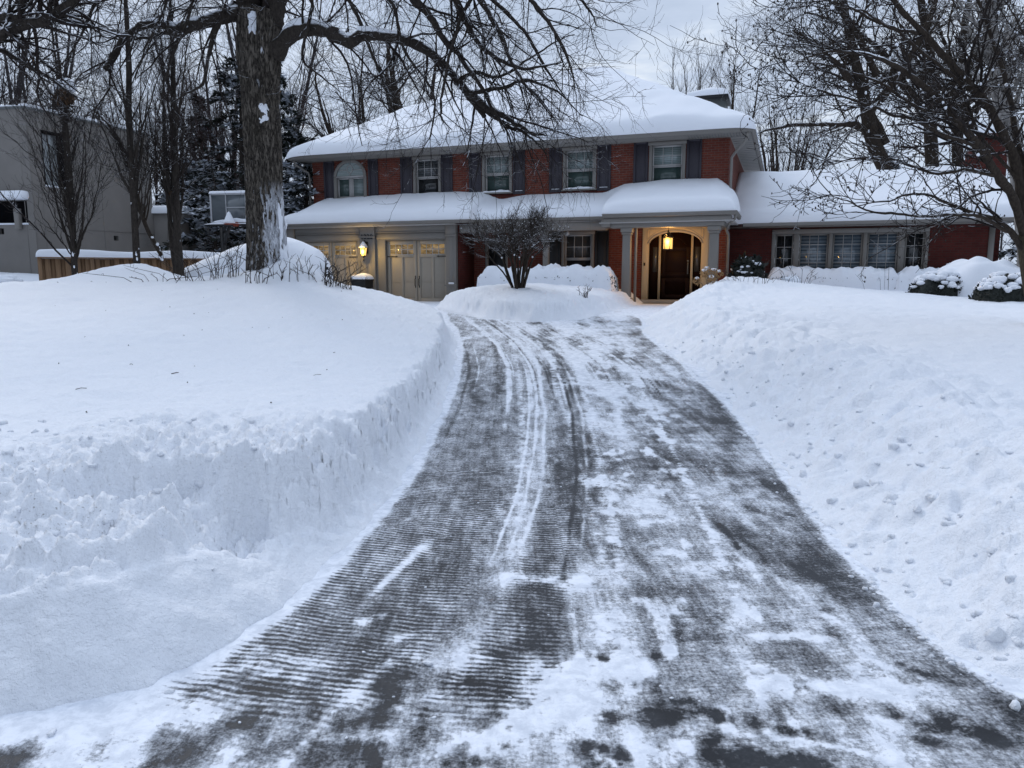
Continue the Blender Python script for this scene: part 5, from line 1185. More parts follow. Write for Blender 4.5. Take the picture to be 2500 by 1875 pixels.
DROOPS=[
[(-3.04, 15.0, 8.64, 0.09), (-2.16, 14.6, 8.04, 0.08), (-1.24, 14.2, 6.92, 0.07), (-0.87, 14.0, 6.03, 0.06), (-0.5, 13.8, 5.49, 0.05), (0.07, 13.6, 5.16, 0.035), (0.77, 13.4, 5.17, 0.012)],
[(-2.26, 14.8, 8.13, 0.08), (-1.4, 14.4, 7.54, 0.07), (-0.65, 14.0, 6.57, 0.06), (-0.21, 13.7, 5.8, 0.05), (0.0, 13.6, 5.23, 0.035), (0.36, 13.5, 4.73, 0.025), (0.71, 13.4, 4.3, 0.01)],
[(-1.41, 14.5, 7.65, 0.08), (-0.5, 14.0, 7.18, 0.065), (0.21, 13.7, 6.46, 0.05), (0.7, 13.5, 5.87, 0.04), (1.04, 13.3, 5.21, 0.025), (1.18, 13.2, 4.66, 0.01)],
[(-1.26, 14.5, 7.72, 0.07), (-0.15, 14.2, 7.39, 0.055), (0.72, 14.0, 6.84, 0.045), (1.21, 13.8, 6.3, 0.03), (1.46, 13.7, 5.86, 0.012)],
[(-4.08, 15.7, 8.53, 0.07), (-3.56, 15.4, 7.66, 0.06), (-3.12, 15.1, 6.82, 0.05), (-2.81, 15.0, 6.19, 0.04), (-2.48, 14.8, 5.4, 0.032), (-2.25, 14.7, 4.78, 0.022), (-2.19, 14.7, 4.56, 0.01)],
[(-4.46, 15.8, 7.82, 0.06), (-4.05, 15.4, 7.07, 0.05), (-3.8, 15.3, 6.74, 0.045), (-3.86, 15.2, 6.26, 0.04), (-3.95, 15.1, 5.7, 0.032), (-3.62, 15.0, 5.38, 0.022), (-3.23, 15.0, 5.07, 0.01)],
[(-3.57, 15.5, 8.07, 0.06), (-2.88, 15.1, 7.25, 0.05), (-2.22, 14.8, 6.64, 0.042), (-1.98, 14.6, 5.78, 0.034), (-1.44, 14.4, 5.01, 0.026), (-1.41, 14.3, 4.33, 0.018), (-1.66, 14.2, 3.88, 0.008)],
[(-0.65, 14.0, 6.57, 0.045), (-0.94, 13.9, 5.99, 0.04), (-1.23, 13.8, 5.0, 0.032), (-1.31, 13.8, 4.38, 0.024), (-1.09, 13.7, 4.08, 0.01)],
[(-5.39, 15.4, 8.76, 0.07), (-5.91, 15.0, 7.86, 0.06), (-6.32, 14.8, 7.14, 0.05), (-6.43, 14.6, 6.5, 0.035), (-6.81, 14.5, 5.75, 0.022), (-7.03, 14.4, 5.15, 0.01)],
[(-5.37, 15.0, 9.27, 0.08), (-6.1, 14.5, 8.41, 0.065), (-6.86, 14.1, 7.35, 0.05), (-7.33, 13.9, 6.4, 0.035), (-7.62, 13.8, 5.69, 0.02), (-7.87, 13.8, 5.28, 0.01)],
[(-5.28, 15.6, 7.74, 0.06), (-5.71, 15.2, 7.29, 0.05), (-6.04, 15.0, 6.85, 0.04), (-6.28, 14.9, 6.16, 0.03), (-6.59, 14.8, 5.4, 0.018), (-6.79, 14.8, 4.8, 0.008)],
[(-0.76, 14.4, 4.95, 0.05), (-0.15, 14.0, 4.98, 0.042), (0.36, 13.8, 5.07, 0.034), (0.86, 13.6, 4.85, 0.022), (1.28, 13.5, 4.45, 0.01)],
[(-0.59, 14.4, 4.7, 0.045), (-0.15, 14.3, 4.41, 0.036), (0.3, 14.2, 4.17, 0.028), (0.67, 14.1, 3.86, 0.012)],
[(-0.99, 14.5, 5.21, 0.05), (-0.67, 14.2, 5.25, 0.042), (-0.15, 14.0, 5.12, 0.03), (0.5, 13.8, 5.49, 0.02), (1.07, 13.7, 5.73, 0.01)],
[(-1.55, 14.4, 7.13, 0.06), (-0.73, 14.1, 6.74, 0.05), (0.14, 13.8, 5.96, 0.04), (0.57, 13.7, 5.32, 0.03), (1.0, 13.6, 4.75, 0.012)],
]
MAGN=[
[(8.2, 12.0, 0.59, 0.2), (8.12, 12.0, 1.05, 0.16), (8.04, 12.0, 1.5, 0.15), (7.98, 12.0, 1.95, 0.155), (7.97, 12.0, 2.27, 0.15)],
[(7.98, 12.0, 2.02, 0.1), (7.7, 12.0, 2.3, 0.085), (7.4, 11.9, 2.42, 0.07), (6.92, 11.8, 2.52, 0.055), (6.47, 11.7, 2.69, 0.045), (5.91, 11.6, 2.81, 0.035), (5.43, 11.5, 2.67, 0.025), (4.9, 11.4, 2.57, 0.012)],
[(7.7, 12.0, 2.3, 0.06), (6.99, 11.7, 2.5, 0.05), (6.31, 11.5, 2.5, 0.042), (5.65, 11.3, 2.5, 0.035), (4.99, 11.2, 2.58, 0.025), (4.4, 11.1, 2.75, 0.012)],
[(7.97, 12.0, 2.24, 0.11), (7.59, 11.8, 2.82, 0.1), (7.25, 11.6, 3.1, 0.095), (6.91, 11.4, 3.43, 0.09), (6.39, 11.2, 3.85, 0.08), (5.9, 11.0, 4.15, 0.07), (5.37, 10.8, 4.4, 0.055), (4.81, 10.6, 4.58, 0.04), (4.17, 10.4, 4.63, 0.025), (3.65, 10.3, 4.53, 0.01)],
[(7.96, 12.0, 2.34, 0.12), (7.79, 12.0, 3.09, 0.11), (7.45, 11.9, 3.69, 0.1), (6.96, 11.8, 4.27, 0.09), (6.49, 11.7, 4.66, 0.08), (5.98, 11.6, 5.1, 0.065), (5.35, 11.5, 5.57, 0.05), (4.68, 11.4, 6.03, 0.03)],
[(7.99, 12.0, 2.34, 0.1), (8.08, 12.2, 3.12, 0.09), (7.88, 12.3, 3.89, 0.08), (7.74, 12.4, 4.66, 0.07), (7.42, 12.4, 5.4, 0.055), (7.08, 12.5, 6.28, 0.04)],
[(7.25, 11.6, 3.1, 0.06), (6.57, 11.4, 3.14, 0.05), (5.98, 11.2, 3.08, 0.04), (5.27, 11.0, 3.22, 0.032), (4.64, 10.9, 3.24, 0.022), (4.09, 10.8, 3.05, 0.01)],
[(6.91, 11.4, 3.43, 0.06), (6.17, 11.2, 3.63, 0.05), (5.52, 11.0, 3.87, 0.042), (4.83, 10.8, 4.05, 0.033), (4.12, 10.6, 4.14, 0.022), (3.58, 10.5, 4.24, 0.01)],
[(6.39, 11.2, 3.85, 0.05), (5.68, 11.0, 3.98, 0.042), (4.87, 10.8, 4.37, 0.03), (4.2, 10.7, 4.51, 0.02), (3.54, 10.6, 4.58, 0.01)],
[(6.96, 11.8, 4.27, 0.05), (6.01, 11.5, 4.72, 0.042), (5.16, 11.3, 5.17, 0.032), (4.37, 11.1, 5.33, 0.02), (3.71, 11.0, 5.18, 0.01)],
[(5.98, 11.6, 5.1, 0.045), (5.33, 11.4, 5.2, 0.038), (4.68, 11.3, 5.45, 0.028), (4.1, 11.2, 5.63, 0.015)],
[(7.79, 12.0, 3.09, 0.055), (7.13, 11.9, 3.75, 0.045), (6.68, 11.8, 4.63, 0.036), (6.44, 11.7, 5.3, 0.026), (6.44, 11.7, 5.98, 0.015)],
[(8.0, 12.0, 2.59, 0.08), (7.97, 11.6, 3.28, 0.06), (7.63, 11.4, 4.13, 0.045), (7.13, 11.2, 4.81, 0.03), (6.72, 11.1, 5.38, 0.015)],
]
bgT1 = [(16.35, 33.0, 5.19, 0.5), (16.01, 33.0, 6.21, 0.46), (15.39, 33.0, 7.57, 0.38), (15.09, 33.0, 8.91, 0.33), (14.58, 33.0, 10.56, 0.28), (14.14, 33.0, 12.03, 0.24), (13.76, 33.0, 13.96, 0.18)]
bgT1a = [(15.41, 33.0, 7.32, 0.2), (14.66, 32.8, 7.95, 0.17), (13.92, 32.5, 7.93, 0.14), (12.02, 32.0, 7.8, 0.11), (10.94, 31.8, 7.6, 0.08), (10.01, 31.5, 7.33, 0.03)]
bgT2 = [(19.27, 35.0, 5.4, 0.5), (19.11, 35.0, 6.67, 0.42), (18.87, 35.0, 8.47, 0.36), (18.88, 35.0, 10.23, 0.3), (18.4, 35.0, 12.15, 0.26), (17.86, 35.0, 14.37, 0.2)]
bgT2a = [(18.87, 35.0, 8.47, 0.25), (17.79, 34.5, 9.42, 0.22), (16.73, 34.0, 10.5, 0.18), (15.59, 33.6, 11.39, 0.14), (13.88, 33.0, 12.03, 0.1), (11.99, 32.6, 12.38, 0.05)]
bgT3 = [(22.18, 38.0, 5.73, 0.4), (21.8, 38.0, 9.06, 0.34), (21.6, 38.0, 11.35, 0.3), (21.71, 38.0, 13.61, 0.25), (21.91, 38.0, 15.83, 0.2)]
birch = [(12.95, 19.0, 2.36, 0.24), (12.58, 19.0, 4.06, 0.2), (12.28, 19.0, 5.04, 0.18), (11.89, 19.0, 6.0, 0.17), (11.65, 19.0, 6.95, 0.15), (11.48, 19.0, 7.79, 0.13), (11.28, 19.0, 8.9, 0.1)]
colA = [(-11.04, 19.0, 1.14, 0.13), (-11.01, 19.0, 2.16, 0.11), (-10.96, 19.0, 3.37, 0.1), (-10.94, 19.0, 4.84, 0.08), (-10.97, 19.0, 6.29, 0.06), (-11.0, 19.0, 7.61, 0.04), (-10.95, 19.0, 8.71, 0.02)]
colB = [(-9.6, 19.3, 1.34, 0.17), (-9.58, 19.3, 2.78, 0.14), (-9.56, 19.3, 4.2, 0.13), (-9.54, 19.3, 5.39, 0.11), (-9.46, 19.3, 6.84, 0.085), (-9.43, 19.3, 8.27, 0.06), (-9.38, 19.3, 9.66, 0.03)]
colC = [(-8.82, 20.0, 1.44, 0.2), (-8.82, 20.0, 2.83, 0.15), (-8.78, 20.0, 4.09, 0.14), (-8.73, 20.0, 5.52, 0.12), (-8.66, 20.0, 7.03, 0.09), (-8.63, 20.0, 8.51, 0.06), (-8.61, 20.0, 9.66, 0.03)]
colCb = [(-8.96, 20.1, 1.65, 0.15), (-9.14, 20.3, 2.85, 0.13), (-9.18, 20.4, 3.71, 0.12), (-9.29, 20.5, 4.78, 0.1), (-9.25, 20.5, 5.83, 0.07), (-9.22, 20.5, 7.17, 0.05), (-9.23, 20.5, 8.48, 0.02)]
colBb = [(-9.73, 21.0, 2.16, 0.1), (-10.08, 21.0, 2.89, 0.09), (-10.26, 21.0, 3.55, 0.09), (-10.35, 21.0, 4.21, 0.085), (-10.6, 21.0, 5.08, 0.07), (-10.89, 21.0, 5.61, 0.05), (-11.3, 21.0, 6.04, 0.03)]
# ------------------------------------------------------------------ trees
def bark_mat(name, c1, c2, snow=0.0, scale=30):
    m, nt, b = new_mat(name); N = NT(nt); co = N.coord('Object')
    n = N.noise(N.map(co, (1, 1, .35)), scale, 4, .65); c = N.mix(N.maprange(n, .3, .7), c1, c2)
    if snow:
        g = N.n('ShaderNodeNewGeometry'); sx = N.n('ShaderNodeSeparateXYZ'); N.l(g.outputs['Normal'], sx.inputs[0])
        k = N.math('MULTIPLY', N.maprange(sx.outputs[2], .45, .8), N.maprange(N.noise(co, 5, 3), .5-.25*snow, .62-.25*snow))
        c = N.mix(k, c, (.78, .81, .87))
    N.l(c, b.inputs['Base Color']); b.inputs['Roughness'].default_value = .95; b.inputs['Specular IOR Level'].default_value = .1
    N.bump(n, .5, .02, b); return m
M['bark'] = bark_mat('dark bark', (.026, .022, .019), (.052, .044, .038), .3)
M['bark_brown'] = bark_mat('brown bark', (.028, .022, .018), (.054, .043, .034), .3)
M['bark_green'] = bark_mat('olive smooth bark', (.045, .038, .026), (.08, .068, .047), .25)
M['bark_far'] = bark_mat('distant bark', (.036, .033, .034), (.066, .06, .062), .2, 8)
M['bark_red'] = bark_mat('reddish twigs', (.038, .025, .024), (.062, .042, .038), .1, 8)
M['twig_dark'] = bark_mat('twig bark', (.018, .015, .014), (.036, .029, .026), .12)
M['bark_birch'] = bark_mat('pale birch bark', (.09, .085, .08), (.30, .285, .27), .2, 9)

def catmull(pts, n):
    P = np.array(pts, float); P = np.vstack([2*P[0]-P[1], P, 2*P[-1]-P[-2]]); P[:, 3] = np.clip(P[:, 3], .003, None)
    m = len(P)-3; t = np.linspace(0, m-1e-6, n); i = t.astype(int); f = (t-i)[:, None]
    a, b, c, d = P[i], P[i+1], P[i+2], P[i+3]
    return .5*((2*b)+(-a+c)*f+(2*a-5*b+4*c-d)*f**2+(-a+3*b-3*c+d)*f**3)
def norm(v): return v/np.maximum(np.linalg.norm(v, axis=-1, keepdims=True), 1e-9)
def grow(P, D, L, r0, r1, nseg, wander, trop, rng, zig=0.0):
    n = len(P); pts = np.empty((n, nseg+1, 3)); pts[:, 0] = P; D = norm(D); s = (L/nseg)[:, None]
    z = rng.normal(size=(n, 3))
    for k in range(nseg):
        D = norm(D + wander*rng.normal(size=(n, 3)) + np.asarray(trop)/nseg)
        st = D + (zig*z*(1 if k % 2 else -1) if zig else 0)
        pts[:, k+1] = pts[:, k] + norm(st)*s
    t = np.linspace(0, 1, nseg+1)[None, :]
    return pts, r0[:, None]*(1-t)+r1[:, None]*t
def tubes(pts, rad, sides):
    n, k, _ = pts.shape
    T = np.empty_like(pts); T[:, 1:-1] = pts[:, 2:]-pts[:, :-2]; T[:, 0] = pts[:, 1]-pts[:, 0]; T[:, -1] = pts[:, -1]-pts[:, -2]; T = norm(T)
    ref = np.where(np.abs(T[:, :1, 2:3]) < .9, np.array([0, 0, 1.0]), np.array([1.0, 0, 0]))
    U = norm(np.cross(T[:, :1], ref))[:, 0]; V = np.empty((n, k, sides, 3))
    an = np.arange(sides)*2*math.pi/sides
    for i in range(k):
        U = norm(U - T[:, i]*(U*T[:, i]).sum(-1, keepdims=True)); W = np.cross(T[:, i], U)
        V[:, i] = pts[:, i, None] + rad[:, i, None, None]*(U[:, None]*np.cos(an)[None, :, None] + W[:, None]*np.sin(an)[None, :, None])
    b = (np.arange(n)*k*sides)[:, None, None]; i = np.arange(k-1)[None, :, None]*sides; j = np.arange(sides)[None, None, :]; j2 = (j+1) % sides
    F = np.stack([b+i+j, b+i+j2, b+i+sides+j2, b+i+sides+j], -1).reshape(-1, 4)
    return V.reshape(-1, 3), F
def kids(pts, rad, n, rng, tmin, tmax, ang, angsd, rf, tpow=1.0):
    """n children on random parents (longer parents get more); returns start, direction, radius, t"""
    L = np.linalg.norm(np.diff(pts, axis=1), axis=2).sum(1); idx = rng.choice(len(pts), n, p=L/L.sum())
    t = tmin+(tmax-tmin)*rng.random(n)**tpow; k = pts.shape[1]-1; q = np.clip(t*k, 0, k-1e-4); i = q.astype(int); f = (q-i)[:, None]
    P = pts[idx, i]*(1-f)+pts[idx, i+1]*f; T = norm(pts[idx, i+1]-pts[idx, i]); r = rad[idx, i]*(1-f[:, 0])+rad[idx, i+1]*f[:, 0]
    R_ = rng.normal(size=(n, 3)); N_ = norm(R_-T*(R_*T).sum(-1, keepdims=True)); a = np.radians(rng.normal(ang, angsd, n))[:, None]
    return P, norm(T*np.cos(a)+N_*np.sin(a)), r*rf, t
class Acc:
    def __init__(s): s.V = []; s.F = []; s.n = 0
    def add(s, V, F): s.V.append(V); s.F.append(F+s.n); s.n += len(V)
    def build(s, name, mat, parent): return mesh_from(name, np.concatenate(s.V), np.concatenate(s.F).astype(np.int32), mat, parent, True) if s.n else None
def snow_on(acc, pts, rad, rng, frac=.6, hmul=.8, minr=.0, sides=5):
    T = np.empty_like(pts); T[:, :-1] = pts[:, 1:]-pts[:, :-1]; T[:, -1] = T[:, -2]; T = norm(T)
    flat = np.clip(1-np.abs(T[..., 2])*1.15, 0, 1)
    ns = perlin(np.arange(pts.shape[1])[None, :]*.33+rng.random((len(pts), 1))*90, rng.random((len(pts), 1))*50+np.zeros((1, pts.shape[1])), 5)
    k = flat*sstep(.25-frac*.75, .55-frac*.6, ns); k[:, 0] *= .3; k[:, -1] = 0
    r = np.maximum(rad*hmul*k, 1e-4); p = pts.copy(); p[..., 2] += rad*.85*np.sqrt(np.clip(1-T[..., 2]**2, 0, 1)) + (rad*.12)*k - (k < .05)*rad*1.0
    acc.add(*tubes(p, r, sides))
def branches(t, limbs, levels, rng, mat, twig, limb_sides=10, limb_n=30, snow=(.6, .8), snow_lv=1, jit=.02, name='limb', crown='crown', trop0=None, limb_parts=True):
    """limbs (poly paths) + recursive levels of finer branches. levels: dict(n,len,lsd,ang,asd,nseg,wander,trop,rf,rend,sides,tmin,tmax)"""
    P = np.stack([catmull(l, limb_n) for l in limbs]); pts, rad = P[..., :3].copy(), P[..., 3]
    tt = np.linspace(0, 1, limb_n)[None, :, None]
    pts += jit*np.cumsum(rng.normal(size=pts.shape), 1)*np.minimum(tt*4, 1)*.35
    la = Acc(); la.add(*tubes(pts, rad*(1+.08*rng.normal(size=rad.shape)), limb_sides)); la.build(name, mat, t)
    sa = Acc()
    if snow: snow_on(sa, pts, rad, rng, snow[0], snow[1], sides=7)
    ca = Acc(); cur = (pts, rad)
    pool = [cur]
    for li, lv in enumerate(levels):
        src = pool[lv.get('src', -1)]
        p, d, r, tq = kids(src[0], src[1], lv['n'], rng, lv.get('tmin', .15), lv.get('tmax', 1), lv['ang'], lv.get('asd', 14), lv['rf'], lv.get('tpow', 1))
        bias = np.asarray(lv.get('bias', (0, 0, 0)), float); d = norm(d+bias)
        L = lv['len']*np.exp(rng.normal(0, lv.get('lsd', .3), lv['n']))*(1-lv.get('tshort', .4)*tq)
        r = np.clip(r, lv.get('rmin', .004), lv.get('rmax', .2))
        a, b = grow(p, d, L, r, r*lv.get('rend', .35), lv['nseg'], lv['wander'], lv.get('trop', (0, 0, 0)), rng, lv.get('zig', 0))
        ca.add(*tubes(a, b, lv.get('sides', 3)))
        if snow and li < snow_lv: snow_on(sa, a, b, rng, snow[0]*.8, snow[1], sides=4)
        pool.append((a, b))
    ca.build(crown, twig, t)
    if snow and sa.n: sa.build('branch_snow', M['snow_soft'], t)
    return pool
def trunk_mesh(name, path, sides, rows, mat, parent, ridge=.03, seed=1, flare=0.0, kn=9):
    C = catmull(path, rows); pts, rad = C[None, :, :3], C[None, :, 3]
    V, F = tubes(pts, rad, sides); V = V.reshape(rows, sides, 3); c = pts[0][:, None]; d = norm(V-c)
    a = np.arange(sides)*2*math.pi/sides; h = np.concatenate([[0], np.cumsum(np.linalg.norm(np.diff(pts[0], axis=0), axis=1))])
    A, H_ = np.meshgrid(a, h)
    wx = .35*perlin(H_*1.7, A*0+seed, seed)+.25*perlin(H_*4, np.cos(A)*2, seed+1)
    q = 0
    x, y = np.cos(A+wx*.35)*kn, np.sin(A+wx*.35)*kn
    rg = 1-np.abs(perlin(x*.5+H_*.35, y*.5+H_*1.15, seed))*2; rg2 = 1-np.abs(perlin(x+H_*.5, y-H_*2.0, seed+4))*2
    dis = (ridge*(.7*rg+.4*rg2-.6) + .045*perlin(np.cos(A)*1.4+H_*.5, np.sin(A)*1.4, seed+9))*np.minimum(1, rad[0][:, None]/.4)
    V = V+d*dis[..., None]
    return mesh_from(name, V.reshape(-1, 3), F.astype(np.int32), mat, parent, True)

# ---- the big old tree in the left lawn --------------------------------------
def old_bark():
    m, nt, b = new_mat('furrowed old bark'); N = NT(nt); co = N.coord('Object')
    vn = N.n('ShaderNodeTexVoronoi'); vn.feature = 'DISTANCE_TO_EDGE'; N.l(N.map(co, (22, 22, 4.2)), vn.inputs['Vector'])
    n1 = N.noise(N.map(co, (1, 1, .20)), 27, 4, .62, .8); n2 = N.noise(N.map(co, (1, 1, .3)), 60, 3, .6)
    crev = N.maprange(n1, .40, .56)
    c = N.mix(crev, (.018, .015, .013), (.125, .108, .09)); c = N.mix(N.maprange(n2, .4, .7, 0, .5), c, (.165, .145, .125))
    c = N.mix(N.maprange(N.noise(co, 1.7, 3), .45, .7, 0, .5), c, (.06, .052, .04))
    g = N.n('ShaderNodeNewGeometry'); sn = N.n('ShaderNodeSeparateXYZ'); N.l(g.outputs['Normal'], sn.inputs[0]); sp = N.n('ShaderNodeSeparateXYZ'); N.l(g.outputs['Position'], sp.inputs[0])
    side = N.math('ADD', N.math('MULTIPLY', sn.outputs[0], .9), N.math('MULTIPLY', sn.outputs[1], -.15))
    hz = N.math('MULTIPLY', N.maprange(sp.outputs[2], 3.1, 3.6, 1.0, 0.0), N.maprange(sp.outputs[2], 1.3, 2.6, 1.0, .78))
    patch = N.noise(N.map(co, (1, 1, .45)), 4.2, 4, .6); fine = N.noise(N.map(co, (1, 1, .3)), 22, 4, .7)
    k = N.math('ADD', N.math('ADD', side, N.math('MULTIPLY', N.math('SUBTRACT', patch, .5), 1.0)), N.math('MULTIPLY', N.math('SUBTRACT', fine, .5), 1.6))
    k = N.math('ADD', k, N.math('MULTIPLY', N.math('SUBTRACT', .5, crev), .30))
    ks = N.math('MULTIPLY', N.maprange(k, .36, .46), hz)
    low = N.math('MULTIPLY', N.maprange(sp.outputs[2], 1.4, 3.0, .62, .0), N.maprange(N.math('ADD', fine, N.math('MULTIPLY', side, .10)), .54, .60))
    spots = N.math('MULTIPLY', N.maprange(N.noise(N.map(co, (1, 1, .6)), 2.4, 2), .64, .68), N.maprange(fine, .46, .54))
    k = N.math('MAXIMUM', N.math('MAXIMUM', ks, low), N.math('MULTIPLY', spots, N.maprange(side, -.3, .4)))
    k = N.math('MAXIMUM', k, N.maprange(sn.outputs[2], .5, .75))
    c = N.mix(k, c, (.80, .83, .89)); N.l(c, b.inputs['Base Color']); b.inputs['Roughness'].default_value = .95; b.inputs['Specular IOR Level'].default_value = .12
    hgt = N.math('ADD', N.math('MULTIPLY', crev, .7), N.math('MULTIPLY', n2, .3)); N.bump(hgt, 1.0, .06, b)
    return m
M['old_bark'] = old_bark()
rng = np.random.default_rng(101)
TR = empty('tree', (0, 0, 0), 0, 'massive old tree with a thick furrowed trunk and snow-topped arching limb on the left lawn', 'tree')
TRUNK = [(a, b, c, d*.93) for a, b, c, d in TRUNK]
o = trunk_mesh('trunk', TRUNK, 120, 230, M['old_bark'], TR, .035, 3)
DROOPS = [[(a, b, c, d*.78) for a, b, c, d in l] for l in DROOPS]; ARCH = [(a, b, c, d*(.82-.012*i)) for i, (a, b, c, d) in enumerate(ARCH)]; BURL = [(a, b, c, d*.8) for a, b, c, d in BURL]
main_limbs = [FORKA, FORKB, FORKC, ARCH, ARCH2, LEFT, LEFT2, DROPL, BURL, UP1] + DROOPS
tp = branches(TR, main_limbs,
    [dict(n=330, len=1.55, lsd=.35, ang=52, asd=16, nseg=9, wander=.13, trop=(0, 0, -.25), rf=.42, rmin=.007, rmax=.028, rend=.3, sides=5, tmin=.12, tshort=.3, bias=(0, -.1, -.25)),
     dict(n=1950, len=.72, lsd=.35, ang=46, asd=15, nseg=6, wander=.16, trop=(0, 0, -.15), rf=.5, rmin=.0038, rmax=.011, rend=.4, sides=4, tmin=.1, zig=.12),
     dict(n=6200, len=.30, lsd=.4, ang=45, asd=14, nseg=4, wander=.16, trop=(0, 0, .05), rf=.6, rmin=.0026, rmax=.005, rend=.6, sides=3, tmin=.1, zig=.15)],
    rng, M['bark'], M['twig_dark'], 14, 46, snow=None, jit=.02)
sa = Acc()
for i_, fr in ((3, 2.2), (5, 1.5), (4, .9), (8, .5), (7, .3)): snow_on(sa, tp[0][0][i_:i_+1], tp[0][1][i_:i_+1], rng, fr, .85, sides=9)
snow_on(sa, tp[0][0][10:], tp[0][1][10:], rng, .35, .7, sides=5); snow_on(sa, tp[1][0], tp[1][1], rng, .15, .7, sides=4)
sa.build('branch_snow', M['snow_soft'], TR)
def shell_patch(name, a0, a1, z0, z1, th0, seed, n1=30, n2=36, k=1.0):
    """irregular snow pressed on the bark: a skin that dips under the bark where it is thin"""
    C = catmull(TRUNK, 200); V = []
    for j in range(n2):
        u = j/(n2-1); z = z0+(z1-z0)*u; i = int(np.argmin(np.abs(C[:, 2]-z))); cx_, cy_, rr = C[i, 0], C[i, 1], C[i, 3]
        for q in range(n1):
            w_ = q/(n1-1); a = R(a0+(a1-a0)*w_)
            e = (math.sin(math.pi*w_)*math.sin(math.pi*u))**.5
            th = th0*(e-.55+k*.55*float(fbm(np.array(w_*3+seed), np.array(u*3.0), 3, seed)))
            V.append((cx_+(rr+th)*math.cos(a), cy_+(rr+th)*math.sin(a), z+.03*th))
    return mesh_from(name, V, grid_faces(n2, n1), M['snow_soft'], TR, True)
shell_patch('snow_patch', -80, -42, 4.66, 5.05, .05, 3, k=1.5)
shell_patch('snow_patch', -100, -78, 6.35, 6.8, .12, 11, k=.9)
# snow plastered up the lee side of the trunk
n1_, n2_ = 26, 40
V = []
for j in range(n2_):
    u = j/(n2_-1); z = 1.35+u*2.35; 
    for i in range(n1_):
        w_ = i/(n1_-1); a = R(-26+ 62*w_) - .10 ; rr = .392+.07*math.exp(-u*6)
        th = .10*math.sin(math.pi*w_)**.8*(1-u)**.35*(.75+.9*float(perlin(w_*3.3, u*6, 5))+.5*float(perlin(w_*9, u*15, 6))) - .05*u - .028
        V.append((-5.18+(rr+th)*math.cos(a), 16+(rr+th)*math.sin(a), z))
mesh_from('trunk_snow', V, grid_faces(n2_, n1_), M['snow_soft'], TR, True)

# ---- the budding tree on the right ------------------------------------------
rng = np.random.default_rng(202)
TM = empty('tree', (0, 0, 0), 0, 'low budded tree at the right edge with long limbs reaching left over the wing', 'tree')
trunk_mesh('trunk', [(MAGN[0][0][0]+.30, MAGN[0][0][1], .45, .19)] + [(a+.30-.04*i, b, c, d*.86) for i, (a, b, c, d) in enumerate(MAGN[0][1:])] , 40, 70, M['bark_green'], TM, .012, 8)
pool = branches(TM, [[(a+.14, b, c, d*(.64 if li_ in (2, 3) else .52)) for a, b, c, d in l] for li_, l in enumerate(MAGN[1:])],
    [dict(n=185, len=1.15, lsd=.35, ang=48, asd=14, nseg=8, wander=.14, trop=(0, 0, .22), rf=.5, rmin=.008, rmax=.024, rend=.4, sides=6, tmin=.1, tshort=.3, bias=(-.15, 0, .05)),
     dict(n=1250, len=.48, lsd=.35, ang=48, asd=13, nseg=5, wander=.17, trop=(0, 0, .35), rf=.55, rmin=.0045, rmax=.009, rend=.6, sides=4, tmin=.12, zig=.12),
     dict(n=2700, len=.15, lsd=.35, ang=46, asd=13, nseg=3, wander=.12, trop=(0, 0, .4), rf=.7, rmin=.0045, rmax=.006, rend=.8, sides=3, tmin=.2)],
    rng, M['bark_brown'], M['twig_dark'], 12, 44, snow=(.42, .6), snow_lv=1, jit=.025)
# fat buds with tufts of snow on the upper twigs
v, f = [], []; tips = pool[3][0][:, -1]; r_ = random.Random(9)
for i in range(0, len(tips), 2):
    x, y, z = tips[i]; blob(v, f, (x, y, z), .011, i, 1.7, 5, 4, .1)
mesh_from('bud', v, f, M['twig'], TM, True)['kind'] = 'stuff'
v, f = [], []; q = pool[2][0]; sel = rng.choice(len(q), 230, replace=False)
for i in sel:
    x, y, z = q[i, rng.integers(1, 4)]
    if z > 3.4 or r_.random() < .15: blob(v, f, (x, y, z+.012), r_.uniform(.010, .021), int(i), 1.3, 7, 5, .25)
for (x, y, z, r) in [(8.33, 11.55, 3.22, .07), (8.45, 11.7, 3.0, .06), (8.72, 11.82, 1.95, .06), (8.76, 11.82, 1.7, .04), (8.62, 11.85, 2.45, .07), (8.55, 11.83, 1.3, .04), (8.60, 11.83, 1.95, .035), (8.36, 11.6, 3.05, .06)]:
    blob(v, f, (x, y, z), r, int(x*100), 1.4, 9, 6, .3)
mesh_from('snow_tuft', v, f, M['snow_soft'], TM, True)['kind'] = 'stuff'

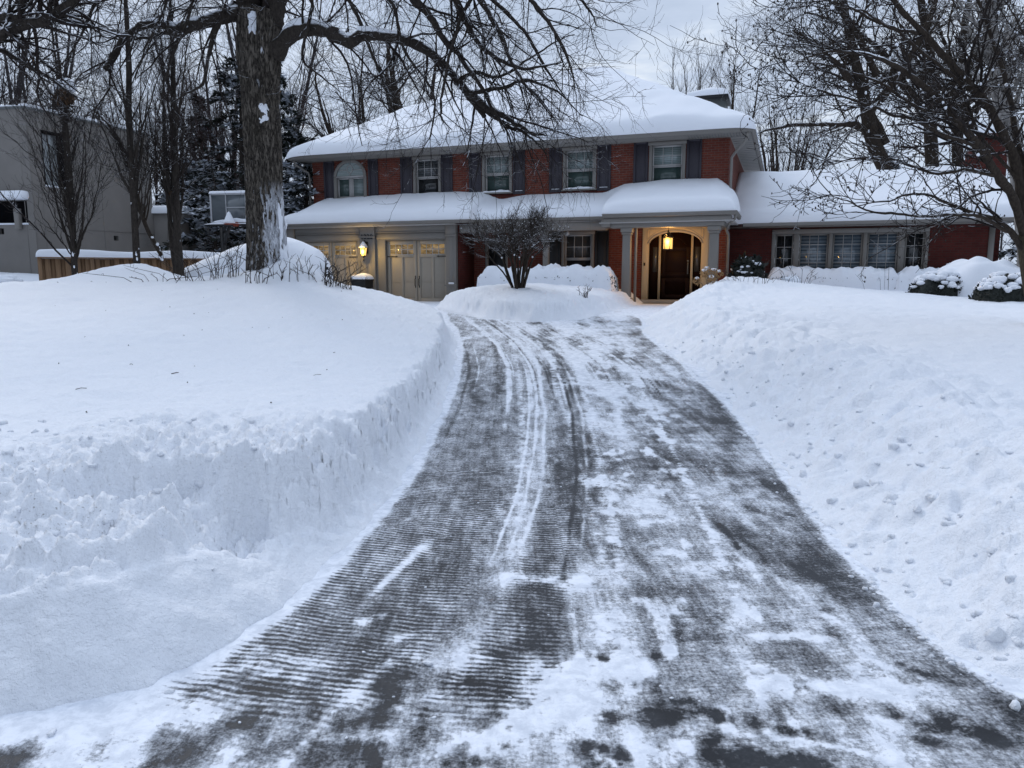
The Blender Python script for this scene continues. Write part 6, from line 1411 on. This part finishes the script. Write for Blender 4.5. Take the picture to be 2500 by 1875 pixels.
# ---- limb of a tree standing just outside on the left -------------------------
rng = np.random.default_rng(303)
TE = empty('tree', (0, 0, 0), 0, 'tree at the top left corner showing only thick rising limbs edged with snow', 'tree')
trunk_mesh('trunk', [(-12.4, 13.2, .2, .42), (-12.3, 13.2, 1.6, .34), (-12.0, 13.1, 3.2, .30), (-11.3, 13.0, 4.6, .24), (EDGE[0][0], EDGE[0][1], EDGE[0][2], EDGE[0][3])], 36, 60, M['bark'], TE, .015, 5)
EDGE = [(a, b, c, d*.78) for a, b, c, d in EDGE]; EDGE2 = [(a, b, c, d*.75) for a, b, c, d in EDGE2]
branches(TE, [EDGE, EDGE2, [(-10.6, 13, 5.2, .12), (-10.2, 12.6, 6.2, .1), (-9.6, 12.2, 7.2, .08), (-9.0, 12, 8.4, .05)], [(-9.4, 13, 5.6, .07), (-8.6, 13.2, 5.4, .045), (-7.9, 13.3, 5.0, .03), (-7.4, 13.4, 4.6, .012)]],
    [dict(n=80, len=1.3, lsd=.3, ang=50, nseg=8, wander=.14, trop=(0, 0, -.1), rf=.42, rmin=.008, rmax=.03, rend=.35, sides=5),
     dict(n=520, len=.6, lsd=.35, ang=46, nseg=6, wander=.16, trop=(0, 0, 0), rf=.5, rmin=.0045, rmax=.012, rend=.4, sides=4, zig=.12),
     dict(n=1300, len=.26, lsd=.35, ang=45, nseg=4, wander=.16, rf=.6, rmin=.0032, rmax=.006, rend=.6, sides=3, zig=.12)],
    rng, M['bark'], M['twig_dark'], 12, 40, snow=(.95, .75), snow_lv=1)

# ---- three slender upright trees before the grey house -------------------------
def upright_tree(paths, label, seed, n1=90, mat='bark', lo=.10, ln=1.7, group='upright bare trees before the grey house', trop=.75, n2=700, n3=1500, f=1.0):
    rng = np.random.default_rng(seed); t = empty('tree', (0, 0, 0), 0, label, 'tree', group)
    trunk_mesh('trunk', paths[0], 20, 90, M[mat], t, .010, seed)
    rest = paths[1:]
    P0 = catmull(paths[0], 40)
    for k in range(7):   # a few strong leaders forking off low
        i = rng.integers(5, 18); a = rng.uniform(0, 6.28); s = P0[i]; d = np.array([math.cos(a)*.36, math.sin(a)*.3, .93])
        p = [tuple(s[:3])+(s[3]*.55,)]
        for q in range(4): d = norm(d+np.array([-.03*math.cos(a), 0, .12])+rng.normal(size=3)*.06); p.append(tuple(np.array(p[-1][:3])+d*ln*.42*rng.uniform(.7, 1.2))+(p[-1][3]*.68,))
        rest.append(p)
    branches(t, rest+[[(a, b, c, d*.8) for a, b, c, d in paths[0]]],
        [dict(n=n1, len=ln, lsd=.35, ang=34, asd=10, nseg=9, wander=.10, trop=(0, 0, trop), rf=.4, rmin=.007*f, rmax=.03, rend=.3, sides=4, tmin=lo, zig=.08, tshort=.55),
         dict(n=n2, len=.75, lsd=.35, ang=32, asd=11, nseg=6, wander=.13, trop=(0, 0, trop*.7), rf=.5, rmin=.0045*f, rmax=.012, rend=.4, sides=3, tmin=.1, zig=.12),
         dict(n=n3, len=.36, lsd=.35, ang=32, asd=12, nseg=4, wander=.15, trop=(0, 0, .3), rf=.6, rmin=.0034*f, rmax=.006, rend=.6, sides=3, tmin=.1, zig=.14)],
        rng, M[mat], M['twig_dark'], 10, 30, snow=(.5, .8), snow_lv=1, jit=.02)
    v, f_ = [], []
    zc = rng.uniform(1.9, 2.6)
    for k in range(13):
        zt = zc+rng.normal(0, .28) if k < 9 else rng.uniform(1.6, 5.5); s = P0[int(np.argmin(np.abs(P0[:, 2]-zt)))]; a = rng.normal(-1.2, .5); rr_ = rng.uniform(.016, .034); blob(v, f_, (s[0]+s[3]*.62*math.cos(a), s[1]+s[3]*.62*math.sin(a), s[2]+rng.uniform(-.1, .1)), rr_, k+seed, rng.uniform(1.4, 2.8), 8, 6, .4)
    mesh_from('snow_patch', v, f_, M['snow_soft'], t, True)
    return t
colA, colB, colBb, colC, colCb = [[(a, b, c, d*k_) for a, b, c, d in q_] for q_, k_ in ((colA, .62), (colB, .56), (colBb, .6), (colC, .62), (colCb, .52))]
upright_tree([colA], 'slender dark tree with a snowy nest high up, before the grey house', 11, 100, ln=1.9, lo=.08, n2=700, n3=1400, f=.8)
upright_tree([colB], 'slender dark tree rising from the snow hump before the fence', 12, 70, lo=.3, n2=550, n3=1100, f=.8)
upright_tree([colBb], 'short leaning tree with forked top right of the snow hump', 14, 30, 'bark_brown', .4, 1.1, n2=260, n3=600)
upright_tree([colC, colCb], 'twin-stemmed slender tree with snow-plastered trunk by the fence end', 13, 90, lo=.25, n2=650, n3=1300, f=.8)
# snow-topped nest
t = empty('bird_nest', (-10.86, 18.9, 5.95), 0, 'brown nest topped with snow high in the slender tree', 'nest'); rng = np.random.default_rng(7)
p = rng.normal(size=(900, 3)); p = norm(p)*rng.uniform(.6, 1, (900, 1))*np.array([.20, .20, .20]); p[:, 2] -= np.abs(p[:, 0])*.2
q, f = leaf_cluster(p, .11, rng, -.5, .35); mesh_from('leaves', q, f, M['nest'], t)
q, f = leaf_cluster(p[:260]*np.array([.7, .7, 1.6])-np.array([0, 0, .35]), .12, rng, -.5, .3); mesh_from('twigs', q, f, M['twig'], t)
v, f = [], []; blob(v, f, (0.05, 0, .22), .20, 4, .9, 14, 9, .25); blob(v, f, (-.12, 0, .14), .12, 6, .9, 10, 8, .25); mesh_from('snow_cap', v, f, M['snow_soft'], t, True)

bgT1, bgT1a, bgT2, bgT2a, bgT3 = [[(a, b, c, d*.68) for a, b, c, d in q_] for q_ in (bgT1, bgT1a, bgT2, bgT2a, bgT3)]
# ---- trees behind the houses -----------------------------------------------------
def far_tree(limbs, label, seed, n=(120, 900, 2200), ln=(3.4, 1.6, .7), ang=(46, 42, 42), trop=(.15, .1, .05), mat='bark_far', f=1.0, trunk=None, group='bare trees behind the houses', name='tree', r=(.02, .011, .0085), snow=None, w=.12, tmin=.15):
    rng = np.random.default_rng(seed); t = empty(name, (0, 0, 0), 0, label, 'tree', group); fq = 1.0 if mat == 'bark_red' else .66; n = [int(q*fq) for q in n]; r = [q*.66 for q in r]
    if trunk: trunk_mesh('trunk', trunk, 18, 50, M[mat], t, .012, seed)
    branches(t, limbs,
        [dict(n=n[0], len=ln[0], lsd=.3, ang=ang[0], nseg=9, wander=w, trop=(0, 0, trop[0]), rf=.42, rmin=r[0], rmax=.09, rend=.3, sides=4, tmin=tmin, tshort=.4),
         dict(n=n[1], len=ln[1], lsd=.35, ang=ang[1], nseg=6, wander=.14, trop=(0, 0, trop[1]), rf=.5, rmin=r[1], rmax=.03, rend=.4, sides=3, tmin=.1, zig=.1),
         dict(n=n[2], len=ln[2], lsd=.35, ang=ang[2], nseg=4, wander=.15, trop=(0, 0, trop[2]), rf=.6, rmin=r[2], rmax=.010, rend=.6, sides=3, tmin=.1, zig=.12)],
        rng, M[mat], M[mat], 8, 24, snow=snow, jit=.05, limb_parts=True)
    return t
def vase(x, y, z, h, nl, spread, r, seed, up=1.0):
    """several leaders fanning up from one base"""
    rs = random.Random(seed); out = []
    for k in range(nl):
        a = 2*math.pi*k/nl+rs.uniform(-.4, .4); s = spread*rs.uniform(.35, 1.0); hh = h*rs.uniform(.75, 1.0); rr = r*rs.uniform(.7, 1.1)
        out.append([(x, y, z, rr), (x+s*.22*math.cos(a), y+s*.22*math.sin(a), z+hh*.25, rr*.8), (x+s*.55*math.cos(a), y+s*.55*math.sin(a), z+hh*.55, rr*.5), (x+s*.85*math.cos(a)+rs.uniform(-.2, .2), y+s*.85*math.sin(a), z+hh*.82, rr*.28), (x+s*math.cos(a), y+s*math.sin(a), z+hh, rr*.1)])
    return out
far_tree([bgT1, bgT1a, [(16.0, 33, 7.2, .2), (15.2, 33, 8.6, .17), (13.8, 32.8, 10.2, .13), (12.6, 32.6, 11.2, .08), (11.6, 32.4, 11.6, .03)], [(15.6, 33, 9, .18), (16.6, 32.6, 10.6, .14), (17.2, 32.4, 12.4, .09), (17.4, 32.3, 14.2, .04)], [(15.4, 33, 10, .16), (14.0, 32.6, 12, .12), (12.4, 32.4, 13.2, .07), (11.0, 32, 13.6, .03)]],
         'large leaning bare tree rising behind the middle of the wing roof', 31, (110, 850, 2200), (3.2, 1.7, .8), trop=(.05, -.1, -.1), mat='bark_brown', snow=(.3, .6), trunk=[(17.4, 33, .5, .42)]+bgT1[:4])
far_tree([bgT2, bgT2a, [(19.4, 35, 9.5, .22), (20.4, 34.6, 11.4, .17), (21.2, 34.4, 13.6, .1), (21.6, 34.2, 15.4, .04)], [(19.5, 35, 8.6, .2), (21.2, 35, 10, .15), (22.6, 35, 11.6, .08), (23.4, 35, 12.6, .03)]],
         'tall straight-trunked bare tree behind the right part of the wing roof', 32, (100, 800, 1900), (3.2, 1.7, .8), trop=(.1, 0, 0), mat='bark_brown', trunk=[(19.9, 35, .5, .4)]+bgT2[:4])
far_tree([bgT3, [(22.6, 38, 8.4, .2), (21.6, 37.6, 10.8, .14), (20.4, 37.4, 13, .07), (19.6, 37, 14.6, .03)], [(22.6, 38, 9.6, .2), (24.4, 37.6, 12.2, .13), (25.6, 37.4, 14.4, .05)]], 'dark bare tree nearest the wing chimney, behind two thick trunks', 33, (70, 500, 1100), (3.4, 1.7, .8), mat='bark_brown', trunk=[(22.8, 38, .5, .34)]+bgT3[:3])
TBp = birch
far_tree([birch, [(birch[2][0], birch[2][1], birch[2][2], .09), (birch[2][0]-.5, 19, birch[2][2]+1.2, .06), (birch[2][0]-1.3, 18.8, birch[2][2]+2.0, .03)], [(birch[3][0], birch[3][1], birch[3][2], .08), (birch[3][0]+.7, 19, birch[3][2]+1.0, .05), (birch[3][0]+1.3, 18.8, birch[3][2]+1.9, .02)]],
         'pale-barked birch behind the limbs at the right edge', 34, (60, 420, 900), (1.6, .8, .4), trop=(.1, -.2, -.3), mat='bark_birch', trunk=[(birch[0][0]+.1, 19, .4, .27)]+birch, r=(.012, .006, .004))
far_tree(vase(15.0, 42, 2.0, 8.6, 16, 3.4, .13, 3), 'broad vase-shaped multi-stemmed tree behind the left end of the wing roof', 35, (130, 600, 1100), (2.6, 1.5, .7), (24, 24, 26), (.55, .4, .3), w=.07, mat='bark_brown')
far_tree(vase(13.0, 56, 2, 15.5, 6, 2.0, .17, 4), 'left half of a pair of upright trees behind the roof chase', 36, (100, 520, 900), (3.4, 1.7, .9), (26, 26, 28), (.5, .4, .3), w=.07, r=(.025, .015, .012), mat='bark_brown')
far_tree(vase(16.2, 57, 2, 16.2, 6, 2.2, .17, 5), 'right half of a pair of upright trees behind the roof chase', 37, (100, 520, 900), (3.4, 1.7, .9), (26, 26, 28), (.5, .4, .3), w=.07, r=(.025, .015, .012), mat='bark_brown')
far_tree(vase(9.6, 58, 2, 11.5, 8, 2.4, .16, 6), 'lower bushy tree left of the upright pair on the roof skyline', 38, (80, 400, 600), (2.8, 1.5, .8), (28, 28, 30), (.5, .4, .3), w=.08, r=(.025, .015, .012))
far_tree(vase(21.5, 60, 2, 10.5, 9, 3.4, .18, 7), 'hazy low tree in the gap between the hip roof and the wing trees', 39, (70, 400, 600), (2.8, 1.5, .8), (30, 30, 30), (.4, .3, .3), w=.08, r=(.025, .015, .012))
# left: behind the big roof
far_tree(vase(-5.6, 44, 2.5, 13.5, 6, 4.8, .34, 8)+[[(-5.4, 44, 2, .42), (-5.5, 44, 6.5, .38), (-5.9, 44, 9, .3), (-6.6, 43.8, 12, .18), (-7, 43.6, 15, .06)]], 'bare tree with dark forking limbs behind the left slope of the hip roof', 41, (120, 1000, 2600), (3.6, 1.8, .9), mat='bark_brown', trop=(.1, 0, 0), r=(.022, .012, .009))
far_tree(vase(-9.2, 46, 2.5, 12.5, 6, 4.4, .28, 9), 'bare tree behind the left roof corner, between forked tree and evergreen', 42, (110, 900, 2300), (3.2, 1.7, .9), mat='bark_brown', r=(.022, .012, .009))
far_tree(vase(-1.6, 48, 2.5, 11.5, 6, 4.2, .26, 10), 'bare tree whose crown tops the upper left roof slope', 43, (110, 900, 2100), (3.2, 1.7, .9), r=(.022, .012, .009))
# left: behind the grey house
far_tree(vase(-26, 38, 2, 14.0, 8, 4.5, .26, 11), 'bare tree fanning up behind the left roof end of the grey house', 44, (140, 900, 2000), (3.2, 1.6, .8), (34, 36, 38), (.4, .2, .1), r=(.022, .012, .009))
far_tree(vase(-22.5, 36, 2, 13.0, 8, 4.0, .24, 12), 'bare tree fanning up behind the middle roof of the grey house', 45, (140, 900, 2000), (3.0, 1.6, .8), (34, 36, 38), (.4, .2, .1), r=(.02, .012, .009))
far_tree(vase(-30, 41, 2, 15.0, 8, 5.0, .28, 13), 'bare tree cut by the left picture edge beyond the grey house', 46, (140, 800, 1700), (3.4, 1.7, .9), (34, 36, 38), (.4, .2, .1), r=(.022, .013, .01))
far_tree(vase(-17.5, 37, 1.5, 8.8, 14, 4.2, .14, 14), 'dense twiggy thicket tree above the right roof edge of the grey house', 47, (200, 1500, 3800), (2.2, 1.2, .6), (34, 36, 38), (.4, .3, .2), mat='bark_red', r=(.016, .01, .0075))
far_tree(vase(-12.8, 35, 1.2, 9.2, 14, 3.8, .13, 15), 'reddish twiggy tree between slender trunks right of the grey house', 48, (200, 1500, 3800), (2.2, 1.2, .6), (34, 36, 38), (.4, .3, .2), mat='bark_red', r=(.016, .01, .0075))
far_tree(vase(-21, 33, 1.2, 7.4, 12, 3.4, .12, 16), 'low twiggy tree peeping over the grey parapet', 49, (150, 1100, 2400), (2.0, 1.1, .6), (34, 36, 38), (.4, .3, .2), mat='bark_red', r=(.016, .01, .0075))
far_tree(vase(-14, 44, 1.5, 16, 7, 4.0, .28, 17), 'tall thin bare tree in the gap left of the old trunk', 50, (140, 1000, 2200), (3.2, 1.6, .8), (36, 38, 40), (.3, .2, .1), r=(.022, .012, .009))
far_tree(vase(-18, 48, 1.5, 16, 7, 4.5, .28, 18), 'tall bare tree far behind the nest tree', 51, (140, 1000, 2200), (3.2, 1.6, .8), (36, 38, 40), (.3, .2, .1), r=(.022, .012, .009))

# ---- conifers ------------------------------------------------------------------
def needle_mat(name, c1, c2, snow):
    m, nt, b = new_mat(name); N = NT(nt); co = N.coord('Object'); g = N.n('ShaderNodeNewGeometry')
    sx = N.n('ShaderNodeSeparateXYZ'); N.l(g.outputs['True Normal'], sx.inputs[0]); up = N.math('ABSOLUTE', sx.outputs[2])
    c = N.mix(N.noise(co, 1.3, 3), c1, c2)
    k = N.math('MULTIPLY', N.maprange(up, .72, .92), N.maprange(N.noise(co, 2.2, 3), .52-.16*snow, .60-.16*snow))
    c = N.mix(k, c, (.60, .64, .70)); N.l(c, b.inputs['Base Color']); b.inputs['Roughness'].default_value = .9; b.inputs['Specular IOR Level'].default_value = .15
    return m
M['needle'] = needle_mat('dark needles', (.012, .017, .014), (.026, .03, .024), .2)
M['needle_snow'] = needle_mat('snow-dusted needles', (.012, .016, .014), (.026, .03, .025), .75)
def conifer(x, y, z, h, rad, label, seed, nb=90, per=44, mat='needle', size=.30, open_=.1, flat=.9, z0=.08, group='dark evergreens behind the houses', droop=-.25, shape=1.0):
    rng = np.random.default_rng(seed); t = empty('conifer', (x, y, z), 0, label, 'tree', group)
    trunk_mesh('trunk', [(0, 0, -.5, .02*h), (0, 0, h*.4, .014*h), (.1, 0, h*.8, .006*h), (0, 0, h, .01)], 10, 30, M['bark'], t, .01, seed)
    tt = rng.uniform(z0, 1, nb)**.9; a = rng.uniform(0, 2*math.pi, nb); L = rad*(1-tt)**shape*rng.uniform(.65, 1.15, nb)+.25
    P = np.stack([0*a, 0*a, tt*h], 1); D = np.stack([np.cos(a), np.sin(a), .12+0*a], 1)
    pts, r = grow(P, D, L, .012*L+.01, .004+0*L, 8, .07, (0, 0, droop), rng)
    V, F = tubes(pts, r, 3); mesh_from('branches', V, F.astype(np.int32), M['bark'], t, True)
    n = nb*per; bi = rng.integers(0, nb, n); u = rng.uniform(open_, 1, n)*8; i = np.clip(u.astype(int), 0, 7); f = (u-i)[:, None]
    p = pts[bi, i]*(1-f)+pts[bi, i+1]*f; dr = norm(pts[bi, i+1]-pts[bi, i])
    sidev = np.stack([-dr[:, 1], dr[:, 0], 0*dr[:, 0]], 1)*rng.choice([-1, 1], n)[:, None]
    d = norm(dr*.6+sidev*rng.uniform(.2, 1, (n, 1))+rng.normal(size=(n, 3))*np.array([.25, .25, .3]))
    b_ = norm(np.cross(d, np.array([0, 0, 1.0])+rng.normal(size=(n, 3))*.35)); s = size*rng.uniform(.6, 1.3, (n, 1))*(.5+.5*L[bi, None]/rad)
    q = np.stack([p, p+d*s*.5+b_*s*.20, p+d*s, p+d*s*.5-b_*s*.20], 1).reshape(-1, 3)
    mesh_from('needles', q, np.arange(4*n).reshape(-1, 4), M[mat], t); return t
conifer(-9.4, 31, .8, 9.2, 2.3, 'dark pine with loose drooping boughs just right of the thick trunk', 61, 90, 60, 'needle', .42, .15, droop=-.35, shape=.7)
conifer(-11.6, 33, .8, 10.5, 2.6, 'dark pine half hidden behind the thick trunk', 62, 100, 60, 'needle', .42, .15, shape=.7)
conifer(-14.6, 36, .8, 9.0, 2.8, 'dark evergreen behind the twin-stemmed slender tree', 63, 110, 60, 'needle', .42, .1)
conifer(-8.0, 29.5, .8, 5.2, 2.0, 'low snow-laced evergreen tucked behind the left house corner', 64, 90, 60, 'needle_snow', .34, .1, droop=-.4, shape=.6)
conifer(-11.2, 28.6, .8, 5.0, 2.0, 'low snow-laced evergreen behind the basketball backboard', 65, 90, 60, 'needle_snow', .34, .1, droop=-.4, shape=.6)
conifer(-13.4, 31.5, .8, 5.5, 2.0, 'low evergreen behind the snowy annex roof', 66, 90, 60, 'needle_snow', .34, .1, droop=-.4, shape=.6)
conifer(24.0, 33, .8, 9.5, 3.0, 'snow-streaked spruce behind the wing chimney', 67, 130, 60, 'needle_snow', .42, .1, droop=-.5)
conifer(21.5, 26, .6, 13.0, 3.4, 'tall dark spruce at the right edge behind the birch', 68, 150, 60, 'needle_snow', .46, .1, droop=-.5)
conifer(20.6, 42, .8, 7.5, 2.6, 'small spruce over the right end of the wing roof', 69, 110, 50, 'needle_snow', .40, .1, droop=-.4)
conifer(17.6, 23.6, .6, 4.2, 1.5, 'small snowy evergreen past the right end of the wing', 70, 90, 50, 'needle_snow', .3, .1, droop=-.4, shape=.6)
conifer(9.9, 75, 2, 13, 1.2, 'tiny spire-topped conifer on the roof skyline', 71, 60, 16, 'needle', .5, .1)

# ---- round bare shrub in the island bed ------------------------------------------
rng = np.random.default_rng(404); sx0, sy0 = .16, 18.7; sz0 = sh(sx0, sy0)-.1
TS = empty('bare_shrub', (sx0, sy0, sz0), 0, 'round-headed multi-stemmed bare shrub flecked with snow in the island bed', 'shrub')
lm = []; rs = random.Random(3)
for k in range(17):
    a = 2*math.pi*k/17+rs.uniform(-.2, .2); s = rs.uniform(.4, 1.0); hh = rs.uniform(1.2, 1.75)*(1.05-.25*s); b0 = rs.uniform(.02, .13)
    lm.append([(b0*math.cos(a), b0*math.sin(a), 0, .034), (b0*1.6*math.cos(a)+.1*s*math.cos(a), b0*1.6*math.sin(a)+.1*s*math.sin(a), hh*.35, .027), (.48*s*math.cos(a), .42*s*math.sin(a), hh*.68, .019), (.85*s*math.cos(a), .7*s*math.sin(a), hh*.92, .010), (1.0*s*math.cos(a), .85*s*math.sin(a), hh, .004)])
lm.append([(-.1, 0, .0, .025), (-.35, -.1, .45, .02), (-.6, -.15, .75, .015), (-.9, -.2, 1.15, .009), (-1.05, -.2, 1.4, .004)])
pool = branches(TS, lm, [dict(n=330, len=.55, lsd=.3, ang=38, nseg=6, wander=.13, trop=(0, 0, .25), rf=.5, rmin=.005, rmax=.012, rend=.4, sides=4, tmin=.45, tshort=.2),
     dict(n=2200, len=.28, lsd=.3, ang=38, nseg=4, wander=.15, trop=(0, 0, .3), rf=.6, rmin=.0035, rmax=.006, rend=.6, sides=3, tmin=.2, zig=.1),
     dict(n=3000, len=.13, lsd=.3, ang=40, nseg=3, wander=.15, trop=(0, 0, .3), rf=.7, rmin=.003, rmax=.004, rend=.7, sides=3, tmin=.3)],
     rng, M['bark_brown'], M['bark_brown'], 8, 24, snow=(.5, .8), snow_lv=1, jit=.012)
v, f = [], []; q = pool[2][0]
for i in rng.choice(len(q), 260, replace=False): x, y, z = q[i, rng.integers(0, 3)]; blob(v, f, (x, y, z+.01), rng.uniform(.006, .016), int(i), .8, 6, 4, .2)
for l in lm[::4]: blob(v, f, (l[2][0], l[2][1]-.01, l[2][2]+.015), .028, 5, .8, 8, 5, .2)
mesh_from('snow_tuft', v, f, M['snow_soft'], TS, True)['kind'] = 'stuff'

# ---- far-off wood ------------------------------------------------------------------
rng = np.random.default_rng(505); wa = Acc()
nt_ = 150; X = rng.uniform(-75, 75, nt_); Y = rng.uniform(62, 105, nt_)
P = np.stack([X, Y, 0*X+.3], 1); L = rng.uniform(8, 13.5, nt_)
pts, r = grow(P, np.array([0, 0, 1.0])+rng.normal(size=(nt_, 3))*.05, L, .16+0*L, .03+0*L, 10, .04, (0, 0, .2), rng); wa.add(*tubes(pts, r, 4))
p, d, rr, t_ = kids(pts, r, 3600, rng, .15, 1, 36, 12, .4); a, b = grow(p, d, 2.6*np.exp(rng.normal(0, .3, 3600))*(1.2-.8*t_), np.clip(rr, .03, .08), .02+0*rr, 6, .12, (0, 0, .5), rng); wa.add(*tubes(a, b, 3))
p, d, rr, t_ = kids(a, b, 11000, rng, .1, 1, 38, 12, .6); a, b = grow(p, d, 1.1*np.exp(rng.normal(0, .3, 11000)), np.clip(rr, .016, .03), .014+0*rr, 3, .14, (0, 0, .3), rng); wa.add(*tubes(a, b, 3))
o = wa.build('woods', M['bark_far'], None); tag(o, 'hazy bare wood along the horizon behind the houses', 'woods', None, 'stuff')
# ------------------------------------------------------------------ camera, sky, sun
cam = bpy.data.cameras.new('camera'); co_ = bpy.data.objects.new('camera', cam); COL.objects.link(co_)
co_.location = (0, 0, 1.6)
co_.rotation_euler = (math.pi/2 - math.atan(262.5/1819), 0, 0)
cam.sensor_fit = 'HORIZONTAL'; cam.sensor_width = 36; cam.lens = 36*1819/2500
cam.clip_end = 4000; cam.clip_start = .05
scene.camera = co_
w = bpy.data.worlds.new('World'); scene.world = w; w.use_nodes = True
nt = w.node_tree; N = NT(nt); bg = nt.nodes['Background']; out = nt.nodes['World Output']
SUN_EL, SUN_AZ = R(38), R(-35)
sky = N.n('ShaderNodeTexSky'); sky.sky_type = 'NISHITA'; sky.sun_disc = False; sky.sun_elevation = SUN_EL; sky.sun_rotation = SUN_AZ
N.l(sky.outputs[0], bg.inputs[0]); bg.inputs[1].default_value = .05
tc = N.coord('Generated')
sp = N.n('ShaderNodeSeparateXYZ'); N.l(tc, sp.inputs[0])
zz = N.math('MAXIMUM', sp.outputs[2], .16)
cv = N.n('ShaderNodeCombineXYZ'); N.l(N.math('DIVIDE', sp.outputs[0], zz), cv.inputs[0]); N.l(N.math('DIVIDE', sp.outputs[1], zz), cv.inputs[1])
n1 = N.noise(N.map(cv.outputs[0], (1, .8, 1), (2.3, .7, 0)), 1.15, 5, .55, .2)
n2 = N.noise(N.map(cv.outputs[0], (1, 1, 1), (7.3, 3.7, 0)), 3.1, 4, .55)
k = N.math('ADD', N.math('MULTIPLY', n1, .7), N.math('MULTIPLY', n2, .3))
cl = N.ramp(k, [(.36, (.46, .55, .70)), (.5, (.55, .64, .80)), (.58, (.65, .74, .88)), (.68, (.84, .90, .98))])
bg2 = N.n('ShaderNodeBackground'); N.l(cl, bg2.inputs[0])
up = N.math('MULTIPLY', N.maprange(sp.outputs[2], .25, 1.0, 1.07, 2.05), N.maprange(sp.outputs[1], -1.0, .8, .62, 1.06)); N.l(up, bg2.inputs[1])
ad = N.n('ShaderNodeMixShader'); ad.inputs[0].default_value = .86; N.l(bg.outputs[0], ad.inputs[1]); N.l(bg2.outputs[0], ad.inputs[2]); N.l(ad.outputs[0], out.inputs[0])
sun = bpy.data.lights.new('sun', 'SUN'); so = bpy.data.objects.new('sun', sun); COL.objects.link(so)
sun.energy = 1.0; sun.angle = R(22); sun.color = (1, .95, .9)
# sun_rotation is measured clockwise from +Y: from behind the house, to the left
dirv = Vector((math.sin(SUN_AZ)*math.cos(SUN_EL), math.cos(SUN_AZ)*math.cos(SUN_EL), math.sin(SUN_EL)))
so.rotation_euler = dirv.to_track_quat('Z', 'Y').to_euler()
scene.render.engine = 'CYCLES'
scene.cycles.use_denoising = True
scene.cycles.max_bounces = 6; scene.cycles.diffuse_bounces = 4; scene.cycles.glossy_bounces = 3; scene.cycles.transparent_max_bounces = 6
scene.view_settings.view_transform = 'Standard'; scene.view_settings.look = 'None'; scene.view_settings.exposure = 0
